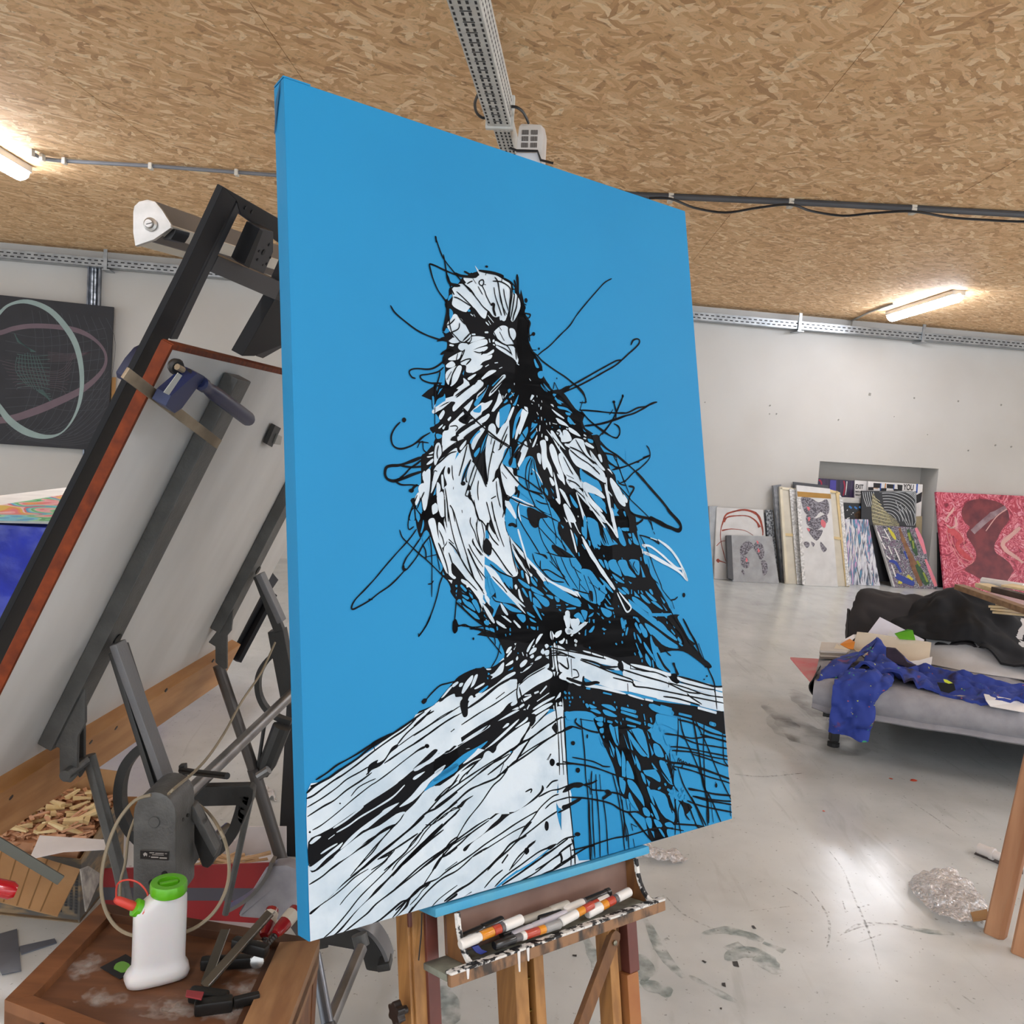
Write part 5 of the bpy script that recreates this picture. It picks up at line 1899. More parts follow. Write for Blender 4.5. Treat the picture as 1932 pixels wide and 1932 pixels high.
cvt=thing('painted_canvas','huge blue canvas on the easel with a black and white bird on a roof ridge','painting',cv(CW/2,CHT,-.02))
# body: cloth folded round the stretcher, slightly soft edges
D=.042
mb=MB();mb.box8([cv(u,v,w) for w in(-D,0) for u,v in((0,0),(CW,0),(CW,CHT),(0,CHT))]);mb.build('canvas',cyan,cvt,bevel=.0025)
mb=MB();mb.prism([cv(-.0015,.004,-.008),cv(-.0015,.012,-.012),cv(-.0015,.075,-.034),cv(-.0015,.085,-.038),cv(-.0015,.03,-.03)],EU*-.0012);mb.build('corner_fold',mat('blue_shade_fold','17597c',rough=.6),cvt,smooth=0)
mb=MB();mb.prism([cv(.0,-.001,-.002),cv(.05,-.001,-.002),cv(.0,-.001,-.04)],EV*-.003);mb.build('corner_tuck',cyan,cvt,smooth=0)
def paint_mesh():
    lay={k:MB() for k in('black_base','blue_paint','white_paint','black_line','blue_top','white_line')}
    cnt=0; CL=lambda q:(min(max(q.x,.0012),CW-.0018),min(max(q.y,.001),CHT-.0012))
    for L in PAINT.strip().split('\n'):
        h,d=L.split(':'); ty=h[0]; wd=float(h[1:])/1e4; d=list(map(int,d.split())); P=[];x=y=0
        for i in range(0,len(d),2): x+=d[i];y+=d[i+1];P.append(V((x/2000,y/2000,0)))
        key={'B':'black_base','U':'blue_paint','W':'white_paint','X':'black_line','V':'white_line','b':'black_line','u':'blue_paint','w':'white_paint','v':'white_line','Y':'blue_top'}[ty]
        if ty in'UuWw': cnt+=1; off=.0006+cnt*1.2e-6
        else: off={'B':.0003,'X':.0016,'b':.0016,'V':.0020,'Y':.0018,'v':.0020}[ty]
        if ty=='B': cntb=off
        mb=lay[key]
        if ty in'BUWXVY':
            Q=crom(P,True,3) if len(P)>3 else P; Q=[V(CL(q)+(0,)) for q in Q]
            # drop coincident points
            Q=[q for i,q in enumerate(Q) if (q-Q[i-1]).length>1e-5]
            if len(Q)<3: continue
            tr=tessellate_polygon([Q]); mb.add([cv(q.x,q.y,off) for q in Q],tr)
        else:
            if len(P)<2: continue
            Q=crom(P,False,6); n=len(Q); vs=[]
            sd=random.uniform(0,99); ps=0
            for i,q in enumerate(Q):
                t=(Q[min(i+1,n-1)]-Q[max(i-1,0)]); t=t.normalized() if t.length>1e-9 else V((1,0,0)); a=V((-t.y,t.x,0))
                if i: ps+=(q-Q[i-1]).length
                w_=wd*(.72 if ty=='b' else .56)*(1+.34*noise.noise(V((ps*45,sd,0))))*min(1,.6+.4*min(i,n-1-i)/2)
                for sg in(1,-1):
                    c=CL(q+a*w_*sg); vs.append(cv(c[0],c[1],off))
            mb.add(vs,[(2*i,2*i+1,2*i+3,2*i+2) for i in range(n-1)])
            for e,dr in((Q[0],-1),(Q[-1],1)):               # rounded ends
                r=wd*(.5 if ty=='b' else .36); pts=[CL(e+V((math.cos(k*PI/4)*r,math.sin(k*PI/4)*r,0))) for k in range(8)]
                mb.add([cv(c[0],c[1],off) for c in pts],[tuple(range(8))])
    for k,m_ in(('black_base',pblk),('blue_paint',cyan),('white_paint',pwht),('black_line',pblk),('blue_top',cyan),('white_line',pwht)):
        o=lay[k].build(k,m_,cvt,smooth=0); o['kind']='stuff'
paint_mesh()
# pale speckled overspray left bare, signature is in the line work
# ---------------------------------------------------------------- easel
oak=mat('easel_wood','a97a45',rough=.5,col2='8d6236',scale=5,stretch=(14,14,1.2),bump=.04); oakd=mat('easel_wood_dark','7d5530',rough=.5,col2='69462a',scale=5,stretch=(14,14,1.2))
maroon=mat('maroon_paint','6b3a31',rough=.4,col2='573029',scale=8); brass=mat('brass','b39a52',rough=.3,metal=.9)
crust=mat('paint_crust','d9d7d2',rough=.6,col2='1b1a1b',scale=70,lo=.46,hi=.52,bump=.5,bscale=120); ledgeb=mat('ledge_blue','3a96bf',rough=.5,col2='4f9cb8',scale=9,bump=.1)
es=thing('easel','tall wooden studio easel with paint-crusted tray holding the big blue canvas','easel',fl(960,1932,0)*0+V((cv(.5,2.2,-.1).x,cv(.5,2.2,-.1).y,0)))
def ubar(u0,u1,v0,v1,w0,w1,m_,name='post',par=es,bev=.003):
    return MB().box8([cv(u,v,w) for w in(w0,w1) for u,v in((u0,v0),(u1,v0),(u1,v1),(u0,v1))]).build(name,m_,par,bevel=bev)
def U(px,py,w): return cpx(px,py,w)[0]
vF=2.168
# left upright: outer light slat, groove, oak rail, maroon rail
for a,b,w0,w1,m_ in((769,776,-.10,-.06,oak),(778.5,804,-.10,-.055,oak),(776,779,-.10,-.075,oakd)): ubar(U(a,1760,w1),U(b,1760,w1),.8,vF,w0,w1,m_)
ubar(U(804,1760,-.048),U(827,1760,-.048),1.3,vF,-.09,-.048,maroon)
# right upright
for a,b,w0,w1,m_ in((1147,1164,-.10,-.06,oak),(1164,1184,-.11,-.075,oakd)): ubar(U(a,1760,w1),U(b,1760,w1),.8,vF,w0,w1,m_)
ubar(U(1184,1760,-.05),U(1203,1760,-.05),1.3,1.66,-.10,-.05,maroon,'post');ubar(U(1186,1880,-.05),U(1208,1880,-.05),1.66,vF,-.10,-.05,mat('scorched_oak','b07c44',rough=.5,col2='8a4a2c',scale=5,lo=.3,hi=.7))
# centre mast: two posts with a toothed brass rack between
ua,ub=U(971,1830,-.05),U(996,1830,-.05); ubar(ua,ub,.9,vF,-.11,-.05,oak,'mast'); uc,ud=U(1008,1830,-.05),U(1027,1830,-.05); ubar(uc,ud,.9,vF,-.11,-.05,oak,'mast')
ubar(ub,uc,.9,vF,-.11,-.085,oakd,'rack_back')
k=0;v=1.25
while v<2.1:
    MB().prism([cv(ub+.001,v,-.083),cv(uc-.001,v,-.083),cv(uc-.001,v+.045,-.083),cv(ub+.001,v+.045,-.083)],EN*.004).build('rack_plate',brass,es,bevel=.001)
    MB().prism([cv(ub+.001,v-.004,-.084),cv(uc-.001,v-.004,-.084),cv(uc-.001,v+.002,-.062),cv(ub+.001,v+.002,-.062)],EV*.002).build('rack_tooth',brass,es,smooth=0)
    v+=.058
# diagonal brace
p0=V(cpx(1157,1765,-.06)+(0,));p1=V(cpx(1075,1985,-.06)+(0,))
mb=MB();d=(p1-p0).normalized();a=V((-d.y,d.x,0))*.0135;pt=[p0+a,p0-a]+[p1-a,p1+a]
arc=[p0+V((a.x*math.cos(t)-(-d.x)*.0135*math.sin(t)*1,a.y*math.cos(t)+d.y*.0135*math.sin(t)*1,0)) for t in()] 
mb.prism([cv(q.x,q.y,-.065) for q in(p0+a,p0+a*.6-d*.01,p0-a*.6-d*.01,p0-a,p1-a,p1+a)],EN*.014);mb.build('brace',oakd,es,bevel=.002)
c=p0+d*.012;MB().lathe(cv(c.x,c.y,-.05),EN,[(0,.005),(.003,.005),(.004,.003)],12).build('bolt',mat('steel_bolt','8a8676',rough=.35,metal=.9),es)
# base frame on the floor
zf=lambda p:V((p.x,p.y,.035))
bl,br=cv(U(790,1760,-.08),vF,-.08),cv(U(1180,1760,-.08),vF,-.08); nb=V((EN.x,EN.y,0)).normalized()
for p in(bl,br): MB().bar(zf(p)-nb*.55,zf(p)+nb*.3,.05,.07).build('foot',oak,es,bevel=.004)
MB().bar(zf(bl),zf(br),.05,.05).build('cross_rail',oak,es,bevel=.004)
# canvas ledge
lx0,lx1=.315,.79
L0=cpx(821,1712,.012);L1=cpx(1225,1592,.012)
lu0,lu1=L0[0],L1[0]
ubar(lu0,lu1,CHT+.001,CHT+.016,-.055,.012,ledgeb,'canvas_ledge')
ubar(lu0-.012,lu0+.04,CHT-.004,CHT+.045,-.09,-.056,maroon,'ledge_block')
# tray: back board, floor, side cheeks with concave front edge
B0=cpx(860,1767,-.01);B1=cpx(1165,1683,-.01);tv=CHT+.093
bu0,bu1=cpx(845,1760,-.01)[0],cpx(1190,1670,-.01)[0]
ubar(bu0,bu1,CHT+.016,tv,-.022,-.010,mat('tray_back_brown','8b6f62',rough=.5,col2='6f5348',scale=6),'tray_back')
F0=cpx(845,1830,.055);F1=cpx(1250,1690,.055)
ubar(F0[0],F1[0],tv,tv+.012,-.022,.05,mat('tray_floor_grey','8f9384',rough=.6,col2='55524a',scale=14),'tray_floor')
ubar(F0[0],F1[0],tv-.003,tv+.018,.05,.062,mat('tray_lip_wood','8a6647',rough=.6,col2='3b332d',scale=12,stretch=(3,3,1),lo=.4,hi=.55),'tray_lip')
ubar(F0[0]+.0,F1[0],tv-.006,tv-.001,.045,.064,crust,'paint_crust')
def cheek(u,wd):
    pr=[(CHT+.017,-.022),(CHT+.017,.012)]+[(CHT+.017+.074*math.sin(t*PI/2),.012+.040*(1-math.cos(t*PI/2))) for t in(.2,.4,.6,.8,1)]+[(tv,.052),(tv,-.022)]
    MB().prism([cv(u,v_,w_) for v_,w_ in pr],EU*wd).build('tray_cheek',oakd,es,bevel=.001)
    pts=[cv(u+wd/2,v_,w_+.002) for v_,w_ in pr[1:8]];MB().tube(pts,.0055,6).build('paint_crust',crust,es)
cheek(bu0,.010);cheek(bu1-.01,.010)
# white drips on the lip
for uu,l_ in((F0[0]+.135,.03),(F0[0]+.155,.018),(F0[0]+.03,.012)): MB().box8([cv(u,v_,w_) for w_ in(.062,.0645) for u,v_ in((uu,tv-.004),(uu+.006,tv-.004),(uu+.004,tv+l_),(uu+.001,tv+l_))]).build('paint_drip',mat('drip_white','dcd9d6'),es,bevel=.001)
# ring under the tray
rc=cpx(1037,1776,.03);rp=[cv(rc[0]+.010*math.cos(t),rc[1]+.004+.010*math.sin(t),.03) for t in[i*PI/8 for i in range(16)]];MB().tube(rp,.0018,6,True).build('hook_ring',brass,es)
# star knob at the left upright
kc=cpx(771,1908,-.05);mb=MB();K=cv(kc[0]-.012,kc[1],-.06)
pts=[];ax=EU
e1,e2=EV,EN
pr=[]
for i in range(36):
    t=i*2*PI/36;r=.017*(1+.16*math.cos(6*t));pr.append(K-ax*.012+e1*r*math.cos(t)+e2*r*math.sin(t))
mb.prism(pr,ax*.014);mb.lathe(K,ax,[(0,.007),(.014,.007)],12);mb.build('knob',mat('bakelite','2a2422',rough=.3),es,bevel=.0015)
# thin black cord on the left post
tag(MB().tube(crom([cv(*cpx(x,y,-.045),-.045) for x,y in((796,1722),(795,1760),(792,1790),(790,1812))],k=4),.0012,5).build('string',blk),'thin black thread hanging from the canvas down the left easel post','thread')
# markers in the tray
def marker(label,A,B,cols,r=.0075,grp=None,wt=.02,lift=0):
    """A,B: photo points of the ends -> laid on the tray; cols: (share, colour, radius factor)"""
    wa=wt+lift
    pa=pl(*A,cv(0,tv-.008-lift,0),EV) if False else cv(*cpx(A[0],A[1],wa),wa); pb=cv(*cpx(B[0],B[1],wa+.0),wa)
    t=thing('paint_marker',label,'marker',pa,grp); d=pb-pa;s=0
    for i,(sh,c,rf,nm) in enumerate(cols):
        p=pa+d*s;q=pa+d*(s+sh);s+=sh;l=(q-p).length;R=r*rf
        MB().lathe(p,d,[(0,R*.82),(l*.06,R),(l*.94,R),(l,R*.9)],16).build(nm,mat('plastic_'+c,c,rough=.3,coat=.3),t)
    return t
wc,gr,rd,or_,bk='e4e0da','5d5a5c','b5402a','d98a1c','18181a'
marker('white capped marker with orange and red body at the left end of the easel tray',(868,1783),(984,1734),[(.28,wc,1.05,'cap'),(.04,'e9e4df',.9,'collar'),(.2,or_,1,'barrel'),(.12,rd,1,'barrel'),(.06,gr,1,'band'),(.3,wc,1.1,'cap')],.0082,wt=.04)
marker('black capped marker with red and yellow label lying in front in the easel tray',(932,1784),(1056,1743),[(.3,bk,1.1,'cap'),(.1,gr,.9,'collar'),(.06,wc,1,'band'),(.2,rd,1,'barrel'),(.1,or_,1,'barrel'),(.24,'9a9895',1.1,'cap')],.0075,wt=.048)
marker('white marker with an orange band leaning on the row near the tray middle',(1057,1740),(1118,1707),[(.5,wc,1.15,'cap'),(.22,or_,1,'barrel'),(.28,rd,1,'barrel')],.0075,wt=.045)
marker('fat white marker with orange and yellow body at the right end of the easel tray',(1107,1724),(1188,1682),[(.32,wc,1.2,'cap'),(.14,or_,1.05,'barrel'),(.16,rd,1.05,'barrel'),(.08,gr,1,'band'),(.3,wc,1.1,'cap')],.008,wt=.04)
marker('white marker with black lettered barrel behind the others at the tray right',(1062,1719),(1150,1682),[(.42,wc,1.15,'cap'),(.04,gr,1,'band'),(.46,bk,1,'barrel'),(.08,'2a2a2a',1.05,'cap')],.0075,wt=.018)
marker('long white pen with fine print lying across the middle of the tray',(966,1764),(1068,1722),[(.35,'d5d0d8',1,'barrel'),(.65,'c9c5cf',1,'barrel')],.0062,wt=.03)
marker('crusted pale grey tube at the back of the easel tray',(985,1738),(1072,1706),[(.6,'a29d92',1,'barrel'),(.4,'b7b3a8',1.1,'barrel')],.0075,wt=.012)
marker('thick black marker lying at the back left of the easel tray',(868,1772),(948,1737),[(.5,bk,1,'barrel'),(.5,'141416',1.1,'cap')],.0085,wt=.012)
marker('short black marker end poking out in the middle of the tray',(946,1764),(985,1750),[(.5,bk,1.1,'cap'),(.5,bk,1,'barrel')],.008,wt=.02)
marker('black marker cap under the white pens in the tray',(1015,1735),(1058,1722),[(1,bk,1,'cap')],.007,wt=.02)
marker('white marker with red end close behind the right-hand orange one',(1115,1708),(1147,1693),[(.4,rd,1,'barrel'),(.6,wc,1.1,'cap')],.007,wt=.025)
mb=MB();q=[cpx(x,y,.035) for x,y in((888,1786),(900,1782),(906,1790),(917,1794),(905,1800),(896,1796))];mb.prism([cv(a,b,.035) for a,b in q],EN*.004)
tag(mb.build('paint_blob',mat('ultramarine_blob','23307f',rough=.3)),'small blob of dark blue paint in the left of the easel tray','paint blob')
# ---------------------------------------------------------------- dark ring painting hung on the wall, far left
q=[onwall(x,y,.07) for x,y in((-56,551),(216,580),(204,851),(-62,833))]
rp=thing('ring_painting','black square canvas with pale green and mauve rings, hung on the back wall','painting',q[2])
dm=mat('night_black','25262d',rough=.6,col2='1e1f25')
MB().quad(q,WN*.03).build('canvas',dm,rp,bevel=.003)
def rpx(x,y,w=.1012): return onwall(x,y,w)
def band(pts,wd,m_,name,par,closed=True,mapf=None,k=5,noisy=0):
    """flat painted ribbon through photo points; wd = full widths in photo px per point"""
    mapf=mapf or rpx
    P=[V((x,y,0)) for x,y in pts];W_=[V((w_,0,0)) for w_ in wd];Q=crom(P,closed,k);S=crom(W_,closed,k);n=len(Q);vs=[]
    for i in range(n):
        a=Q[(i+1)%n] if closed else Q[min(i+1,n-1)];b=Q[i-1] if closed else Q[max(i-1,0)]
        t=(a-b).normalized();nn=V((-t.y,t.x,0));h=S[i].x/2*(1+noisy*noise.noise(Q[i]*.2))
        vs+=[mapf(*(Q[i]+nn*h)[:2]),mapf(*(Q[i]-nn*h)[:2])]
    mb=MB();mb.add(vs,[(2*i,2*i+1,(2*i+3)%(2*n),(2*i+2)%(2*n)) for i in range(n if closed else n-1)])
    return mb.build(name,m_,par,smooth=0)
gn=mat('pale_green_paint','92a6a4',rough=.6);mv=mat('mauve_paint','6b5a64',rough=.6)
rp1=lambda x,y:rpx(x,y,.1012)
rp2=lambda x,y:rpx(x,y,.1020)
band([(0,628),(25,620),(60,615),(110,617),(150,625),(180,642),(198,665),(198,690),(180,715),(150,738),(100,762),(60,778),(20,790),(-30,795),(-60,790),(-60,700),(-60,640)],[9,9,9,9,9,6,5,6,9,12,14,14,13,12,10,10,10],mv,'mauve_ring',rp,mapf=rp1)
band([(-20,620),(0,590),(20,574),(52,569),(90,583),(120,612),(143,650),(154,700),(152,750),(138,790),(115,817),(85,824),(50,815),(20,795),(0,770),(-20,740),(-30,700),(-30,660)],[6,6,5,8,10,11,11,9,7,4,3,8,13,13,11,9,7,6],gn,'green_ring',rp,mapf=rp2)
ln=mat('grid_line','44474e',rough=.6); lt=mat('grid_teal','46625f',rough=.6); lmv=mat('grid_mauve','54464e',rough=.6)
mb=MB()
def lines(ls,m_,name,wd=1.1):
    mb=MB()
    for pts in ls:
        Q=crom([V((x,y,0)) for x,y in pts],False,4);n=len(Q);vs=[]
        for i in range(n):
            t=(Q[min(i+1,n-1)]-Q[max(i-1,0)]).normalized();nn=V((-t.y,t.x,0))*wd/2;vs+=[rpx(*(Q[i]+nn)[:2],.1008),rpx(*(Q[i]-nn)[:2],.1008)]
        mb.add(vs,[(2*i,2*i+1,2*i+3,2*i+2) for i in range(n-1)])
    o=mb.build(name,m_,rp,smooth=0);o['kind']='stuff'
L_=[]
for i in range(11):
    x=60+i*14;L_.append([(x,585+i*1.5),(x+8+i,650),(x+2,720+i*3),(x-20,790),(x-60,832-i)])
for i in range(9):
    y=625+i*18;L_.append([(10,y),(70,y+12-i*2),(130,y+6),(200,y-6+i)])
for i in range(10):
    L_.append([(2+i*3,790+i*4),(60+i*6,812+i*3),(130+i*4,790+i*5),(205,700+i*13)])
lines(L_,ln,'grid_lines',.7)
T_=[];M2=[]
for i in range(9):
    T_.append([(32+i*5,665+abs(4-i)*2),(30+i*6.5,700),(50+i*5,738-abs(4-i)*3)]);T_.append([(32,668+i*8),(60,672+i*7),(94,670+i*8)])
    M2.append([(0+i*4,680+i*7),(40,690+i*5),(110,700+i*4),(140-i*2,665+i*10)])
for i in range(6): T_.append([(27+i,629+i*3),(40+i*3,648+i*2),(68-i*2,664)]);T_.append([(100-i,768-i*5),(92-i*3,752-i*2),(80-i*2,735)])
for i in range(7): M2.append([(90,664+i*3),(130,668+i*2),(172,664)])
lines(T_,lt,'teal_mesh',1.1);lines(M2,lmv,'mauve_mesh',.9)
MB().box8([onwall(x,y,w_) for w_ in(.005,.05) for x,y in((211,712),(219,712),(216,772),(209,772))]).build('mount_block',mat('raw_pine','b98a54',rough=.7),rp,smooth=0)
# ---------------------------------------------------------------- blue wrapped block with a bright canvas lying on top
zt=1.0
tp=thing('wrapped_block','big block wrapped in crinkled blue plastic sheet at the left edge','block',fl(60,983,zt)*0+V((-2.4,4.4,0)))
bluep=mat('blue_tarp','2038c4',rough=.28,col2='1a2da0',scale=5,bump=.6,bscale=9,coat=.3)
c1=fl(128,993,zt);c0=fl(-160,975,zt)
yb=V((.05,1,0)).normalized()*1.1
rows=[]
rows=[[V((c0.x+(c1.x-c0.x)*t,c0.y+(c1.y-c0.y)*t,z))+V((0,-.02 if z>.9 else 0.0,0)) for t in(0,.2,.4,.6,.8,1)] for z in(.02,.35,.7,.93,.99)]
cloth(rows,5,5,.012,7,.012,3).build('front_sheet',bluep,tp,smooth=60)
rows=[[c0+(c1-c0)*t+yb*s+V((0,0,-.012)) for t in(0,.33,.66,1)] for s in(0,.5,1)];cloth(rows,5,5,.004,7,.012,4).build('top_sheet',bluep,tp,smooth=60)
rows=[[V((c1.x,c1.y,z))+yb*s for s in(0,.5,1)] for z in(.02,.5,.98)];cloth(rows,5,5,.012,7,.012,5).build('side_sheet',bluep,tp,smooth=60)
MB().box8([c+V((0,0,z-zt)) for z in(.0,zt-.04) for c in(c0+yb*.05,c1+yb*.05-V((.06,0,0)),c1+yb*.95-V((.06,0,0)),c0+yb*.95)]).build('core',mat('core_board','37415f'),tp,smooth=0)
wq_=[fl(x,y,zt+.012) for x,y in((-90,957),(135,927),(105,989),(-120,984))]
bc=thing('marbled_canvas','white edged canvas with rainbow contour waves lying on the blue wrapped block','painting',wq_[2])
MB().quad(wq_,V((0,0,.03))).build('canvas',mat('canvas_white','eceae6',rough=.6),bc,bevel=.002)
def wave_mat():
    M=bpy.data.materials.new('rainbow_waves');M.use_nodes=True;nt=M.node_tree;N=nt.nodes;L=nt.links;b=N['Principled BSDF'];b.inputs['Roughness'].default_value=.35
    tc=N.new('ShaderNodeTexCoord');n=N.new('ShaderNodeTexNoise');n.inputs['Scale'].default_value=3.;n.inputs['Detail'].default_value=1;n.inputs['Distortion'].default_value=.8;L.new(tc.outputs['Object'],n.inputs['Vector'])
    m_=N.new('ShaderNodeMath');m_.operation='MULTIPLY';m_.inputs[1].default_value=3.4;L.new(n.outputs[0],m_.inputs[0]);fr=N.new('ShaderNodeMath');fr.operation='FRACT';L.new(m_.outputs[0],fr.inputs[0])
    r=N.new('ShaderNodeValToRGB');r.color_ramp.interpolation='CONSTANT';L.new(fr.outputs[0],r.inputs[0]);e=r.color_ramp.elements
    cs=['e8c02a','f08a3a','e56b78','f0a3a8','f2b6b8','7fcf94','3cab5a','9cdcae','62c8e4','2b9fd0','e0505f','f4c9c4'];e[0].color=hx(cs[0]);e[0].position=0;e[1].color=hx(cs[1]);e[1].position=.08
    for i,c in enumerate(cs[2:]): x=e.new(.16+i*.084);x.color=hx(c)
    L.new(r.outputs[0],b.inputs['Base Color']);return M
pp=[fl(x,y,zt+.0425) for x,y in((-80,966),(131,932),(104,984),(-116,980))]
MB().quad(pp,V((0,0,.0008))).build('art',wave_mat(),bc,smooth=0)
# ---------------------------------------------------------------- tilted drawing board (seen from behind) on its cast iron stand
BT=V((-.643,1.65,1.676));BB=V((-1.065,1.65,.747));BE=(BT-BB).normalized();BA=V((.06,1,0)).normalized();BN=BE.cross(BA).normalized()
if BN.x<0: BN=-BN                                        # towards the viewer's side (right, down)
BB=BB+BN*.022;BT=BT+BN*.022
def bd_(px,py,w=0.): return pl(px,py,BB+BN*w,BN)
def bv(a,e,w=0.): return BB+BA*a+BE*e+BN*w               # along, up the slope, out
def bco(px,py,w=0.): p=bd_(px,py,w)-BB; return p.dot(BA),p.dot(BE)
dt=thing('drafting_table','tilted white drawing board seen from behind on its grey cast metal stand','drafting table',V((-1.0,2.5,0)))
EH=(BT-BB).length; bl0=-.03; bl1=1.5
whb=mat('board_white','d6d3ce',rough=.5,col2='c4c0ba',scale=2.2,stretch=(1,1.8,.6)); edg=mat('varnished_edge','7a3514',rough=.55,col2='5c2610',spec=.2,scale=16,stretch=(2,6,2))
MB().box8([bv(a,e,w) for w in(-.02,0) for a,e in((bl0,-.12),(bl1,-.12),(bl1,EH),(bl0,EH))]).build('board',whb,dt,bevel=.002)
MB().box8([bv(a,e,w) for w in(-.022,.001) for a,e in((bl0-.004,-.12),(bl0+.004,-.12),(bl0+.006,EH+.005),(bl0-.004,EH+.005))]).build('edge_band',edg,dt,bevel=.002)
MB().box8([bv(a,e,w) for w in(-.022,.001) for a,e in((bl0,EH-.004),(bl1,EH-.006),(bl1,EH+.007),(bl0,EH+.007))]).build('edge_band',edg,dt,bevel=.002)
# wooden bottom rail with screw heads
ra=bco(0,1580);rb=bco(435,1245)
wood=mat('rail_beech','c08c58',rough=.45,col2='a8733f',scale=4,stretch=(6,1,6),bump=.02)
e_lo=bco(250,1388,.0)[1]; e_hi=bco(250,1325)[1]
MB().box8([bv(a,e,w) for w in(-.02,.035) for a,e in((-.25,e_lo),(1.42,e_lo),(1.42,e_hi),(-.25,e_hi))]).build('bottom_rail',wood,dt,bevel=.004)
for x,y in((20,1508),(168,1408),(215,1383),(257,1350),(308,1315),(395,1262)): 
    a,e=bco(x,y,.036);MB().lathe(bv(a,e,.033),BN,[(0,.007),(.003,.006)],10).build('screw',mat('screw_dark','2b2320',rough=.4),dt)
cast=mat('hammered_grey','61615f',rough=.45,col2='545452',scale=20,bump=.12,bscale=160,metal=.25); castd=mat('cast_dark','3e3e3d',rough=.45,metal=.2,bump=.08,bscale=120)
tubem=mat('steel_tube','8a8886',rough=.32,metal=.6,col2='6f6d6b',scale=10)
def beam_on_board(a,wd,e0,e1,dep=.035):
    MB().box8([bv(a+x,e,w) for w in(.001,dep) for x,e in((-wd/2,e0),(wd/2,e0),(wd/2,e1),(-wd/2,e1))]).build('support_beam',cast,dt,bevel=.003)
A1=bco(290,1040,.03)[0];A2=bco(470,1090,.03)[0]
beam_on_board(A1,.078,bco(125,1400,.03)[1],bco(470,725,.03)[1]);beam_on_board(A2,.078,bco(410,1205,.03)[1],EH-.12)
for i,(A_,x,y) in enumerate(((A1,222,1206),(A2,487,1076))):
    p=bd_(x,y,.036);MB().lathe(p,BN,[(0,.0135),(.0015,.0135)],14).build('pivot_pin',mat('pin_black','151513',rough=.5),dt)
# hanging lugs below each beam
Y1=BB.y+BA.y*A1;Y2=BB.y+BA.y*A2
def P1(x,y,d=0.): return at(x,y,Y1+d)
def P2(x,y,d=0.): return at(x,y,Y2+d)
MB().prism([P1(x,y,-.03) for x,y in((93,1403),(160,1290),(160,1365),(146,1390),(144,1465),(133,1477),(118,1475),(112,1460),(112,1412))],(0,.012,0)).build('lug',cast,dt,bevel=.002)
MB().prism([P1(x,y,.02) for x,y in((146,1380),(158,1365),(158,1455),(150,1468),(144,1460))],(0,.012,0)).build('lug',castd,dt,bevel=.002)
MB().lathe(P1(122,1464,-.06),(0,1,0),[(0,.012),(.09,.012)],12).build('pivot_bolt',cast,dt)
MB().prism([P2(x,y,-.03) for x,y in((393,1212),(440,1150),(436,1190),(428,1200),(428,1262),(420,1262),(406,1250),(406,1220))],(0,.012,0)).build('lug',cast,dt,bevel=.002)
# struts (flanged arms) from the pivots down to the gear housings
def strut(a,b,wa,wb_,m_,name='strut',thk=.03,dy=0.,P=P1):
    a=V(P(*a));b=V(P(*b)) ;MB().bar(a+V((0,dy,0)),b+V((0,dy,0)),wa,thk,up=(0,1,0)).build(name,m_,dt,bevel=.003)
strut((233,1206),(338,1500),.016,0,mat('arm_light','757577',rough=.4,metal=.3,bump=.1,bscale=150),'arm_flange',.05,-.03)
strut((229,1215),(318,1490),.030,0,castd,'arm_web',.03,-.01)
strut((222,1225),(302,1480),.012,0,castd,'arm_flange',.05,-.01)
strut((494,1080),(535,1170),.018,0,mat('arm_light','6d6e6a'),'arm_flange',.05,-.02,P2);strut((488,1085),(528,1190),.03,0,castd,'arm_web',.03,0,P2)
strut((520,1190),(545,1320),.05,0,castd,'arm_lower',.05,.02,P2)
# tubes
def tb(a,b,r,Pa,Pb,m_=tubem,name='frame_tube'): MB().tube([Pa(*a),Pb(*b)],r,12).build(name,m_,dt)
tb((168,1425),(225,1640),.0145,lambda x,y:P1(x,y,.06),lambda x,y:P1(x,y,.06),cast)
tb((225,1640),(250,1760),.0145,lambda x,y:P1(x,y,.06),lambda x,y:P1(x,y,.06),cast)
tb((412,1255),(478,1450),.018,P2,P2,mat('tube_dark','57524f',rough=.4,metal=.4));tb((478,1450),(540,1650),.020,P2,P2,mat('tube_dark','57524f'))
tb((352,1500),(560,1300),.0165,lambda x,y:P1(x,y,.1),P2,tubem,'cross_tube')
tb((430,1560),(330,1640),.012,lambda x,y:P1(x,y,.35),lambda x,y:P1(x,y,.15),tubem,'cross_tube')
tb((474,1500),(425,1725),.0085,lambda x,y:P2(x,y,-.5),lambda x,y:P2(x,y,-.5),cast,'thin_rod')
tb((500,1360),(485,1460),.006,P2,P2,castd,'thin_rod')
MB().tube([P2(532,1370),P2(505,1440),P2(497,1462)],[.03,.028,.016],10).build('arm_lower',castd,dt)
MB().lathe(P2(487,1465,-.05),(.6,.0,.45),[(0,.014),(.04,.014)],10).build('axle',tubem,dt)
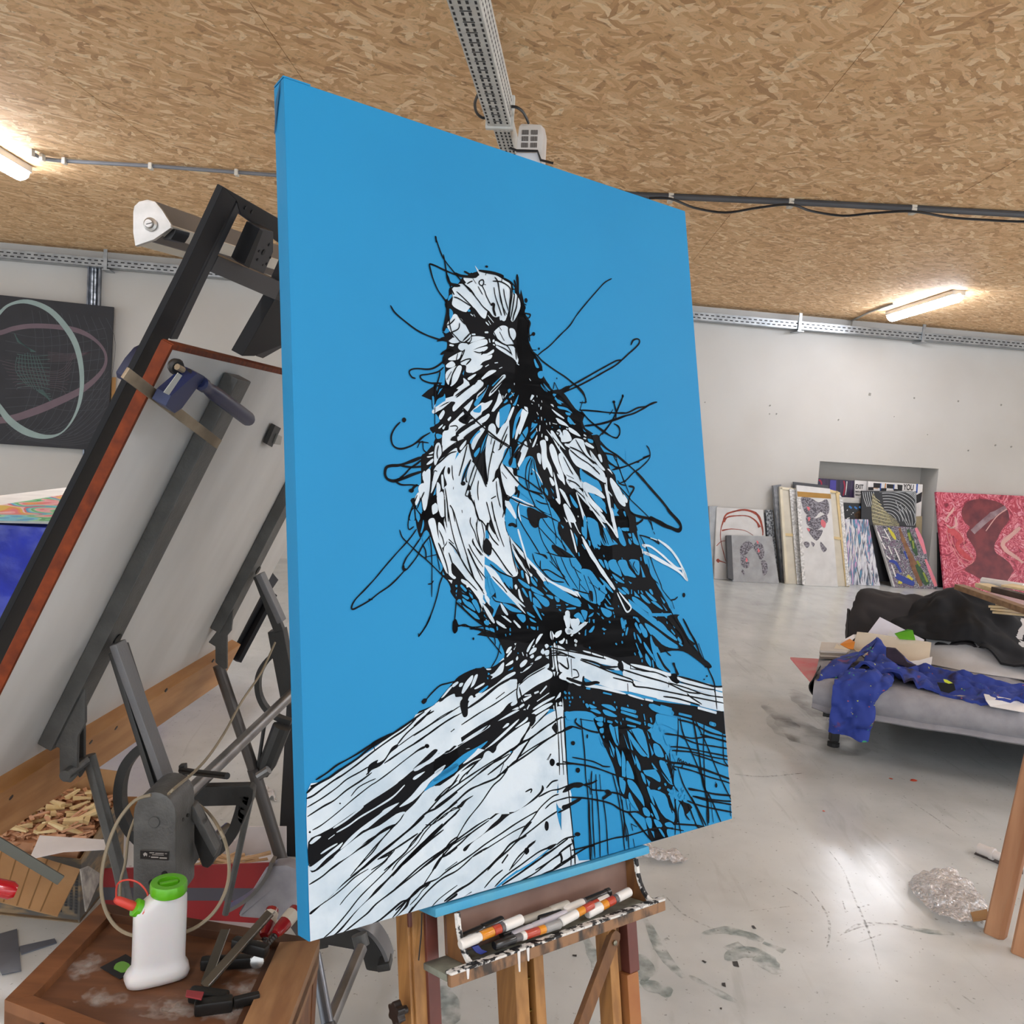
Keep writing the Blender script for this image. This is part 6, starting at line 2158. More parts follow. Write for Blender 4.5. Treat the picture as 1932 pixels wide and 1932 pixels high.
# curved quadrant sectors
def arc(pts,wd,thk,Pf,m_=castd,name='quadrant'):
    Q=crom([V((x,y,0)) for x,y in pts],False,5);n=len(Q);L_=[];R_=[]
    for i in range(n):
        t=(Q[min(i+1,n-1)]-Q[max(i-1,0)]).normalized();nn=V((-t.y,t.x,0))*wd/2;L_.append(Q[i]+nn);R_.append(Q[i]-nn)
    mb=MB();vs=[Pf(p.x,p.y) for p in L_]+[Pf(p.x,p.y) for p in R_];k_=len(vs);e=V((0,thk,0));vs+=[v_+e for v_ in vs];f=[]
    for i in range(n-1):
        f+=[(i,i+1,n+i+1,n+i),(k_+i,k_+n+i,k_+n+i+1,k_+i+1),(i,k_+i,k_+i+1,i+1),(n+i,n+i+1,k_+n+i+1,k_+n+i)]
    f+=[(0,n,k_+n,k_),(n-1,k_+n-1,k_+2*n-1,2*n-1)]
    mb.add(vs,f).build(name,m_,dt,smooth=40)
arc([(280,1405),(255,1420),(232,1450),(222,1490),(224,1530),(238,1565),(260,1590)],17,.03,lambda x,y:P1(x,y,.10))
arc([(540,1228),(510,1240),(488,1270),(485,1305),(497,1335),(520,1355),(548,1365)],9,.03,lambda x,y:P2(x,y,.02))
arc([(460,1500),(450,1540),(436,1575),(410,1605),(378,1622)],20,.02,lambda x,y:P1(x,y,.2))
MB().prism([P1(x,y,.2) for x,y in((335,1486),(470,1483),(478,1490),(476,1510),(455,1560),(446,1545),(448,1520),(380,1522),(345,1500))],(0,.03,0)).build('side_bracket',castd,dt,bevel=.003)
# gear housing with plate, plugs and bolts
pts=[(250,1705)]+[(291-40.5*math.cos(t*PI/10),1537-43*math.sin(t*PI/10)) for t in range(11)]+[(332,1705)]
YH=Y1-.17
def PH(x,y,d=0.): return at(x,y,YH+d)
MB().prism([PH(x,y) for x,y in pts],(.0,.11,.0)).build('gear_housing',mat('housing_grey','696967',rough=.42,col2='5a5a58',scale=22,bump=.15,bscale=200,metal=.3),dt,bevel=.006)
for x,y,r in((292,1550,.0115),): MB().lathe(PH(x,y,.002),(0,-1,0),[(0,r),(.004,r),(.005,r*.9)],18).build('housing_plug',cast,dt)
for x,y,r in((311,1648,.0062),(288,1665,.0075)): MB().lathe(PH(x,y,.001),(0,-1,0),[(0,r),(.003,r)],12).build('bolt_head',mat('bolt_black','1e1e1d',rough=.4),dt)
for x,y in((343,1546),(353,1538)): MB().lathe(PH(x,y,.04),(1,-.2,0),[(0,.004),(.004,.004)],10).build('bolt_head',mat('bolt_black','1e1e1d'),dt)
npl=MB().prism([PH(x,y,-.0005) for x,y in((265,1604),(319,1606),(318,1623),(265,1620))],(0,-.0018,0)).build('name_plate',mat('plate_black','14100f',rough=.4),dt,smooth=0)
pe=(PH(319,1606)-PH(265,1604)).normalized();pu=(PH(265,1604)-PH(265,1620)).normalized();wl_=mat('plate_print','b3aca5')
mb=MB()
for x0,x1,y,h in((282,291,1608,1.6),(293,309,1609,1.4),(311,315,1610,1.2),(287,309,1612,1.1),(285,299,1616,2.2),(301,315,1617.5,2.2),(281,283,1615,1.2)):
    mb.prism([PH(x,yy,-.0024) for x,yy in((x0,y),(x1,y+(x1-x0)*.037),(x1,y+h+(x1-x0)*.037),(x0,y+h))],(0,-.0003,0))
mb.build('worn_print',wl_,npl,smooth=0)
MB().tube([PH(x,y,-.002) for x,y in((265,1604),(319,1606),(318,1623),(265,1620))],.0004,5,True).build('plate_rim',mat('rim_grey','6d6a64',rough=.4),npl)
mb=MB();f=[(270,1611),(274,1608),(278,1611),(277,1616),(275,1613),(272,1616)];mb.prism([PH(x,y,-.0024) for x,y in f],(0,-.0004,0)).build('emblem',wl_,npl,smooth=0)
# second lever and pedal on the right of the housing
MB().prism([PH(x,y,.13) for x,y in((355,1530),(365,1535),(407,1610),(403,1628),(392,1640),(380,1636),(358,1570))],(0,.05,0)).build('foot_lever',castd,dt,bevel=.006)
MB().prism([PH(x,y,.09) for x,y in((357,1518),(366,1522),(408,1605),(402,1620),(358,1540))],(0,.03,0)).build('lever_rim',cast,dt,bevel=.004)
MB().prism([P1(x,y,.02) for x,y in((330,1560),(365,1560),(360,1640),(345,1660),(330,1660))],(0,.08,0)).build('gear_case',mat('case_black','1b1b1b',rough=.5),dt,bevel=.008)
# handle crank
MB().tube([P1(341,1453,.12),P1(365,1457,.10),P1(429,1464,.02)],.0075,10).build('crank_handle',mat('handle_black','232120',rough=.4),dt)
MB().prism([P1(x,y,.12) for x,y in((336,1445),(348,1444),(350,1490),(340,1492))],(0,.02,0)).build('crank_arm',castd,dt,bevel=.003)
# foot at the floor: cast shell on the right, A-struts down to it
tb((594,1800),(618,1932),.014,lambda x,y:at(x,y,1.95),lambda x,y:at(x,y,1.85),mat('tube_blue_grey','7d8188',rough=.3,metal=.6),'leg_tube');tb((618,1932),(632,2010),.014,lambda x,y:at(x,y,1.85),lambda x,y:at(x,y,1.8),tubem,'leg_tube')
tb((681,1790),(622,1932),.0155,lambda x,y:at(x,y,2.15),lambda x,y:at(x,y,1.9),tubem,'leg_tube')
def Pf(x,y,d=0.): return at(x,y,2.25+d)
MB().prism([Pf(x,y) for x,y in((590,1762),(640,1745),(678,1749),(705,1775),(724,1805),(733,1832),(716,1836),(690,1832),(683,1805),(665,1793),(620,1785),(592,1786))],(0,.05,0)).build('cast_foot',castd,dt,bevel=.008)
arc([(670,1748),(700,1765),(722,1795),(733,1825)],7,.07,lambda x,y:Pf(x,y,-.03),mat('foot_light','77787a',rough=.35,metal=.3),'foot_rim')
MB().prism([Pf(x,y,-.04) for x,y in((711,1822),(734,1818),(737,1832),(712,1836))],(0,.05,0)).build('foot_pad',castd,dt,bevel=.004)
MB().lathe(Pf(683,1785,-.06),(-.3,.2,.8),[(0,.02),(.03,.02)],14).build('foot_socket',cast,dt)
MB().bar(at(545,1700,2.6),at(600,1775,2.3),.06,.05).build('base_rail',castd,dt,bevel=.006)
# rear light shell (second foot) and dark rail beyond
sh=[(540,1632),(516,1634),(495,1650),(470,1690),(449,1726),(452,1732),(560,1740),(560,1640)]
MB().prism([at(x,y,2.35) for x,y in sh],(.0,.05,.0)).build('foot_shell',mat('shell_pale','a9a6ab',rough=.4,col2='908d92',scale=14,metal=.15),dt,bevel=.01)
arc([(512,1628),(502,1655),(480,1685),(455,1705),(425,1722)],7,.04,lambda x,y:at(x,y,2.33),tubem,'foot_rim')
MB().prism([at(x,y,3.1) for x,y in((540,1330),(528,1540),(522,1660),(560,1660),(560,1330))],(0,.05,0)).build('rear_column',mat('column_black','1d1d1e',rough=.4),dt,bevel=.005)
# small latch near the top right of the board
MB().prism([bd_(x,y,.004) for x,y in((512,798),(523,804),(506,840),(496,834))],BN*.012).build('latch',castd,dt,bevel=.001)
MB().prism([bd_(x,y,.016) for x,y in((521,818),(529,822),(526,838),(514,836))],BN*.006).build('latch_plate',mat('latch_light','b8b5ae',rough=.4,metal=.5),dt,bevel=.001)
# ---------------------------------------------------------------- black steel frame clamped to the board
bm_=mat('black_steel','0d0e12',rough=.5,col2='0b0c10',spec=.25); bm2=mat('grey_steel_side','2b2b2f',rough=.5)
bf=thing('steel_frame','tall black steel ladder frame leaning behind the tilted white board','frame',V((-1.2,1.5,0)))
# the frame is parallel to the board, a little behind its near edge
FWp=-.065
def ff(px,py,w=FWp): return pl(px,py,BB+BN*w,BN)
def fbeam(a,b,wd,dp,name,m_=bm_,w=FWp):
    a=ff(*a,w);b=ff(*b,w);d=(b-a).normalized();s=d.cross(BN).normalized()
    MB().box8([e+s*(x*wd/2)+BN*z for z in(-dp,0) for e,x in((a,-1),(b,-1),(b,1),(a,1))]).build(name,m_,bf,bevel=.0015)
q1=[(421,352),(455,368),(13,1225),(-25,1200)]
def fq(pts,dp,name,m_=bm_,w=FWp): return MB().prism([ff(x,y,w) for x,y in pts],BN*-dp).build(name,m_,bf,bevel=.0015)
fq([(421,352),(446,378),(385,500),(316,644),(0,1264),(-24,1300),(-48,1286),(0,1192),(352,500)],.012,'side_rail')
MB().prism([ff(x,y,FWp-.001) for x,y in((449,378),(459,382),(335,640),(322,640))],BN*-.012).build('rail_side',bm2,bf,smooth=0)
fq([(421,352),(560,432),(560,482),(454,405),(447,380)],.012,'top_bar')
fq([(413,483),(560,545),(560,583),(397,513)],.035,'cross_bar',mat('bar_charcoal','3a393b',rough=.4))
fq([(520,562),(560,470),(560,640),(480,672),(457,672)],.03,'side_rail')
MB().prism([ff(x,y,FWp-.001) for x,y in((560,560),(560,640),(496,676),(484,672))],BN*-.03).build('rail_side',bm2,bf,smooth=0)
for x,y in((463,392),(475,400)): MB().lathe(ff(x,y,FWp+.0003),BN,[(0,.004),(.001,.004)],8).build('bolt_hole',mat('hole','050505'),bf,smooth=0)
# far black rails going down to the floor behind the board
for a,b in(((505,1105),(432,1238)),((515,1120),(447,1247))):
    pa=at(*a,3.5);pb=at(*b,3.35);MB().bar(pa,pb,.03,.02).build('far_rail',bm_,bf,smooth=0)
MB().bar(at(450,1180,3.45),at(515,1085,3.6),.02,.06).build('far_rail',bm2,bf,smooth=0)
# perforated black bracket hanging in the frame
pb_=MB().prism([ff(x,y,-.03) for x,y in((490,430),(516,437),(516,475),(498,517),(462,500))],BN*-.03).build('hinge_plate',mat('bracket_black','26262a',rough=.45),bf,bevel=.002)
for x,y,r in((497,476,.0062),(508,462,.003),(489,474,.003),(510,486,.003),(486,490,.003),(503,498,.003),(496,500,.002)): MB().lathe(ff(x,y,-.0295),BN,[(0,r),(.0008,r)],10).build('hinge_hole',mat('hole','050505'),bf,smooth=0)
MB().prism([ff(x,y,-.028) for x,y in((490,432),(496,436),(470,506),(461,498))],BN*-.03).build('hinge_rail',bm_,bf,smooth=0)
# ---------------------------------------------------------------- aluminium lamp trough
YL=1.95
def PL(x,y,d=0.): return at(x,y,YL+d)
al=mat('aluminium','c4c1bd',rough=.32,metal=.75,col2='b0ada9',scale=20,bump=.03,bscale=300); taupe=mat('taupe_enamel','6c6661',rough=.45,metal=.1)
lt_=thing('lamp_trough','long aluminium lamp trough with rounded end cap and slotted screw behind the black frame','lamp',PL(260,460))
endp=[(255,464),(251,440),(251,400),(253,389),(262,380),(278,376),(292,380),(305,395),(322,422),(322,430),(290,452)]
MB().prism([PL(x,y) for x,y in endp],(0,.012,0)).build('end_cap',al,lt_,bevel=.0012)
MB().lathe(PL(283,423,-.004),(0,-1,0),[(-.004,.014),(0,.0145),(.002,.0095),(.009,.0095),(.010,.008)],20).build('screw_head',al,lt_)
MB().bar(PL(276,423,-.0145),PL(287,420,-.0145),.0015,.001).build('screw_slot',mat('slot_dark','2c2c2e'),lt_,smooth=0)
dirL=PL(560,492,.65)-PL(300,405)
def run(pts,name,m_): MB().prism([PL(x,y,.012) for x,y in pts],dirL).build(name,m_,lt_,smooth=0)
run([(279,378),(293,380),(322,424),(316,428),(288,388)],'trough_shell',taupe)
run([(322,424),(326,427),(312,440),(306,446),(300,440)],'reflector',mat('reflector_cream','d8d0c0',rough=.4))
run([(300,440),(308,447),(290,456),(275,455)],'inner_shade',mat('taupe_dark','59514c',rough=.5))
run([(255,462),(262,464),(290,452),(283,449)],'lower_flange',mat('reflector_cream','d8d0c0'))
MB().prism([PL(x,y,.02) for x,y in((296,448),(318,430),(332,432),(330,440),(322,452),(310,452))],(0.02,.03,0)).build('lamp_socket',blk,lt_,bevel=.002)
# ---------------------------------------------------------------- blue bar clamp gripping board and frame
cbm=mat('clamp_blue','1a264f',rough=.45,col2='141d3d'); stl=mat('clamp_bar_steel','a3947e',rough=.38,metal=.55,col2='7e705c',scale=18); hnd=mat('handle_navy','16224f',rough=.4,coat=.1)
cb=thing('bar_clamp','dark blue screw clamp with steel bar gripping the board edge and the black frame','clamp',ff(330,740,.02))
def PC(x,y,d=0.): return pl(x,y,BB+BN*(.03+d),BN)
MB().bar(PC(236,703,-.02),PC(412,838,.05),.02,.006,up=BN).build('bar',stl,cb,bevel=.001)
MB().prism([PC(x,y,-.15) for x,y in((220,712),(218,702),(235,675),(252,655),(278,642),(268,655),(250,690),(240,704),(236,718))],BN*.03).build('fixed_jaw',cbm,cb,bevel=.002)
MB().prism([PC(x,y,.005) for x,y in((286,752),(296,732),(346,690),(362,697),(360,708),(350,714),(318,757),(304,766))],BN*.028).build('sliding_jaw',cbm,cb,bevel=.0015)
MB().prism([PC(x,y,.034) for x,y in((308,740),(335,703),(343,708),(318,745))],BN*.001).build('jaw_label',mat('jaw_pale','a9a9a2',rough=.5),cb,smooth=0)
MB().tube([PC(334,692,.01),PC(345,698,.015)],.006,8).build('screw_tip',stl,cb)
MB().lathe(PC(328,689,-.005),PC(345,700,.02)-PC(328,689,-.005),[(0,.013),(.008,.015),(.014,.012)],14).build('pressure_pad',mat('pad_black','22201f',rough=.5),cb)
a_=PC(355,702,.02);b_=PC(384,724,.03);mb=MB();n=14
pts=[a_+(b_-a_)*(i/(n*2)) for i in range(n*2+1)];mb.tube(pts,[.0052 if i%2 else .0068 for i in range(n*2+1)],10);mb.build('screw_thread',mat('thread_dark','2b2b2e',rough=.4,metal=.6),cb)
h0=PC(378,722,.03);h1=PC(470,792,.05);hd=(h1-h0)
MB().lathe(h0,hd,[(0,.009),(.004,.0135),(.02,.0135),(.03,.011),(.045,.0125),(.07,.0145),(hd.length-.01,.0155),(hd.length,.013)],14).build('handle',hnd,cb)
MB().lathe(h1-hd.normalized()*.001,hd,[(0,.011),(.002,.010)],12).build('handle_cap',mat('cap_worn','9aa3b8',rough=.4),cb)
# ---------------------------------------------------------------- pale cord looping round the housing
cord=mat('cord_tan','a4977f',rough=.5,col2='8e826c')
cd_pts=[P2(519,1212,-.1),P2(492,1270,-.2),P1(455,1325,.45),P1(425,1380,.25),P1(395,1425,.05),P1(365,1458,-.05),PH(330,1487,-.012),PH(318,1498,-.012)]
tag(MB().tube(crom(cd_pts,k=5),.0032,7).build('cord',cord),'tan cord running diagonally from behind the canvas down to the grey gear housing','cord')
lp=[(285,1500),(255,1510),(225,1545),(205,1590),(193,1640),(192,1690),(205,1730),(230,1757),(270,1768),(320,1765),(365,1752),(400,1725),(422,1690),(432,1650),(428,1600),(412,1560),(390,1530),(360,1508)]
def Ploop(x,y):
    t=(y-1500)/270.; return at(x,y,Y1-.2-.12*t+(.28 if x>340 and y<1560 else .0))
tag(MB().tube(crom([Ploop(x,y) for x,y in lp],k=4),.0035,7).build('cord',cord),'large round loop of tan cord hanging round the gear housing behind the glue bottle','cord')
tag(MB().tube(crom([PH(x,y,.02) for x,y in((254,1545),(242,1580),(236,1630),(228,1660),(226,1700))],k=4),.003,7).build('cord',cord),'short tan cord end hanging straight down left of the gear housing','cord')
# ---------------------------------------------------------------- low wooden table with raised rim (front left)
ZT=.545
tt=thing('wooden_tray_table','low worn wooden table with raised rim in the lower left corner','table',fl(300,1850,ZT)*1)
tt.location.z=0;tt['org']=(tt.location.x,tt.location.y,0)
TK=[fl(x,y,ZT) for x,y in((190,1703),(8,1886),(490,2075),(604,1772))]        # back-left, front-left, front-right, back-right
ctr=sum(TK,V())/4
vt=mat('table_veneer','7d5338',rough=.5,col2='61402c',scale=4.5,stretch=(1,7,1),bump=.04,detail=6); vr=mat('table_rim','8a5a38',rough=.45,col2='70472b',scale=6,stretch=(1,6,1)); vr2=mat('table_rim_light','a27a54',rough=.5,col2='8a6242',scale=8,stretch=(6,1,1))
def zz(p,z): return V((p.x,p.y,z))
inn=[p+(ctr-p).normalized()*.045 for p in TK]
MB().box8([zz(p,z) for z in(ZT-.045,ZT-.018) for p in TK]).build('table_top',vt,tt,bevel=.002)
RW=[.04,.03,.075,.03];RM_=[vr,vr,vr2,mat('rim_dark','5d3c27',rough=.5,col2='4a2e1e',scale=7)]
def offl(i):
    a,b=TK[i],TK[(i+1)%4];d=(b-a).normalized();nn=V((-d.y,d.x,0));nn=nn if nn.dot(ctr-a)>0 else -nn;return a+nn*RW[i],d,nn
IN=[]
for i in range(4):                                       # inner corner at TK[i] between edges i-1 and i
    p,d,_=offl(i-1);q_,e,_n=offl(i);t=((q_-p).x*e.y-(q_-p).y*e.x)/(d.x*e.y-d.y*e.x);IN.append(p+d*t)
for i in range(4):
    j=(i+1)%4;MB().box8([zz(p,z) for z in(ZT-.06,ZT) for p in(TK[i],TK[j],IN[j],IN[i])]).build('rim',RM_[i],tt,bevel=.0015)
    _,d,nn=offl(i);MB().box8([zz(p+nn*.006,z) for z in(ZT-.17,ZT-.061) for p in(TK[i],TK[j],TK[j]+nn*.02,TK[i]+nn*.02)]).build('apron',vr,tt,smooth=0)
a,b=TK[2],TK[3];d=(b-a).normalized();nn=V((-d.y,d.x,0));nn=nn if nn.dot(ctr-a)>0 else -nn
MB().box8([zz(p,z) for z in(ZT-.02,ZT-.012) for p in(a+nn*.075,b+nn*.075,b+nn*.09,a+nn*.09)]).build('rim_step',mat('rim_dark','5d3c27'),tt,smooth=0)
c=TK[1]+(TK[2]-TK[1])*.17;d=(TK[2]-TK[1]).normalized();MB().lathe(zz(c,ZT-.022)-V((0,.001,0)),V((d.y,-d.x,0)),[(0,.009),(.002,.009)],12).build('dowel_hole',mat('hole_brown','2e1c12'),tt)
for p in TK: q=p+(ctr-p).normalized()*.07;MB().bar(zz(q,0),zz(q,ZT-.05),.05,.05).build('leg',vr,tt,bevel=.003)
# dust of plaster on the top
dust=mat('plaster_dust','d8d0c8',rough=.9);nt=dust.node_tree;N=nt.nodes
tc=N.new('ShaderNodeTexCoord');n1=N.new('ShaderNodeTexNoise');n1.inputs['Scale'].default_value=60;n1.inputs['Detail'].default_value=8;nt.links.new(tc.outputs['Object'],n1.inputs['Vector'])
sp=N.new('ShaderNodeAttribute');sp.attribute_name='fade';mr=N.new('ShaderNodeMapRange');mr.inputs[1].default_value=.55;mr.inputs[2].default_value=1.25;mr.inputs[4].default_value=.75
ad=N.new('ShaderNodeMath');ad.operation='ADD';nt.links.new(n1.outputs[0],ad.inputs[0]);nt.links.new(sp.outputs['Fac'],ad.inputs[1]);nt.links.new(ad.outputs[0],mr.inputs[0]);nt.links.new(mr.outputs[0],N['Principled BSDF'].inputs['Alpha'])
def dustp(px,py,rx,ry):
    c=fl(px,py,ZT-.0165);mb=MB();vs=[c];R_=4;n=18
    for k in range(1,R_+1): vs+=[c+V((rx*k/R_*math.cos(t*2*PI/n),ry*k/R_*math.sin(t*2*PI/n),0)) for t in range(n)]
    f=[(0,1+i,1+(i+1)%n) for i in range(n)]
    for k in range(R_-1): f+=[(1+k*n+i,1+(k+1)*n+i,1+(k+1)*n+(i+1)%n,1+k*n+(i+1)%n) for i in range(n)]
    o=mb.add(vs,f).build('plaster_dust',dust,tt,smooth=0);at_=o.data.attributes.new('fade','FLOAT','POINT')
    for i in range(len(vs)): at_.data[i].value=.5*(1-(0 if i==0 else ((i-1)//n+1)/R_))
for a in((160,1825,.035,.05),(190,1882,.05,.03),(462,1868,.05,.035),(420,1900,.12,.05),(478,1828,.03,.03),(330,1905,.08,.03),(455,1898,.06,.03)): dustp(*a)
ZS=ZT-.017
def ts(x,y,z=0.): return fl(x,y,ZS+z)
# glue bottle
wp=mat('bottle_plastic','dcdad9',rough=.35,col2='d6d4d4',coat=.2); wp.node_tree.nodes['Principled BSDF'].inputs['Subsurface Weight'].default_value=.25; wp.node_tree.nodes['Principled BSDF'].inputs['Subsurface Scale'].default_value=.02
grn=mat('cap_green','62b81c',rough=.35,coat=.2); redc=mat('tip_red','d6473a',rough=.45)
bb=ts(298,1848);gb_=thing('glue_bottle','white glue bottle with green lid and red capped side spout on the wooden table','bottle',bb)
ex=(ts(355,1838)-ts(240,1866));ex.z=0;ex=ex.normalized();ey=V((-ex.y,ex.x,0))
def gp(u,v_,z): return bb+ex*u+ey*v_+V((0,0,z))
K_=bb.y/FPX                                              # metres per photo pixel at the bottle
def ring(cx_,w_,dd,z,n=24,e=3.2):
    o=[]
    for i in range(n):
        t=2*PI*i/n;c,s=math.cos(t),math.sin(t);o.append(gp(cx_+w_*math.copysign(abs(c)**(2/e),c),dd*math.copysign(abs(s)**(2/e),s),z))
    return o
x0=-.046;
secs=[(.0,-.002,.046,.018),(.004,-.002,.053,.027),(.014,-.002,.056,.030),(.024,-.001,.053,.026),(.034,.0,.046,.021),(.05,.0,.0455,.021),(.13,.0,.0455,.021),(.158,.0,.0455,.021),(.17,.006,.039,.021),(.182,.012,.0325,.021),(.186,.013,.030,.020)]
mb=MB();vs=[];n=24
for z,c,w_,dd in secs: vs+=ring(c,w_,dd,z if z<.04 else .034+(z-.034)*.84)
f=[(i*n+j,i*n+(j+1)%n,(i+1)*n+(j+1)%n,(i+1)*n+j) for i in range(len(secs)-1) for j in range(n)]+[tuple(reversed(range(n))),tuple(range((len(secs)-1)*n,len(secs)*n))]
mb.add(vs,f).build('bottle_body',wp,gb_,smooth=50)
# lid: ribbed outer ring with recessed grip
cz=.034+.152*.84;lc=gp(.013,0,cz);pr=[]
mb=MB();n=48;vs=[];hs=[(0,.030),(.003,.032),(.018,.032),(.021,.0305),(.021,.019),(.013,.018)]
for h,r in hs:
    for j in range(n):
        rr=r*(1-(.035 if (j%4==0 and h in(.003,.018)) else 0));t=2*PI*j/n;vs.append(lc+ex*(rr*math.cos(t))+ey*(rr*math.sin(t))+V((0,0,h)))
f=[(i*n+j,i*n+(j+1)%n,(i+1)*n+(j+1)%n,(i+1)*n+j) for i in range(len(hs)-1) for j in range(n)]+[tuple(reversed(range(n))),tuple(range((len(hs)-1)*n,len(hs)*n))]
mb.add(vs,f).build('lid',grn,gb_,smooth=35);MB().bar(lc-ex*.016+V((0,0,.015)),lc+ex*.016+V((0,0,.015)),.008,.012).build('lid_grip',grn,gb_,bevel=.002)
sp0=gp(-.034,0,.141);sdir=(gp(-.075,0,.168)-sp0).normalized()
MB().lathe(sp0-sdir*.012,sdir,[(0,.013),(.014,.012)],14).build('spout_neck',wp,gb_)
mb=MB();vs=[];n=32;hs=[(0,.0125),(.002,.0155),(.011,.0155),(.013,.012)];A1_=sdir.cross(V((0,1,0))).normalized();A2_=sdir.cross(A1_)
for h,r in hs:
    for j in range(n): rr=r*(1-(.07 if j%4==0 else 0));t=2*PI*j/n;vs.append(sp0+sdir*h+A1_*(rr*math.cos(t))+A2_*(rr*math.sin(t)))
f=[(i*n+j,i*n+(j+1)%n,(i+1)*n+(j+1)%n,(i+1)*n+j) for i in range(len(hs)-1) for j in range(n)]+[tuple(reversed(range(n))),tuple(range((len(hs)-1)*n,len(hs)*n))]
mb.add(vs,f).build('spout_collar',grn,gb_,smooth=35)
MB().lathe(sp0+sdir*.012,sdir,[(0,.0075),(.006,.0085),(.03,.0075),(.036,.0062),(.039,.004)],14).build('spout_cap',redc,gb_)
e0=sp0+sdir*.045
MB().tube(crom([e0,e0+V((-.003,0,.006)),at(222,1668,bb.y),at(240,1660,bb.y),at(262,1666,bb.y),at(278,1685,bb.y),at(276,1700,bb.y),sp0+V((.006,0,.004))],k=5),.0017,6).build('cap_strap',redc,gb_)
mb=MB();pr=[sp0-sdir*.002+A1_*(.0165*math.cos(t*PI/12))+A2_*(.0165*math.sin(t*PI/12)) for t in range(24)];mb.tube(pr,.0015,5,True);mb.build('cap_ring',redc,gb_)
# small black card with a green paint blob
q=[ts(x,y,.0008) for x,y in((189,1826),(237,1801),(250,1809),(250,1834),(226,1848))]
cc=thing('sanding_card','small black card with a blob of light green paint beside the bottle','card',q[0]);MB().prism(q,(0,0,.0012)).build('card',mat('card_black','232428',rough=.8),cc,smooth=0)
MB().prism([ts(231+16*math.cos(t)*(1+.08*math.sin(5*t)),1825+9.5*math.sin(t)*(1+.1*math.cos(4*t)),.0022) for t in[i*2*PI/18 for i in range(18)]],(0,0,.0012)).build('paint_blob',mat('blob_green','76b24b',rough=.35),cc)
# ---------------------------------------------------------------- two screw clamps with red handles lying on the table
bar1=mat('bar_grey','5f5a51',rough=.35,metal=.55,col2='4f4a43',scale=15); jb=mat('jaw_black','141413',rough=.4,col2='1c1b1a',scale=20); rdh=mat('handle_red','8e161b',rough=.25,coat=.5); lbl=mat('label_cream','cfc5b4',rough=.5); chr_=mat('chrome','b9b7b4',rough=.25,metal=.9)
def clamp(label,b0_,b1_,z0_,z1_,j0,j1,s0_,s1_,h0_,h1_,pad,fj):
    """photo points with heights over the table for bar, sliding jaw, screw, handle, fixed jaw"""
    t=thing('screw_clamp',label,'clamp',ts(*b0_,0),'screw clamps with red handles on the wooden table')
    p,q=ts(*b0_,z0_),ts(*b1_,z1_);MB().bar(p,q,.017,.006,up=(0,-.5,1)).build('bar',bar1,t,bevel=.001)
    MB().bar(p+V((.009,-.001,.003)),q+V((.009,-.001,.003)),.0015,.003).build('bar_edge',chr_,t,smooth=0)
    a,b=ts(*j0[:2],j0[2]),ts(*j1[:2],j1[2]);MB().bar(a,b,.02,.022).build('sliding_jaw',jb,t,bevel=.006)
    a=ts(*s0_[:2],s0_[2]);b=ts(*s1_[:2],s1_[2]);MB().tube([a+(b-a)*(i/16) for i in range(17)],[.0065 if i%2 else .005 for i in range(17)],10).build('screw',mat('screw_grey','4a4846',rough=.3,metal=.8),t)
    a=ts(*h0_[:2],h0_[2]);b=ts(*h1_[:2],h1_[2]);L_=(b-a).length;MB().lathe(a,b-a,[(0,.008),(.006,.011),(.02,.013),(L_*.6,.0135),(L_*.95,.013),(L_,.008)],12).build('handle',rdh,t)
    m_=a+(b-a)*.45;MB().lathe(m_,b-a,[(0,.0141),(L_*.35,.0141)],12).build('handle_label',lbl,t)
    a=ts(*pad[:3]);tc_=(O-a).normalized();a=a+tc_*.022;MB().lathe(a,tc_+V((0,0,-.3)),[(0,.010),(.006,.0135),(.009,.012),(.010,.006)],18).build('pressure_pad',chr_,t)
    a,b=ts(*fj[0][:2],fj[0][2]),ts(*fj[1][:2],fj[1][2]);MB().bar(a,b,.022,.024).build('fixed_jaw',jb,t,bevel=.006)
    return t
clamp('upper screw clamp with its long bar lying slanted across the other clamp',(385,1862),(510,1722),.02,.10,(440,1778,.05),(505,1795,.05),(497,1790,.05),(528,1755,.065),(520,1762,.065),(560,1715,.08),(487,1786,.035),((358,1875,.012),(430,1885,.012)))
t2=clamp('lower screw clamp under the slanted one, its black jaw ending in a silver disc',(388,1855),(425,1755),.012,.055,(378,1818,.014),(480,1812,.014),(495,1808,.03),(500,1770,.05),(498,1765,.05),(515,1715,.07),(485,1812,.012),((366,1902,.012),(440,1892,.012)))
MB().bar(ts(440,1892,.014),ts(490,1880,.016),.013,.018).build('jaw_tail',jb,t2,bevel=.004)
MB().prism([ts(x,y,.03) for x,y in((352,1870),(385,1874),(380,1888),(350,1882))],(0,0,.003)).build('jaw_tag',mat('tag_red','8f3238',rough=.4),t2,bevel=.001)
# ---------------------------------------------------------------- clamp coming in at the left edge
rc_=thing('red_clamp','clamp at the left edge with paint-spotted grey bar and red handle','clamp',at(0,1640,1.5))
MB().bar(at(-60,1555,1.45),at(115,1661,1.5),.017,.006,up=(0,-1,.4)).build('bar',mat('bar_spotted','56564f',rough=.4,metal=.4,col2='d0ccc4',scale=16,lo=.30,hi=.36),rc_,bevel=.001)
a=at(-70,1660,1.47);b=at(30,1682,1.5);MB().lathe(a,b-a,[(0,.012),(.03,.015),((b-a).length-.008,.0155),((b-a).length,.011)],14).build('handle',mat('handle_bright_red','b0121c',rough=.22,coat=.6),rc_)
MB().bar(at(-66,1560,1.45),at(-66,1680,1.46),.02,.02).build('jaw',jb,rc_,bevel=.004)
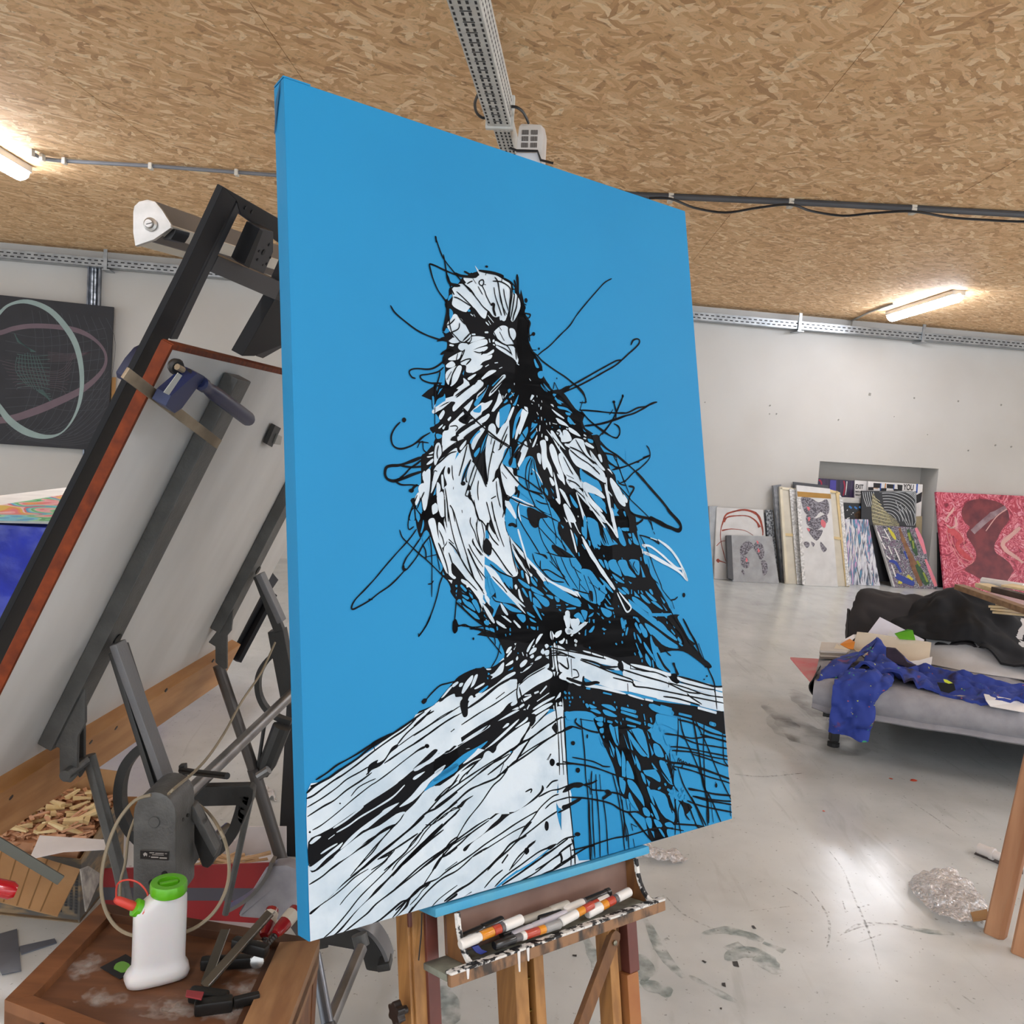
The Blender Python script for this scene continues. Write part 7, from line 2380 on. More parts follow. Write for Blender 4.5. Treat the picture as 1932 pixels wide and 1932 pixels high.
# ---------------------------------------------------------------- cardboard box full of wooden offcuts
card=mat('cardboard','a8835a',rough=.8,col2='957049',scale=5,bump=.05,bscale=80); cardin=mat('cardboard_inner','96744f',rough=.85); prt=mat('print_dark','3b3a3c',rough=.8)
YB=2.75
b1=at(20,1712,2.62);b1=fl(-40,1722);b2=fl(150,1742);b3=fl(232,1640);b4=fl(40,1610)
for p in(b1,b2,b3,b4): p.z=0
hb=.30
bxx=thing('cardboard_box','open cardboard box with torn printed side full of small pale wood offcuts','box',(b1+b2+b3+b4)/4)
def wallp(a,b,z0,z1,m_,name,th=.005,top=None):
    a=V(a);b=V(b);d=(b-a).normalized();n_=V((-d.y,d.x,0))*th;z1b=top if top is not None else z1
    MB().box8([a+V((0,0,z0)),b+V((0,0,z0)),b+n_+V((0,0,z0)),a+n_+V((0,0,z0)),a+V((0,0,z1)),b+V((0,0,z1b)),b+n_+V((0,0,z1b)),a+n_+V((0,0,z1))]).build(name,m_,bxx,smooth=0)
dk=mat('printed_board','5d5a55',rough=.8,col2='8f7a5e',scale=9,stretch=(1,1,4),lo=.42,hi=.55)
wallp(b1,b2,0,.2,dk,'side_panel');wallp(b2,b3,0,.2,dk,'side_panel',top=.28);wallp(b3,b4,0,.34,card,'side_panel');wallp(b4,b1,0,.3,cardin,'side_panel')
MB().box8([p+V((0,0,z)) for z in(.003,.01) for p in(b1,b2,b3,b4)]).build('base_panel',cardin,bxx,smooth=0)
# open front flap with scored lines, leaning out
fq_=[at(-30,1585,2.55),at(152,1640,2.5),at(108,1728,2.35),at(-50,1688,2.38)]
nf=(fq_[1]-fq_[0]).cross(fq_[3]-fq_[0]).normalized()
flap=MB().quad(fq_,nf*.005).build('flap',card,bxx,smooth=0)
for t in(.2,.36,.52,.66,.8): a=fq_[0]+(fq_[1]-fq_[0])*t;b=fq_[3]+(fq_[2]-fq_[3])*t;MB().bar(a+nf*-.0005,b+nf*-.0005,.0035,.001,up=nf).build('score_line',mat('score_shade','7f6039',rough=.9),flap,smooth=0)
wf=[at(85,1500,3.2),at(258,1504,3.25),at(262,1545,3.2),at(100,1545,3.15)]
MB().quad(wf,V((0,.005,0))).build('back_flap',card,bxx,smooth=0)
MB().quad([at(150,1640,2.48),at(165,1634,2.52),at(190,1650,2.6),at(160,1720,2.45)],V((.004,0,0))).build('torn_side',mat('torn_grey','777370',rough=.9,col2='aaa49b',scale=30),bxx,smooth=0)
dp=(b2-b1).normalized();np_=V((dp.y,-dp.x,0))
for t,z0,z1 in((.80,.03,.13),(.85,.05,.16),(.90,.04,.12),(.95,.03,.15)):
    z=z0;mb=MB()
    while z<z1: q=b1+(b2-b1)*t+np_*.001;mb.quad([q+V((0,0,z)),q+dp*.008+V((0,0,z)),q+dp*.008+V((0,0,z+.007)),q+V((0,0,z+.007))],np_*.0004);z+=.0095
    mb.build('worn_print',prt,bxx,smooth=0)
# filling below the loose pieces
pal=mat('wood_pale','e0cc9c',rough=.6,col2='cdb27f',scale=20); pnk=mat('wood_pinkish','d0a07c',rough=.6,col2='bf8c69',scale=20)
def heap(pts,zc,par,seed):
    mb=MB();rnd=random.Random(seed)
    for _ in range(420):
        u,v_=rnd.random(),rnd.random();p=pts[0]*(1-u)*(1-v_)+pts[1]*u*(1-v_)+pts[2]*u*v_+pts[3]*(1-u)*v_
        R=Matrix.Rotation(rnd.uniform(0,PI),3,'Z')@Matrix.Rotation(rnd.uniform(-.5,.5),3,'X')
        mb.box((p.x,p.y,zc+rnd.uniform(-.03,.01)),(rnd.uniform(.03,.06),rnd.uniform(.006,.012),rnd.uniform(.003,.008)),R)
    o=mb.build('wood_chips',pnk,par,smooth=0);o['kind']='stuff'
zc=.245
inner=[b1*.94+b3*.06,b2*.94+b4*.06,b3*.94+b1*.06,b4*.94+b2*.06]
heap([V((p.x,p.y,0)) for p in inner],zc,bxx,3)
MB().box8([V((p.x,p.y,z)) for z in(.15,zc-.02) for p in inner]).build('packing',pnk,bxx,smooth=0)
rnd=random.Random(5)
def wedge(proto,loc,rz,rx,ry):
    o=proto.copy();COL.objects.link(o);o.location=loc;o.rotation_euler=(rx,ry,rz);return o
def mkwedge(m_,L_=.055,W_=.018,T_=.012):
    mb=MB();mb.add([(-L_/2,-W_/2,0),(L_/2,-W_/2,0),(L_/2,W_/2,0),(-L_/2,W_/2*.3,0),(-L_/2,-W_/2,T_*.4),(L_/2,-W_/2,T_),(L_/2,W_/2,T_),(-L_/2,W_/2*.3,T_*.4)],[(0,3,2,1),(4,5,6,7),(0,1,5,4),(1,2,6,5),(2,3,7,6),(3,0,4,7)])
    o=mb.build('wooden_wedge',m_,None,smooth=0);return o
p1=mkwedge(pal);p2=mkwedge(pnk,.06,.012,.006)
for o in(p1,p2): tag(o,'small pale wooden wedge lying in the heap inside the open cardboard box','wooden wedge','wooden wedges heaped in the cardboard box')
for k in range(110):
    u,v_=rnd.random(),rnd.random();p=inner[0]*(1-u)*(1-v_)+inner[1]*u*(1-v_)+inner[2]*u*v_+inner[3]*(1-u)*v_
    pr=p1 if rnd.random()<.5 else p2; loc=(p.x,p.y,zc+rnd.uniform(.0,.035)+.02*noise.noise(V((p.x*6,p.y*6,0))))
    if k in(0,1): pr=(p1,p2)[k];pr.location=loc;pr.rotation_euler=(.3,.2,rnd.uniform(0,6));continue
    wedge(pr,loc,rnd.uniform(0,2*PI),rnd.uniform(-.5,.5),rnd.uniform(-.4,.4))
pw=mat('paper_white','d9d6d6',rough=.6); 
q=[fl(75,1577,zc+.05),fl(200,1585,zc+.05),fl(210,1603,zc+.05),fl(120,1608,zc+.05),fl(55,1622,zc+.045)]
tag(MB().prism(q,(0,0,.0015)).build('paper_sheet',pw),'pale sheet of paper lying across the wood offcuts in the cardboard box','paper')
# ---------------------------------------------------------------- red, grey and white box of wooden sticks behind the table
rw=thing('striped_box','low box with red and grey striped front and white inside holding wooden sticks','box',fl(330,1700)*1)
redb=mat('box_red','8e1d20',rough=.4); gryb=mat('box_grey','4d4a52',rough=.5); whi=mat('box_white','d8d3d3',rough=.5)
r1=fl(200,1745);r2=fl(530,1745);YR=r2.y
def PR(x,y,d=0.): return at(x,y,YR+d)
for nm,m_,pa,pb_,pc,pd in(('front_stripe',redb,(190,1640),(512,1628),(500,1676),(190,1674)),('front_stripe',gryb,(190,1674),(498,1676),(498,1700),(190,1698)),('front_stripe',redb,(190,1698),(498,1700),(498,1760),(190,1755))):
    MB().quad([PR(*pa),PR(*pb_),PR(*pc),PR(*pd)],V((0,.006,0))).build(nm,m_,rw,smooth=0)
MB().quad([PR(200,1640,.42),PR(560,1560,.5),PR(560,1650,.5),PR(200,1660,.42)],V((0,.006,0))).build('inner_back',whi,rw,smooth=0)
MB().quad([PR(350,1640,.01),PR(510,1628,.01),PR(540,1600,.5),PR(350,1615,.5)],V((0,0,-.006))).build('inner_floor',whi,rw,smooth=0)
MB().quad([PR(555,1400,.6),PR(380,1570,.55),PR(420,1640,.3),PR(560,1640,.3)],V((0,.006,.0))).build('white_flap',whi,rw,smooth=0) if 0 else None
wl2=[fl(430,1500),fl(560,1500),fl(560,1640),fl(400,1620)]
MB().prism([at(x,y,3.0) for x,y in((440,1590),(470,1560),(540,1560),(540,1660),(400,1650),(415,1612))],(0,.006,0)).build('side_white',whi,rw,smooth=0)
st=mkwedge(mat('stick_pine','d3b68b',rough=.6,col2='b98f66',scale=9),.16,.012,.008);st.name='wooden_stick'
tag(st,'thin wooden stick in the red and grey striped box','wooden stick','wooden sticks in the striped box')
for k in range(26):
    x=rnd.uniform(395,465);p=PR(x,1632-rnd.uniform(0,12)+(x-400)*.02,.06+rnd.uniform(0,.2)); loc=(p.x,p.y,p.z)
    if k==0: st.location=loc;continue
    wedge(st,loc,rnd.uniform(-.7,.8),rnd.uniform(-.2,.2),rnd.uniform(-.25,.25))
# sheet pieces on the floor at the left
grs=mat('lino_grey','656a75',rough=.4,col2='545963',scale=8)
for pts,lb in((((0,1763),(32,1754),(40,1833),(4,1840),(-20,1800)),'dark grey rectangular scrap on the floor left of the wooden table'),(((36,1787),(103,1772),(107,1780),(40,1802)),'long narrow dark grey strip on the floor beside the wooden table')):
    tag(MB().prism([fl(x,y,.001) for x,y in pts],(0,0,.003)).build('vinyl_scrap',grs,smooth=0),lb,'scrap')
pf=mat('plastic_film','e9e7e6',rough=.2,col2='b9b7b5',scale=30,bump=1.,bscale=40,lo=.4,hi=.55)
tag(cloth([[fl(x,y,.02) for x,y in r] for r in(((488,1482),(500,1478),(508,1480)),((496,1492),(508,1488),(518,1492)),((508,1500),(516,1502),(523,1506)))],4,4,.02,30,.004,3).build('plastic_scrap',pf,smooth=60),'crumpled bit of white plastic on the floor behind the stand','plastic')
# ---------------------------------------------------------------- sofa bed
S0=V((1.60,4.52,0));SS=V((.933,-.359,0)).normalized();ST=V((-SS.y,SS.x,0))
def sv(a,b,z): return S0+SS*a+ST*b+V((0,0,z))
def sb(px,py,b): return pl(px,py,S0+ST*b,ST)
sofa=thing('sofa_bed','low grey sofa bed with rounded seat cushion and tilted back under dark covers','sofa',sv(.9,.5,0))
fab=mat('fabric_grey','9b9a9f',rough=.85,col2='8d8c92',scale=14,bump=.12,bscale=220); fabl=mat('fabric_pale','d0cfd0',rough=.85,col2='c2c1c2',scale=6,bump=.1,bscale=200)
def cushion(a0,a1,m_,name):
    prof=[(.06,.245),(.0,.28),(-.03,.33),(-.02,.385),(.04,.42),(.3,.425),(.9,.43),(.96,.40),(.97,.3),(.9,.25)]
    pr=crom([V((b,z,0)) for b,z in prof],True,4);n=len(pr);K2=14;mb=MB();vs=[]
    for k in range(K2+1):
        t=k/K2;a=a0+(a1-a0)*t;q=min(t,1-t)*K2;sh=1-.16*max(0,1-q)**2
        vs+=[sv(a,.47+(p.x-.47)*(1-.05*(1-sh)*6*.3),.335+(p.y-.335)*sh+.006*noise.noise(V((a*5,p.x*5,2)))) for p in pr]
    f=[(k*n+j,k*n+(j+1)%n,(k+1)*n+(j+1)%n,(k+1)*n+j) for k in range(K2) for j in range(n)]+[tuple(range(n)),tuple(reversed(range(K2*n,K2*n+n)))]
    return mb.add(vs,f).build(name,m_,sofa,smooth=60)
cushion(0,1.04,fab,'seat_cushion');cushion(1.045,2.1,fab,'seat_cushion')
mb=MB();mb.tube([sv(a,-.012,.362) for a in(0,.5,1,1.5,2.1)],.004,6);mb.build('seam',mat('seam_grey','6f6e74',rough=.9),sofa)
# back: pale fabric, leaning
for a0,a1 in((.2,.55),(.56,2.1)):
    pr=crom([V((b,z,0)) for b,z in(((.88,.42),(.88,.5),(.94,.6),(1.02,.68),(1.09,.69),(1.1,.64),(1.0,.5),(.95,.42)) if a0<.5 else ((.64,.425),(.70,.47),(.80,.54),(.9,.61),(1.02,.68),(1.1,.69),(1.1,.62),(.95,.42)))],True,4);n=len(pr);mb=MB();vs=[]
    for k in range(11): a=a0+(a1-a0)*k/10;q=min(k,10-k);s=1-.12*max(0,1-q/2)**2;vs+=[sv(a,.95+(p.x-.95)*s,.5+(p.y-.5)*s) for p in pr]
    f=[(k*n+j,k*n+(j+1)%n,(k+1)*n+(j+1)%n,(k+1)*n+j) for k in range(10) for j in range(n)]+[tuple(range(n)),tuple(reversed(range(10*n,11*n)))]
    mb.add(vs,f).build('back_cushion',fabl,sofa,smooth=60)
legm=mat('leg_black','101011',rough=.4)
for a,b in((.12,.28),(1.95,.28),(.12,.85),(1.95,.85)):
    MB().bar(sv(a,b,.03),sv(a,b,.25),.045,.045).build('leg',legm,sofa,bevel=.004);MB().lathe(sv(a,b,0),(0,0,1),[(0,.032),(.02,.032)],12).build('leg_foot',legm,sofa)
for b in(.28,.85): MB().bar(sv(.05,b,.225),sv(2.05,b,.225),.05,.05).build('frame_rail',legm,sofa,bevel=.004)
for a in(.08,2.0): MB().bar(sv(a,.1,.225),sv(a,.95,.225),.05,.05).build('frame_rail',legm,sofa,bevel=.004)
MB().box8([sv(a,b,z) for z in(.245,.26) for a,b in((.03,.05),(2.07,.05),(2.07,.93),(.03,.93))]).build('slat_base',legm,sofa,smooth=0)
# charcoal cover over the back (left) and black cloth heaped over it
chc=mat('cover_charcoal','2f2c2e',rough=.9,col2='262426',scale=7); bkc=mat('cloth_black','191a1e',rough=.9,col2='141519',scale=9)
def rowpx(r): return [sb(x,y,b) for x,y,b in r]
rows=[rowpx([(1626,1118,1.22),(1660,1118,1.22),(1700,1122,1.22),(1750,1129,1.22),(1800,1137,1.22),(1870,1150,1.22)]),
      rowpx([(1612,1136,1.12),(1632,1111,1.12),(1690,1122,1.10),(1750,1128,1.10),(1800,1136,1.10),(1870,1150,1.10)]),
      rowpx([(1606,1150,1.0),(1630,1135,.98),(1690,1145,.98),(1750,1155,.98),(1800,1160,.98),(1870,1170,.98)]),
      rowpx([(1603,1175,.93),(1625,1170,.9),(1680,1180,.9),(1740,1190,.9),(1800,1195,.9),(1870,1200,.9)]),
      rowpx([(1598,1210,.86),(1620,1222,.82),(1670,1225,.80),(1730,1225,.80),(1800,1215,.80),(1870,1225,.80)])]
cvr_=thing('sofa_cover','charcoal brown fabric cover pulled over the left end of the sofa back','cover',rows[2][0])
cloth(rows,7,7,.018,7,.012,1).build('top_fabric',chc,cvr_,smooth=60)
cloth([[sv(a,1.16+.01*math.sin(a*9),z) for a in(.24,.5,.9,1.3,1.7,2.1)] for z in(.66,.45,.25,.02)],6,6,.012,6,.01,9).build('shade_sheet',chc,cvr_,smooth=60)  # added sheet behind the sofa, blocks light to darken the floor underneath
rows=[rowpx([(1602,1150,1.0),(1601,1150,1.12),(1602,1148,1.24)]),rowpx([(1599,1190,.94),(1598,1185,1.1),(1600,1180,1.24)]),rowpx([(1596,1215,.88),(1597,1215,1.05),(1598,1210,1.22)]),rowpx([(1600,1290,.80),(1600,1270,1.0),(1600,1250,1.2)])]
o=cloth(rows,5,6,.01,5,.01,2).build('side_drop',chc,cvr_,smooth=60)
rows=[rowpx([(1745,1132,1.16),(1790,1112,1.2),(1830,1114,1.2),(1880,1140,1.2),(1932,1160,1.2),(1990,1180,1.2)]),
      rowpx([(1690,1162,1.04),(1750,1122,1.08),(1800,1107,1.1),(1860,1128,1.1),(1935,1172,1.08),(2000,1200,1.08)]),
      rowpx([(1680,1172,.93),(1745,1148,.93),(1800,1138,.95),(1855,1152,.95),(1935,1195,.95),(2000,1220,.95)]),
      rowpx([(1688,1180,.86),(1745,1172,.84),(1800,1170,.84),(1850,1180,.84),(1930,1220,.82),(2000,1240,.82)]),
      rowpx([(1692,1186,.80),(1745,1190,.78),(1800,1195,.77),(1848,1202,.76),(1925,1245,.74),(2000,1262,.72)]),
      rowpx([(1697,1184,.78),(1740,1203,.76),(1795,1207,.74),(1842,1212,.74),(1890,1248,.68),(1990,1285,.62)])]
tag(cloth(rows,8,8,.03,6.5,.014,7).build('black_cloth',bkc,smooth=60),'black cloth heaped in folds over the middle of the sofa back','cloth')
# papers and card on the seat
def slab(pts,z,th,name,label,cat,m_,par=None):
    o=MB().prism([sb(*p) for p in pts],(0,0,th)).build(name,m_,par,smooth=0)
    return tag(o,label,cat) if par is None else o
wh2=mat('sheet_lilac_white','dfdde8',rough=.6);cre=mat('manila_cream','ddd0bb',rough=.7,col2='d2c4ad',scale=6)
slab([(1660,1165,.72),(1744,1208,.70),(1728,1228,.60),(1630,1205,.66)],.5,.003,'white_board','white sheet with rounded corner leaning against the dark cover','board',wh2)
o=slab([(1617,1194,.60),(1640,1196,.60),(1757,1214,.54),(1752,1256,.46),(1735,1262,.40),(1640,1250,.36),(1608,1224,.58)],.5,.006,'cardboard_sheet','large cream card sheet lying above the blue overalls on the seat','cardboard',cre)
o=slab([(1700,1250,.40),(1735,1247,.42),(1759,1240,.45),(1756,1262,.40),(1748,1268,.36),(1700,1262,.36)],.45,.004,'paper_sheet','white torn sheet below the cream card, right of the overalls collar','paper',mat('paper_bright','e6e3e2',rough=.6))
slab([(1688,1196,.59),(1713,1188,.59),(1722,1190,.59),(1727,1208,.55),(1697,1206,.55)],.55,.003,'green_leaflet','bright green leaflet with a pale swoosh in front of the white sheet','leaflet',mat('leaflet_green','5fae2c',rough=.4))
slab([(1673,1202,.60),(1679,1190,.60),(1692,1203,.57),(1690,1206,.565)],.55,.003,'white_card','small white card fold left of the green leaflet','card',mat('paper_bright','e6e3e2'))
og=mat('orange_paper','dd8a38',rough=.5)
slab([(1585,1216,.55),(1603,1206,.57),(1613,1212,.57),(1610,1226,.53),(1600,1224,.53)],.5,.003,'orange_paper','crumpled orange paper at the left end of the sofa heap','paper',og)
slab([(1577,1222,.56),(1590,1209,.58),(1610,1198,.61),(1620,1198,.61),(1608,1208,.59),(1585,1216,.57)],.5,.003,'torn_wrapper','torn white wrapper beside the orange paper','wrapper',mat('paper_bright','e6e3e2'))
slab([(1572,1227,.52),(1578,1216,.54),(1604,1227,.5),(1600,1232,.5)],.46,.003,'cream_flap','small cream paper corner under the orange paper','paper',cre)
pb2=thing('paper_bundle','bundle of grey edged boards in a bag at the left end of the seat','bundle',sb(1560,1235,.5))
for k in range(4): MB().prism([sb(x,y+k*4,.45) for x,y in((1546,1227),(1600,1230),(1596,1233),(1548,1231))],ST*.25).build('board',mat('board_stack_%d'%k,('c9c3bb','8d8378','b8ada0','6f655c')[k],rough=.7),pb2,smooth=0)
slab([(1491,1243,.9),(1545,1246,.9),(1547,1286,.4),(1531,1290,.35),(1516,1273,.55)],.3,.01,'coral_canvas','coral pink canvas sticking out behind the left end of the sofa','painting',mat('coral_paint','e0606a',rough=.5,col2='d88a88',scale=8))
cloth([[sb(x,y,b) for x,y,b in r] for r in(((1534,1270,.12),(1545,1262,.3),(1550,1255,.5)),((1530,1295,.1),(1538,1290,.3),(1545,1288,.5)),((1540,1318,.08),(1545,1312,.3),(1550,1305,.5)))],4,4,.006,9,.006,4)
tag(cloth([[sb(x,y,b) for x,y,b in r] for r in(((1541,1272,.02),(1545,1262,.2),(1550,1252,.4)),((1527,1294,.05),(1532,1290,.2),(1541,1282,.4)),((1531,1308,.05),(1536,1306,.2),(1544,1300,.4)),((1543,1318,.04),(1548,1312,.2),(1552,1305,.4)))],4,4,.006,9,.006,4).build('dark_cloth_corner',bkc,smooth=60),'corner of black cloth hanging off the left end of the seat','cloth')
slab([(1856,1310,.03),(1935,1325,.02),(1935,1345,-.04),(1868,1333,-.04),(1860,1322,-.03)],.42,.003,'paper_sheet','white torn paper on the seat edge at the right frame edge','paper',mat('paper_bright','e6e3e2'))
o=MB().bar(fl(1895,1313,.44),fl(1960,1322,.44),.03,.02).build('white_stick',mat('paper_bright','e6e3e2'),bevel=.004);tag(o,'small white bar lying on the torn paper at the right edge','bar')
# blue overalls
cvm=bpy.data.materials.new('overall_cotton');cvm.use_nodes=True;nt=cvm.node_tree;N=nt.nodes;L=nt.links;b=N['Principled BSDF'];b.inputs['Roughness'].default_value=.85
tc=N.new('ShaderNodeTexCoord')
def nzr(sc,lo,hi,d=5):
    n=N.new('ShaderNodeTexNoise');n.inputs['Scale'].default_value=sc;n.inputs['Detail'].default_value=d;L.new(tc.outputs['Object'],n.inputs['Vector']);r=N.new('ShaderNodeMapRange');r.inputs[1].default_value=lo;r.inputs[2].default_value=hi;L.new(n.outputs[0],r.inputs[0]);return r.outputs[0]
cur=None;base=N.new('ShaderNodeRGB');base.outputs[0].default_value=hx('2b3f92');cur=base.outputs[0]
for sc,lo,hi,c in((7,.62,.72,'231c33'),(11,.66,.72,'6b3a60'),(23,.70,.72,'3f9a6a'),(31,.715,.73,'b5564f'),(40,.725,.735,'c9cf5a')):
    mx=N.new('ShaderNodeMixRGB');mx.inputs[2].default_value=hx(c);L.new(nzr(sc,lo,hi,2),mx.inputs[0]);L.new(cur,mx.inputs[1]);cur=mx.outputs[0]
L.new(cur,b.inputs['Base Color'])
ov=thing('overalls','crumpled royal blue work overalls flecked with paint, one leg hanging over the seat front','overalls',sb(1620,1290,.1))
def PP(r): return [sb(x,y,b) for x,y,b in r]
cloth([PP([(1600,1262,.22),(1650,1262,.22),(1700,1262,.24),(1740,1275,.26)]),PP([(1585,1268,.08),(1630,1262,.10),(1665,1266,.13),(1688,1272,.16)]),PP([(1573,1285,-.045),(1610,1275,-.03),(1660,1275,.0),(1688,1282,.06)]),PP([(1570,1310,-.065),(1605,1305,-.075),(1650,1298,-.06),(1678,1294,-.05)]),PP([(1567,1340,-.07),(1600,1340,-.085),(1635,1335,-.085),(1654,1325,-.075)]),PP([(1564,1365,-.07),(1595,1368,-.08),(1625,1368,-.09),(1648,1362,-.075)]),PP([(1562,1382,-.07),(1590,1388,-.08),(1615,1394,-.08),(1638,1398,-.075)])],11,10,.026,13,.012,11).build('trouser_leg',cvm,ov,smooth=60)
cloth([PP([(1543,1292,.02),(1560,1283,.05),(1590,1282,.08)]),PP([(1546,1278,.03),(1562,1268,.1),(1600,1262,.16)]),PP([(1556,1262,.2),(1580,1250,.25),(1620,1240,.28)]),PP([(1575,1250,.35),(1600,1238,.4),(1645,1226,.42)]),PP([(1600,1244,.45),(1630,1228,.5),(1658,1205,.52)])],8,8,.014,11,.012,12).build('second_leg',cvm,ov,smooth=60)
cloth([PP([(1600,1262,.2),(1640,1240,.35),(1656,1207,.5)]),PP([(1640,1262,.15),(1665,1240,.32),(1672,1226,.44)]),PP([(1690,1275,.08),(1700,1258,.3),(1705,1242,.42)]),PP([(1740,1292,.06),(1745,1275,.25),(1750,1258,.38)]),PP([(1790,1312,.02),(1800,1290,.22),(1800,1266,.36)]),PP([(1835,1318,.0),(1840,1298,.2),(1850,1275,.34)]),PP([(1880,1322,-.01),(1885,1305,.2),(1890,1286,.32)]),PP([(1932,1320,.0),(1935,1305,.18),(1935,1295,.3)])],12,11,.026,12,.014,13).build('body',cvm,ov,smooth=60)
MB().prism([sb(x,y,.03) for x,y in((1768,1288),(1800,1290),(1803,1302),(1790,1308),(1775,1304))],ST*.01).build('black_patch',bkc,ov,smooth=0)
MB().prism([sb(x,y,.005) for x,y in((1780,1282),(1786,1283),(1797,1289),(1790,1290),(1782,1287))],ST*.01).build('yellow_flap',mat('neon_yellow','c9d433',rough=.6),ov,smooth=0)
MB().prism([sb(x,y,.28) for x,y in((1672,1222),(1690,1224),(1705,1238),(1712,1250),(1730,1256),(1712,1260),(1690,1252),(1672,1240))],ST*.03).build('dark_collar',mat('collar_dark','241f2c',rough=.9,col2='3a2c3a',scale=14),ov,bevel=.006)
# planks and offcuts stacked on the sofa back
plk=mat('plank_brown','8a6a48',rough=.6,col2='6f5236',scale=5,stretch=(1,6,6)); plp=mat('plank_pale','dcc69e',rough=.6,col2='cfb586',scale=5,stretch=(1,6,6)); pld=mat('plank_dark','453226',rough=.6,col2='33251b',scale=5,stretch=(1,6,6))
def plank(a,b,Y0,Y1,wd,h,m_,label,cat='plank'):
    o=MB().bar(at(*a,Y0),at(*b,Y1),wd,h).build('plank',m_,bevel=.002);return tag(o,label,cat)
plank((1809,1107),(1960,1160),5.05,4.45,.06,.03,plk,'long brown plank slanting down to the right on top of the black cloth')
plank((1852,1104),(1890,1116),5.1,4.95,.09,.025,plp,'short pale block behind the long brown plank')
plank((1876,1112),(1990,1140),4.95,4.6,.05,.032,pld,'dark brown beam lying on the planks at the right edge')
plank((1900,1104),(1990,1120),5.0,4.8,.14,.012,plp,'wide pale board on top of the plank heap')
o=MB().tube([at(1853,1096,5.2),at(1932,1108,5.0)],.022,12).build('paper_roll',mat('paper_bright','e6e3e2'));tag(o,'white paper roll lying at the back of the plank heap','roll')
slts=[((1868,1144),(1975,1150)),((1872,1149),(1975,1158)),((1876,1155),(1975,1164)),((1882,1141),(1975,1146))]
lbs=['upper middle pale lath with splintered end','second lath up, pale, jutting left over the black cloth','lowest pale lath under the brown plank at the right edge','topmost pale lath tucked under the long brown plank']
for (a,b),lb in zip(slts,lbs): plank(a,b,4.75,4.5,.035,.012,plp,lb,'lath')
# ---------------------------------------------------------------- two tall boards at the right edge
pine=mat('pine_board','b98a66',rough=.6,col2='a67553',scale=5,stretch=(5,5,.5),bump=.04)
def halfboard(xa,ya,xb,yb_,topx,label):
    A_=fl(xa,ya,0);B_=fl(xb,yb_,0);d=(B_-A_).normalized();n_=V((d.y,-d.x,0));w_=(B_-A_).length
    # lean: find the top so that its left edge passes through the photo's line
    T=pl(*topx,A_,n_) ;h=T.z;lean=(T-A_)/h;H2=2.1
    pr=[A_,B_]+[B_-n_*.008+d*-.004+n_*0,B_-n_*.03,A_-n_*.03]
    prof=[A_+d*0,A_+d*w_*.12+n_*.012,A_+d*w_*.8+n_*.014,B_,B_-n_*.03,A_-n_*.03]
    mb=MB().prism(prof,lean*H2);return tag(mb.build('tall_board',pine,bevel=.003),label,'board')
halfboard(1855,1757,1894,1774,(1925,1450),'tall pine board with rounded edges standing at the right edge, left one')
halfboard(1906,1795,1950,1812,(1975,1470),'tall pine board standing at the right edge, right one cut by the frame')
# ---------------------------------------------------------------- bubble wrap, pipe
bwm=bpy.data.materials.new('bubble_film');bwm.use_nodes=True;b=bwm.node_tree.nodes['Principled BSDF'];N=bwm.node_tree.nodes;L=bwm.node_tree.links
b.inputs['Base Color'].default_value=hx('f0ecec');b.inputs['Roughness'].default_value=.1;b.inputs['Metallic'].default_value=.35;b.inputs['Specular IOR Level'].default_value=1.;b.inputs['Alpha'].default_value=.45
tc=N.new('ShaderNodeTexCoord');vo=N.new('ShaderNodeTexVoronoi');vo.inputs['Scale'].default_value=75;L.new(tc.outputs['Object'],vo.inputs['Vector'])
bp=N.new('ShaderNodeBump');bp.inputs['Strength'].default_value=1.;bp.inputs['Distance'].default_value=.01;bp.invert=True;L.new(vo.outputs['Distance'],bp.inputs['Height']);L.new(bp.outputs[0],b.inputs['Normal'])
r=N.new('ShaderNodeMapRange');r.inputs[1].default_value=.2;r.inputs[2].default_value=.6;r.inputs[3].default_value=.12;r.inputs[4].default_value=.6;L.new(vo.outputs['Distance'],r.inputs[0]);L.new(r.outputs[0],b.inputs['Alpha'])
def wrap(rows,z,label,am=.016,sd=1):
    o=cloth([[fl(x,y,zz_) for x,y,zz_ in r_] for r_ in rows],8,8,am,13,.002,sd).build('bubble_wrap',bwm,smooth=80);return tag(o,label,'bubble wrap')
wrap([[(1742,1640,.03),(1775,1636,.05),(1800,1642,.05),(1830,1662,.03)],[(1712,1655,.02),(1760,1655,.06),(1805,1662,.06),(1852,1680,.03)],[(1720,1680,.02),(1760,1685,.05),(1815,1695,.06),(1866,1702,.03)],[(1745,1705,.02),(1780,1710,.04),(1820,1718,.04),(1864,1716,.03)],[(1775,1733,.02),(1800,1736,.03),(1830,1738,.03),(1855,1737,.03)]],0,'crumpled clear bubble wrap sheet on the floor beside the tall pine boards')
o=MB().prism([fl(x,y,.035) for x,y in((1831,1722),(1862,1716),(1866,1735),(1836,1739))],(0,0,.002)).build('packing_tape',mat('tape_brown','9a7038',rough=.3),smooth=0);tag(o,'piece of brown packing tape on the bubble wrap by the boards','tape')
wrap([[(1206,1592,.03),(1225,1590,.04),(1250,1592,.03),(1270,1600,.02)],[(1205,1605,.03),(1225,1603,.05),(1260,1604,.04),(1300,1612,.02)],[(1200,1616,.02),(1230,1618,.03),(1260,1620,.03),(1290,1622,.02)]],0,'small piece of clear bubble wrap on the floor right of the easel tray',.02,5)
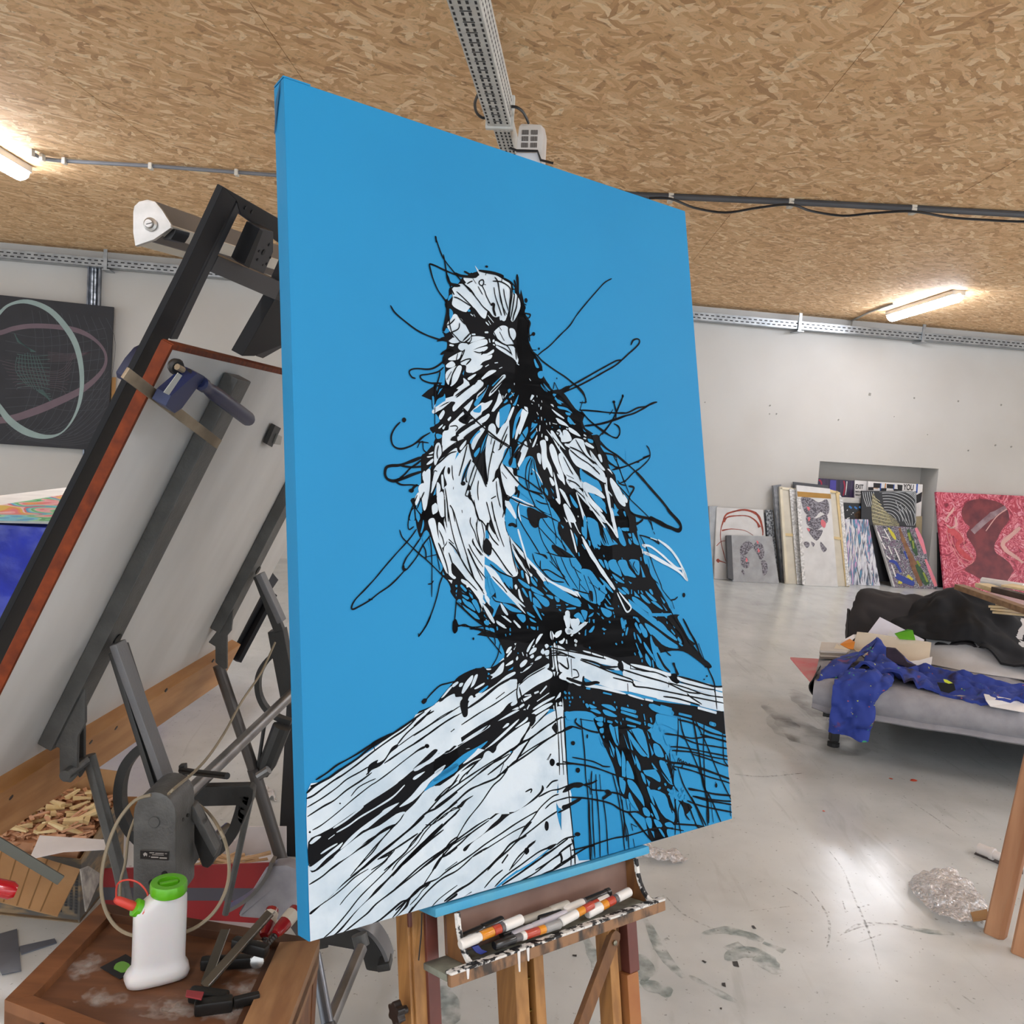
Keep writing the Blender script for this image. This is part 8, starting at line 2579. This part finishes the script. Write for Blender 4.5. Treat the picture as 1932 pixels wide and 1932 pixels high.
wrap([[(1562,1326,.14),(1566,1322,.16),(1572,1326,.15)],[(1558,1345,.06),(1564,1345,.08),(1568,1345,.06)],[(1560,1358,.0),(1564,1358,.01),(1568,1357,.0)]],0,'crumpled clear plastic hanging under the left end of the seat',.012,6)
wp3=mat('pipe_white','d5d0cd',rough=.4)
pp_=thing('pipe_clamp_tube','short white plastic pipe with end clip lying on the floor by the boards','pipe',fl(1850,1605))
a=fl(1846,1600,.03);b_=fl(1930,1634,.03);MB().tube([a,a+(b_-a)*.32],.021,14).build('end_clip',wp3,pp_);MB().tube([a+(b_-a)*.25,b_],.016,14).build('pipe',wp3,pp_);MB().tube([a+(b_-a)*.28,a+(b_-a)*.36],.024,14).build('collar',wp3,pp_)
MB().box8([p+V((0,0,z)) for z in(.0005,.004) for p in(fl(1838,1612),fl(1930,1650),fl(1930,1642),fl(1845,1606))]).build('base_strip',mat('strip_dark','4a4240'),pp_,smooth=0)
# ---------------------------------------------------------------- canvases leaning along the back wall
def canvas(c,ws,m_,label,rot=0.,th=.03,name='leaning_canvas',grp=None,cat='painting'):
    """c: photo corners TL TR BR BL; ws: distance from the wall at the foot and at the top"""
    w0,w1=ws; hh=(onwall(*c[0],w1).z+onwall(*c[1],w1).z)/2; k=(w0-w1)/hh
    mid=(onwall(*c[3],w0)+onwall(*c[2],w0))/2; mid.z=0; n_=(WN+V((0,0,k))).normalized()
    f=lambda x,y,w=.002: pl(x,y,mid+n_*w,n_)
    Q=[f(x,y,0) for x,y in c]
    for i in(2,3):
        q=Q[i]; a_=(q-WP).dot(WD); Q[i]=wl(a_,w0-.002*k,.002)
    t=thing(name,label,cat,V((mid.x,mid.y,0)),grp)
    MB().quad(Q,n_*-th).build('canvas',m_,t,bevel=.002)
    return t,f,n_
def strokes(name,m_,par,f,ls,w=.002,noisy=.3):
    for pts,wd in ls: 
        wds=wd if isinstance(wd,(list,tuple)) else [wd]*len(pts)
        band(pts,wds,m_,name,par,False,lambda x,y:f(x,y,w),4,noisy)
def blobs(name,m_,par,f,pts,w=.0015,k=True):
    for P in pts:
        q=crom([V((x,y,0)) for x,y in P],True,3);MB().prism([f(p.x,p.y,w) for p in q],(0,0,.0003)).build(name,m_,par,smooth=0)
cwh=mat('gesso_white','d6d5d4',rough=.6); cgl=mat('wrapped_grey','a4a7ab',rough=.25,col2='93969a',scale=8,bump=.4,bscale=30,coat=.5); stc=mat('stretcher_pine','d8c08f',rough=.6); raw=mat('raw_canvas','d6cfbf',rough=.8)
dkc=mat('edge_grey_dark','4c4e53',rough=.5); orr=mat('rust_paint','a23d22',rough=.4,col2='7d2a18',scale=30)
# left group
t,f,n_=canvas([(1366,966),(1444,968),(1456,1096),(1370,1090)],(0.08,0.03),dkc,'dark backed wrapped canvas at the very back of the far left group',0,.05)
t,f,n_=canvas([(1338,955),(1354,955),(1358,1088),(1342,1086)],(0.12,0.05),cgl,'grey wrapped canvas partly hidden by the big blue canvas edge',.0,.04)
t,f,n_=canvas([(1445,962),(1458,962),(1470,1090),(1452,1092)],(0.1,0.05),mat('dark_speckled','3b3e44',rough=.4,col2='a8adb3',scale=40,lo=.42,hi=.58),'dark speckled canvas edge between the red arc canvas and the tall stack',0,.03)
t,f,n_=canvas([(1352,957),(1440,962),(1452,1097),(1348,1091)],(0.17,0.06),cwh,'white canvas with looping rust red drip arcs, leftmost on the wall')
strokes('drip_arc',orr,t,f,[([(1364,985),(1370,971),(1385,965),(1405,962),(1425,968),(1434,980),(1439,1000),(1439,1010)],[3,3,3,3.5,4.5,4.5,3,1.5]),([(1366,985),(1372,976),(1390,973),(1412,974),(1427,984),(1433,995)],[4,3,2.2,2,3,5]),([(1364,985),(1360,1000),(1360,1020),(1367,1050),(1375,1075)],[3,1.5,1.4,1.3,1]),([(1362,1001),(1380,998),(1405,1001),(1421,1010)],[3,1.5,1,.8]),([(1352,1057),(1360,1059),(1371,1063)],[5,2,1]),([(1352,1030),(1360,1022),(1370,1020)],[1.5,1.2,1])])
blobs('drip_blob',orr,t,f,[[(1351,1057),(1355,1054),(1358,1058),(1355,1062)]])
t2,f2,n2=canvas([(1380,1010),(1457,1012),(1470,1098),(1383,1094)],(0.3,0.17),cgl,'small grey wrapped canvas with a dark arch shape in front of the red arc one',0,.03)
MB().quad([f2(1371,1010,-.0),f2(1380,1010,-.0),f2(1384,1094,-.0),f2(1374,1091,-.0)],n2*-.05).build('dark_edge',dkc,t2,smooth=0)
drk=mat('ash_paint','4b4850',rough=.5,col2='8a8790',scale=60,lo=.45,hi=.55);flr=mat('coral_fleck','d8707a',rough=.5)
blobs('arch_shape',drk,t2,f2,[[(1398,1030),(1408,1021),(1418,1024),(1422,1032),(1414,1038),(1408,1046),(1398,1048),(1396,1038)],[(1425,1024),(1437,1026),(1442,1040),(1440,1052),(1434,1056),(1428,1044),(1422,1036)],[(1398,1050),(1410,1052),(1414,1068),(1406,1072),(1398,1064)],[(1436,1058),(1446,1060),(1448,1078),(1440,1086),(1438,1072)],[(1400,1074),(1404,1078),(1404,1086),(1399,1080)]])
blobs('arch_shape',flr,t2,f2,[[(1427,1020),(1431,1022),(1430,1027)],[(1430,1034),(1434,1040),(1430,1042)],[(1408,1052),(1411,1058),(1407,1060)]],.003)
# tall stack
def edge(c,k,m_,label,grp=None): return canvas(c,k,m_,label,0,.02,'leaning_canvas',grp)
canvas([(1459,916),(1474,914),(1492,1098),(1476,1097)],(0.2,0.09),mat('edge_grey','8b8e93',rough=.4,col2='6d7076',scale=20),'grey wrapped canvas edge at the left side of the tall stack',0,.05)
canvas([(1497,909),(1563,916),(1572,1090),(1500,1085)],(0.12,0.04),dkc,'dark framed panel showing only its top edge behind the tall stack',0,.02)
t,f,n_=canvas([(1470,918),(1508,922),(1518,1103),(1482,1098)],(0.3,0.11),raw,'tall raw canvas back with pine stretcher bars, left in the tall stack')
for P in([(1470,918),(1475,918),(1487,1098),(1482,1098)],[(1494,921),(1498,921),(1510,1102),(1504,1102)],[(1471,919),(1506,922),(1506,926),(1471,923)],[(1481,1006),(1496,1007),(1497,1012),(1481,1011)]):
    MB().quad([f(x,y,.001) for x,y in P],n_*.012).build('stretcher_bar',stc if P[0][1]>1000 else mat('stretcher_cream','dfd6bf',rough=.6),t,smooth=0)
film=mat('crinkled_film','dddcdb',rough=.15,col2='b4b3b2',scale=40,bump=1.,bscale=60,lo=.42,hi=.55,coat=.6)
MB().quad([f(x,y,.014) for x,y in((1489,922),(1508,924),(1520,1103),(1504,1102))],n_*.004).build('plastic_wrap',film,t,smooth=0)
t,f,n_=canvas([(1562,922),(1583,928),(1602,1106),(1578,1106)],(0.31,0.12),raw,'tall wrapped raw canvas back at the right of the tall stack')
for P in([(1576,927),(1584,929),(1602,1106),(1595,1106)],[(1564,924),(1580,927),(1580,931),(1564,929)],[(1572,1012),(1586,1014),(1587,1019),(1573,1017)]): MB().quad([f(x,y,.001) for x,y in P],n_*.012).build('stretcher_bar',stc,t,smooth=0)
MB().quad([f(x,y,.014) for x,y in((1583,932),(1590,940),(1603,1104),(1597,1106))],n_*.004).build('plastic_wrap',film,t,smooth=0)
t,f,n_=canvas([(1503,915),(1566,922),(1581,1108),(1517,1104)],(0.38,0.17),cwh,'tall narrow white canvas with a dark head shape under a strip of brown tape')
MB().quad([f(x,y,.0015) for x,y in((1504,927),(1567,932),(1568,941),(1505,937))],n_*.001).build('brown_tape',mat('tape_gold','a9803f',rough=.35),t,smooth=0)
MB().quad([f(x,y,.001) for x,y in((1503,940),(1510,940),(1520,1103),(1514,1103))],n_*.002).build('plastic_wrap',film,t,smooth=0)
blobs('head_shape',drk,t,f,[[(1512,938),(1530,940),(1545,948),(1560,942),(1565,960),(1560,972),(1548,966),(1538,976),(1528,975),(1518,966),(1513,952)],[(1522,972),(1540,978),(1558,970),(1562,984),(1552,992),(1542,1000),(1530,996),(1522,988)],[(1524,996),(1540,1000),(1552,1000),(1548,1012),(1540,1020),(1530,1010)],[(1516,1024),(1524,1022),(1528,1028),(1522,1034)],[(1548,1022),(1554,1028),(1560,1036),(1554,1042),(1548,1032)],[(1530,1022),(1537,1026),(1534,1032)]])
blobs('head_shape',flr,t,f,[[(1522,956),(1528,958),(1526,964)],[(1524,976),(1529,977),(1526,984)],[(1550,980),(1558,986),(1556,996),(1549,990)],[(1522,996),(1528,999),(1526,1003)]],.003)
# in and before the recess, back to front
def recess_c(c,w,m_,label,th=.02):
    Q=[onwall(x,y,w) for x,y in c];t=thing('recess_canvas',label,'painting',Q[3]);
    t['org']=tuple(Q[3]);MB().quad(Q,WN*-th).build('canvas',m_,t,bevel=.001);return t,(lambda x,y,ww=.001:onwall(x,y,w+ww))
t,f=recess_c([(1543,902),(1612,907),(1606,1095),(1538,1095)],-.12,mat('purple_streaks','3c2950',rough=.4,col2='1e1730',scale=5,stretch=(6,6,.6)),'dark purple canvas with violet and red streaks at the left in the wall recess')
strokes('streak',mat('streak_red','a02744'),t,f,[([(1592,907),(1594,920),(1591,935)],3),([(1545,905),(1550,912),(1548,935)],3)]);strokes('streak',mat('streak_violet','4c45a0'),t,f,[([(1572,906),(1571,930)],12)]);strokes('streak',mat('paper_bright','e6e3e2'),t,f,[([(1598,908),(1597,920),(1595,934)],1.5)])
t,f=recess_c([(1613,906),(1636,908),(1634,1095),(1610,1095)],-.10,mat('paper_bright','e6e3e2'),'white canvas lettered EXIT in the wall recess')
ex_=(f(1636,908)-f(1613,906)).normalized();ez_=V((0,0,1));ink=mat('ink_black','101013')
text_mesh('EXIT',.078,f(1613.5,921.5),ex_,ez_,ink,'lettering',t,.002,True,xs=.66);text_mesh('back to',.032,f(1613.5,928.5),ex_,ez_,ink,'lettering',t,.002,True,xs=.8);text_mesh('REALITY',.03,f(1613.5,934.5),ex_,ez_,ink,'lettering',t,.002,True,xs=.8)
t,f=recess_c([(1638,908),(1741,914),(1736,1000),(1633,1000)],-.06,mat('paper_bright','e6e3e2'),'wide canvas of black and white bars lettered YOU at the top of the recess')
kb=mat('bar_black','16151b')
def qd(P,m_,nm='bar_block',par=None,ff_=None,w=.001): MB().quad([ff_(x,y,w) for x,y in P],WN*.0006).build(nm,m_,par,smooth=0)
for P in([(1648,911),(1661,912),(1660,921),(1648,920)],[(1673,913),(1686,914),(1685,922),(1673,921)],[(1693,914),(1703,915),(1702,926),(1694,926)],[(1638,919),(1648,919),(1648,925),(1638,925)],[(1660,921),(1673,921),(1672,926),(1660,926)],[(1686,922),(1694,923),(1694,926),(1686,926)],[(1729,934),(1740,928),(1738,946),(1729,950)]): qd(P,kb,par=t,ff_=f)
for P in([(1661,912),(1663,912),(1662,925),(1660,925)],[(1686,914),(1688,914),(1687,924),(1685,924)],[(1729,913),(1732,913),(1731,930),(1728,930)]): qd(P,mat('bar_blue','2f56a8'),par=t,ff_=f)
for P in([(1670,912),(1672,912),(1671,921),(1669,921)],[(1648,920),(1656,921),(1656,922),(1648,921)]): qd(P,mat('bar_orange','c9823a'),par=t,ff_=f)
text_mesh('YOU',.1,f(1704,923.5),ex_,ez_,ink,'lettering',t,.002,True,xs=.66)
t,f=recess_c([(1587,938),(1626,940),(1626,950),(1588,948)],-.03,mat('edge_white','cfcdc9'),'thin white canvas edge lying above the dark one in the recess')
t,f=recess_c([(1728,975),(1740,974),(1736,1100),(1728,1100)],-.03,mat('raw_plywood','a59878',rough=.7),'narrow strip of beige board at the right in the recess')
# black canvas with blue dashes
t,f=recess_c([(1589,949),(1638,950),(1640,1098),(1597,1096)],.005,mat('deep_black','131318',rough=.4),'black canvas with blue dashes and brown splashes behind the streaky one')
strokes('dash',mat('dash_blue','3c7dc4'),t,f,[([(1602,955),(1607,959)],3),([(1612,956),(1617,960)],3),([(1621,956),(1627,960)],3)]);blobs('splash',mat('splash_brown','6b4c30',rough=.5,col2='3d2c20',scale=30),t,f,[[(1612,970),(1624,962),(1636,958),(1640,968),(1632,978),(1618,980)],[(1636,972),(1642,980),(1646,1000),(1640,992)]])
strokes('dot',mat('paper_bright','e6e3e2'),t,f,[([(1598,962),(1599,963)],2),([(1609,967),(1610,968)],2),([(1606,970),(1607,971)],1.5),([(1598,978),(1603,977)],1.5)])
# contour line canvas
t,f=recess_c([(1626,926),(1729,927),(1726,1098),(1622,1096)],.035,mat('slate_black','24252a',rough=.45),'black canvas with dense white contour lines and a cream wedge in the recess')
lw=mat('contour_white','b9bcbf',rough=.5);ly=mat('contour_cream','d6cfa8',rough=.5)
LS=[]
for i in range(16): r=8+i*6.3;LS.append(([(1672+r*.95*math.cos(a),985+-r*.85*math.sin(a)) for a in (0.05,.35,.7,1.05,1.4,1.7)],1.2))
LS=[([(min(max(x,1640),1727),max(y,928)) for x,y in p],w_) for p,w_ in LS]
for i in range(6): LS.append(([(1628+i*4,928),(1630+i*4,940),(1636+i*3,956)],1.2))
for i in range(5): LS.append(([(1690+i*9,945+i*6),(1700+i*7,970+i*3),(1712+i*3,992)],1.1))
strokes('contour_line',lw,t,f,LS,.002)
blobs('cream_wedge',mat('wedge_grey_cream','9c9788',rough=.6,col2='c9c29a',scale=60,lo=.45,hi=.55),t,f,[[(1647,930),(1655,945),(1672,965),(1690,980),(1697,992),(1688,998),(1660,1000),(1648,992),(1644,960)]],.003)
strokes('contour_line',ly,t,f,[([(1646,935+i*7),(1652+i*2,940+i*7),(1660+i*3.5,946+i*6.5)],1.) for i in range(8)],.004)
# streaky teal and pink canvas
sm=bpy.data.materials.new('streaky_paint');sm.use_nodes=True;N=sm.node_tree.nodes;L=sm.node_tree.links;b=N['Principled BSDF'];b.inputs['Roughness'].default_value=.4
def streak(nodes_mat,stops,stretch,sc,dist=0.,det=4):
    N=nodes_mat.node_tree.nodes;L=nodes_mat.node_tree.links
    tc=N.new('ShaderNodeTexCoord');mp=N.new('ShaderNodeMapping');mp.inputs['Scale'].default_value=stretch;L.new(tc.outputs['Object'],mp.inputs[0]);n=N.new('ShaderNodeTexNoise');n.inputs['Scale'].default_value=sc;n.inputs['Detail'].default_value=det;n.inputs['Distortion'].default_value=dist;L.new(mp.outputs[0],n.inputs['Vector'])
    r=N.new('ShaderNodeValToRGB');e=r.color_ramp.elements;e[0].position,e[0].color=stops[0][0],hx(stops[0][1]);e[1].position,e[1].color=stops[-1][0],hx(stops[-1][1])
    for p,c in stops[1:-1]: x=e.new(p);x.color=hx(c)
    L.new(n.outputs[0],r.inputs[0]);L.new(r.outputs[0],N['Principled BSDF'].inputs['Base Color'])
streak(sm,[(.3,'2a7ba0'),(.38,'4a4f63'),(.44,'c9ccd6'),(.49,'dfdfe6'),(.53,'6a5f78'),(.57,'3f8fae'),(.61,'c48ab8'),(.66,'dcdbe2'),(.72,'4a4a5c')],(1.1,1.1,.12),14,.3,6)
t,f,n_=canvas([(1590,979),(1638,980),(1661,1103),(1603,1102)],(0.15,0.06),sm,'small canvas of teal, pink and grey dripping streaks on white')
strokes('stretch_line',ink,t,f,[([(1617,1070),(1624,1102)],1.),([(1636,1066),(1643,1102)],1.),([(1644,1080),(1652,1102)],.8)])
strokes('drip',mat('paper_bright','e6e3e2'),t,f,[([(1600+i*8,985+i*6),(1603+i*8,1020+i*4),(1608+i*8,1060)],1.6) for i in range(5)])
am_=bpy.data.materials.new('splatter_paint');am_.use_nodes=True;am_.node_tree.nodes['Principled BSDF'].inputs['Roughness'].default_value=.45
streak(am_,[(.32,'2a2c35'),(.42,'484a55'),(.46,'c9cbd0'),(.49,'4a4452'),(.54,'6f5f75'),(.58,'24252c'),(.62,'9a7d9a'),(.7,'3b3b46')],(1,1,1),16,2.2,5)
t,f,n_=canvas([(1652,991),(1732,995),(1769,1107),(1687,1107)],(0.22,0.09),am_,'tilted splatter canvas with green, brown and coral bands before the wall recess')
MB().quad([f(x,y,.0) for x,y in((1651,991),(1654,991),(1689,1107),(1686,1107))],n_*-.04).build('pale_edge',cwh,t,smooth=0)
strokes('brown_band',mat('band_brown','86603c',rough=.5,col2='6f4530',scale=14),t,f,[([(1697,996),(1704,1018),(1718,1050),(1728,1078),(1738,1106)],[4,7,9,12,6])],.002)
strokes('green_band',mat('band_green','2f5a33',rough=.5,col2='1f3d28',scale=20),t,f,[([(1713,999),(1722,1025),(1730,1048)],[5,9,5]),([(1729,1065),(1740,1085),(1750,1103)],[6,12,10])],.003);strokes('lime_fleck',mat('lime','8a9a3a'),t,f,[([(1714,1005),(1718,1020)],4),([(1722,1020),(1724,1035)],3),([(1742,1080),(1750,1098)],4),([(1730,1058),(1736,1068)],4)],.004)
strokes('coral_band',mat('band_coral','e08088',rough=.5,col2='d67f9c',scale=9),t,f,[([(1728,996),(1738,1020),(1746,1045)],[5,8,5]),([(1746,1055),(1758,1085),(1766,1106)],[4,7,6])],.002)
strokes('yellow_band',mat('band_yellow','d0c640'),t,f,[([(1676,996),(1684,1008),(1690,1018)],[3,6,3]),([(1695,1098),(1702,1100)],[6,4]),([(1712,1086),(1722,1094)],[6,4])],.003)
strokes('blue_band',mat('band_blue','2b419a'),t,f,[([(1678,1058),(1690,1062),(1700,1080)],[5,6,4]),([(1690,1085),(1705,1094),(1725,1102)],[9,12,8]),([(1706,1040),(1712,1055)],[4,3])],.0025)
strokes('white_dash',mat('paper_bright','e6e3e2'),t,f,[([(1656,1003),(1664,1022)],2.2),([(1668,998),(1680,1020)],2),([(1664,1024),(1671,1036)],2.4),([(1676,1030),(1683,1046)],2),([(1688,1034),(1698,1058)],2.2),([(1682,1065),(1690,1088)],2.4),([(1672,1048),(1680,1056)],2),([(1664,1012),(1676,1016)],1.5)],.004)
# dark edges and the big pink portrait
canvas([(1770,1005),(1779,1005),(1787,1108),(1771,1107)],(0.06,0.04),mat('edge_black','1a191c',rough=.5),'dark stack of canvas edges at the right side of the recess',0,.03)
pkm=bpy.data.materials.new('marbled_pink');pkm.use_nodes=True;pkm.node_tree.nodes['Principled BSDF'].inputs['Roughness'].default_value=.4
streak(pkm,[(.3,'7a2236'),(.38,'a8304a'),(.43,'c04560'),(.47,'e08a98'),(.5,'b83a52'),(.55,'a52e44'),(.59,'d2708a'),(.64,'e4a3ac'),(.7,'b0354e')],(1,1,1),4.5,3.2,3)
t,f,n_=canvas([(1766,928),(1960,937),(1975,1128),(1783,1115)],(0.3,0.05),pkm,'large crimson and pink marbled canvas with a dark bust at the right edge',0,.035)
hd_=mat('bust_dark','5a1d2d',rough=.45,col2='7d3038',scale=7,lo=.35,hi=.65)
blobs('bust_shape',hd_,t,f,[[(1820,952),(1835,943),(1860,942),(1885,948),(1900,960),(1904,978),(1898,990),(1890,1000),(1884,1012),(1876,1030),(1880,1044),(1895,1054),(1910,1070),(1905,1090),(1890,1100),(1860,1096),(1835,1084),(1820,1074),(1838,1060),(1842,1045),(1836,1030),(1826,1015),(1824,1005),(1830,995),(1820,985),(1814,968)]])
strokes('blindfold',mat('band_mauve_grey','7d5f6a',rough=.5,col2='a08a90',scale=9),t,f,[([(1835,1004),(1850,990),(1872,972),(1898,958)],[10,11,11,9])],.003)
strokes('pale_swirl',mat('swirl_pale','dba9a4',rough=.5),t,f,[([(1784,985),(1788,975),(1796,965),(1800,958)],[2,4,5,3]),([(1786,990),(1794,996),(1804,990),(1802,975)],[2,3,4,3]),([(1925,995),(1908,1010),(1892,1025),(1898,1038),(1915,1050),(1930,1062)],[6,9,8,8,6,4]),([(1900,960),(1880,975),(1860,1002)],[2,2,2])],.004)
strokes('red_swirl',mat('swirl_red','b5303a',rough=.45,col2='c8505a',scale=12),t,f,[([(1788,1000),(1800,1005),(1812,1018),(1806,1030),(1818,1045),(1832,1056)],[8,12,9,7,10,6])],.0025)
strokes('swirl_rim',mat('rim_pink','df8f90'),t,f,[([(1786,1000),(1790,1020),(1800,1040),(1815,1062),(1832,1064),(1836,1052),(1820,1030),(1818,1015),(1806,1000),(1790,994)],1.4),([(1792,1006),(1800,1030),(1812,1050),(1828,1058)],1.1)],.004)
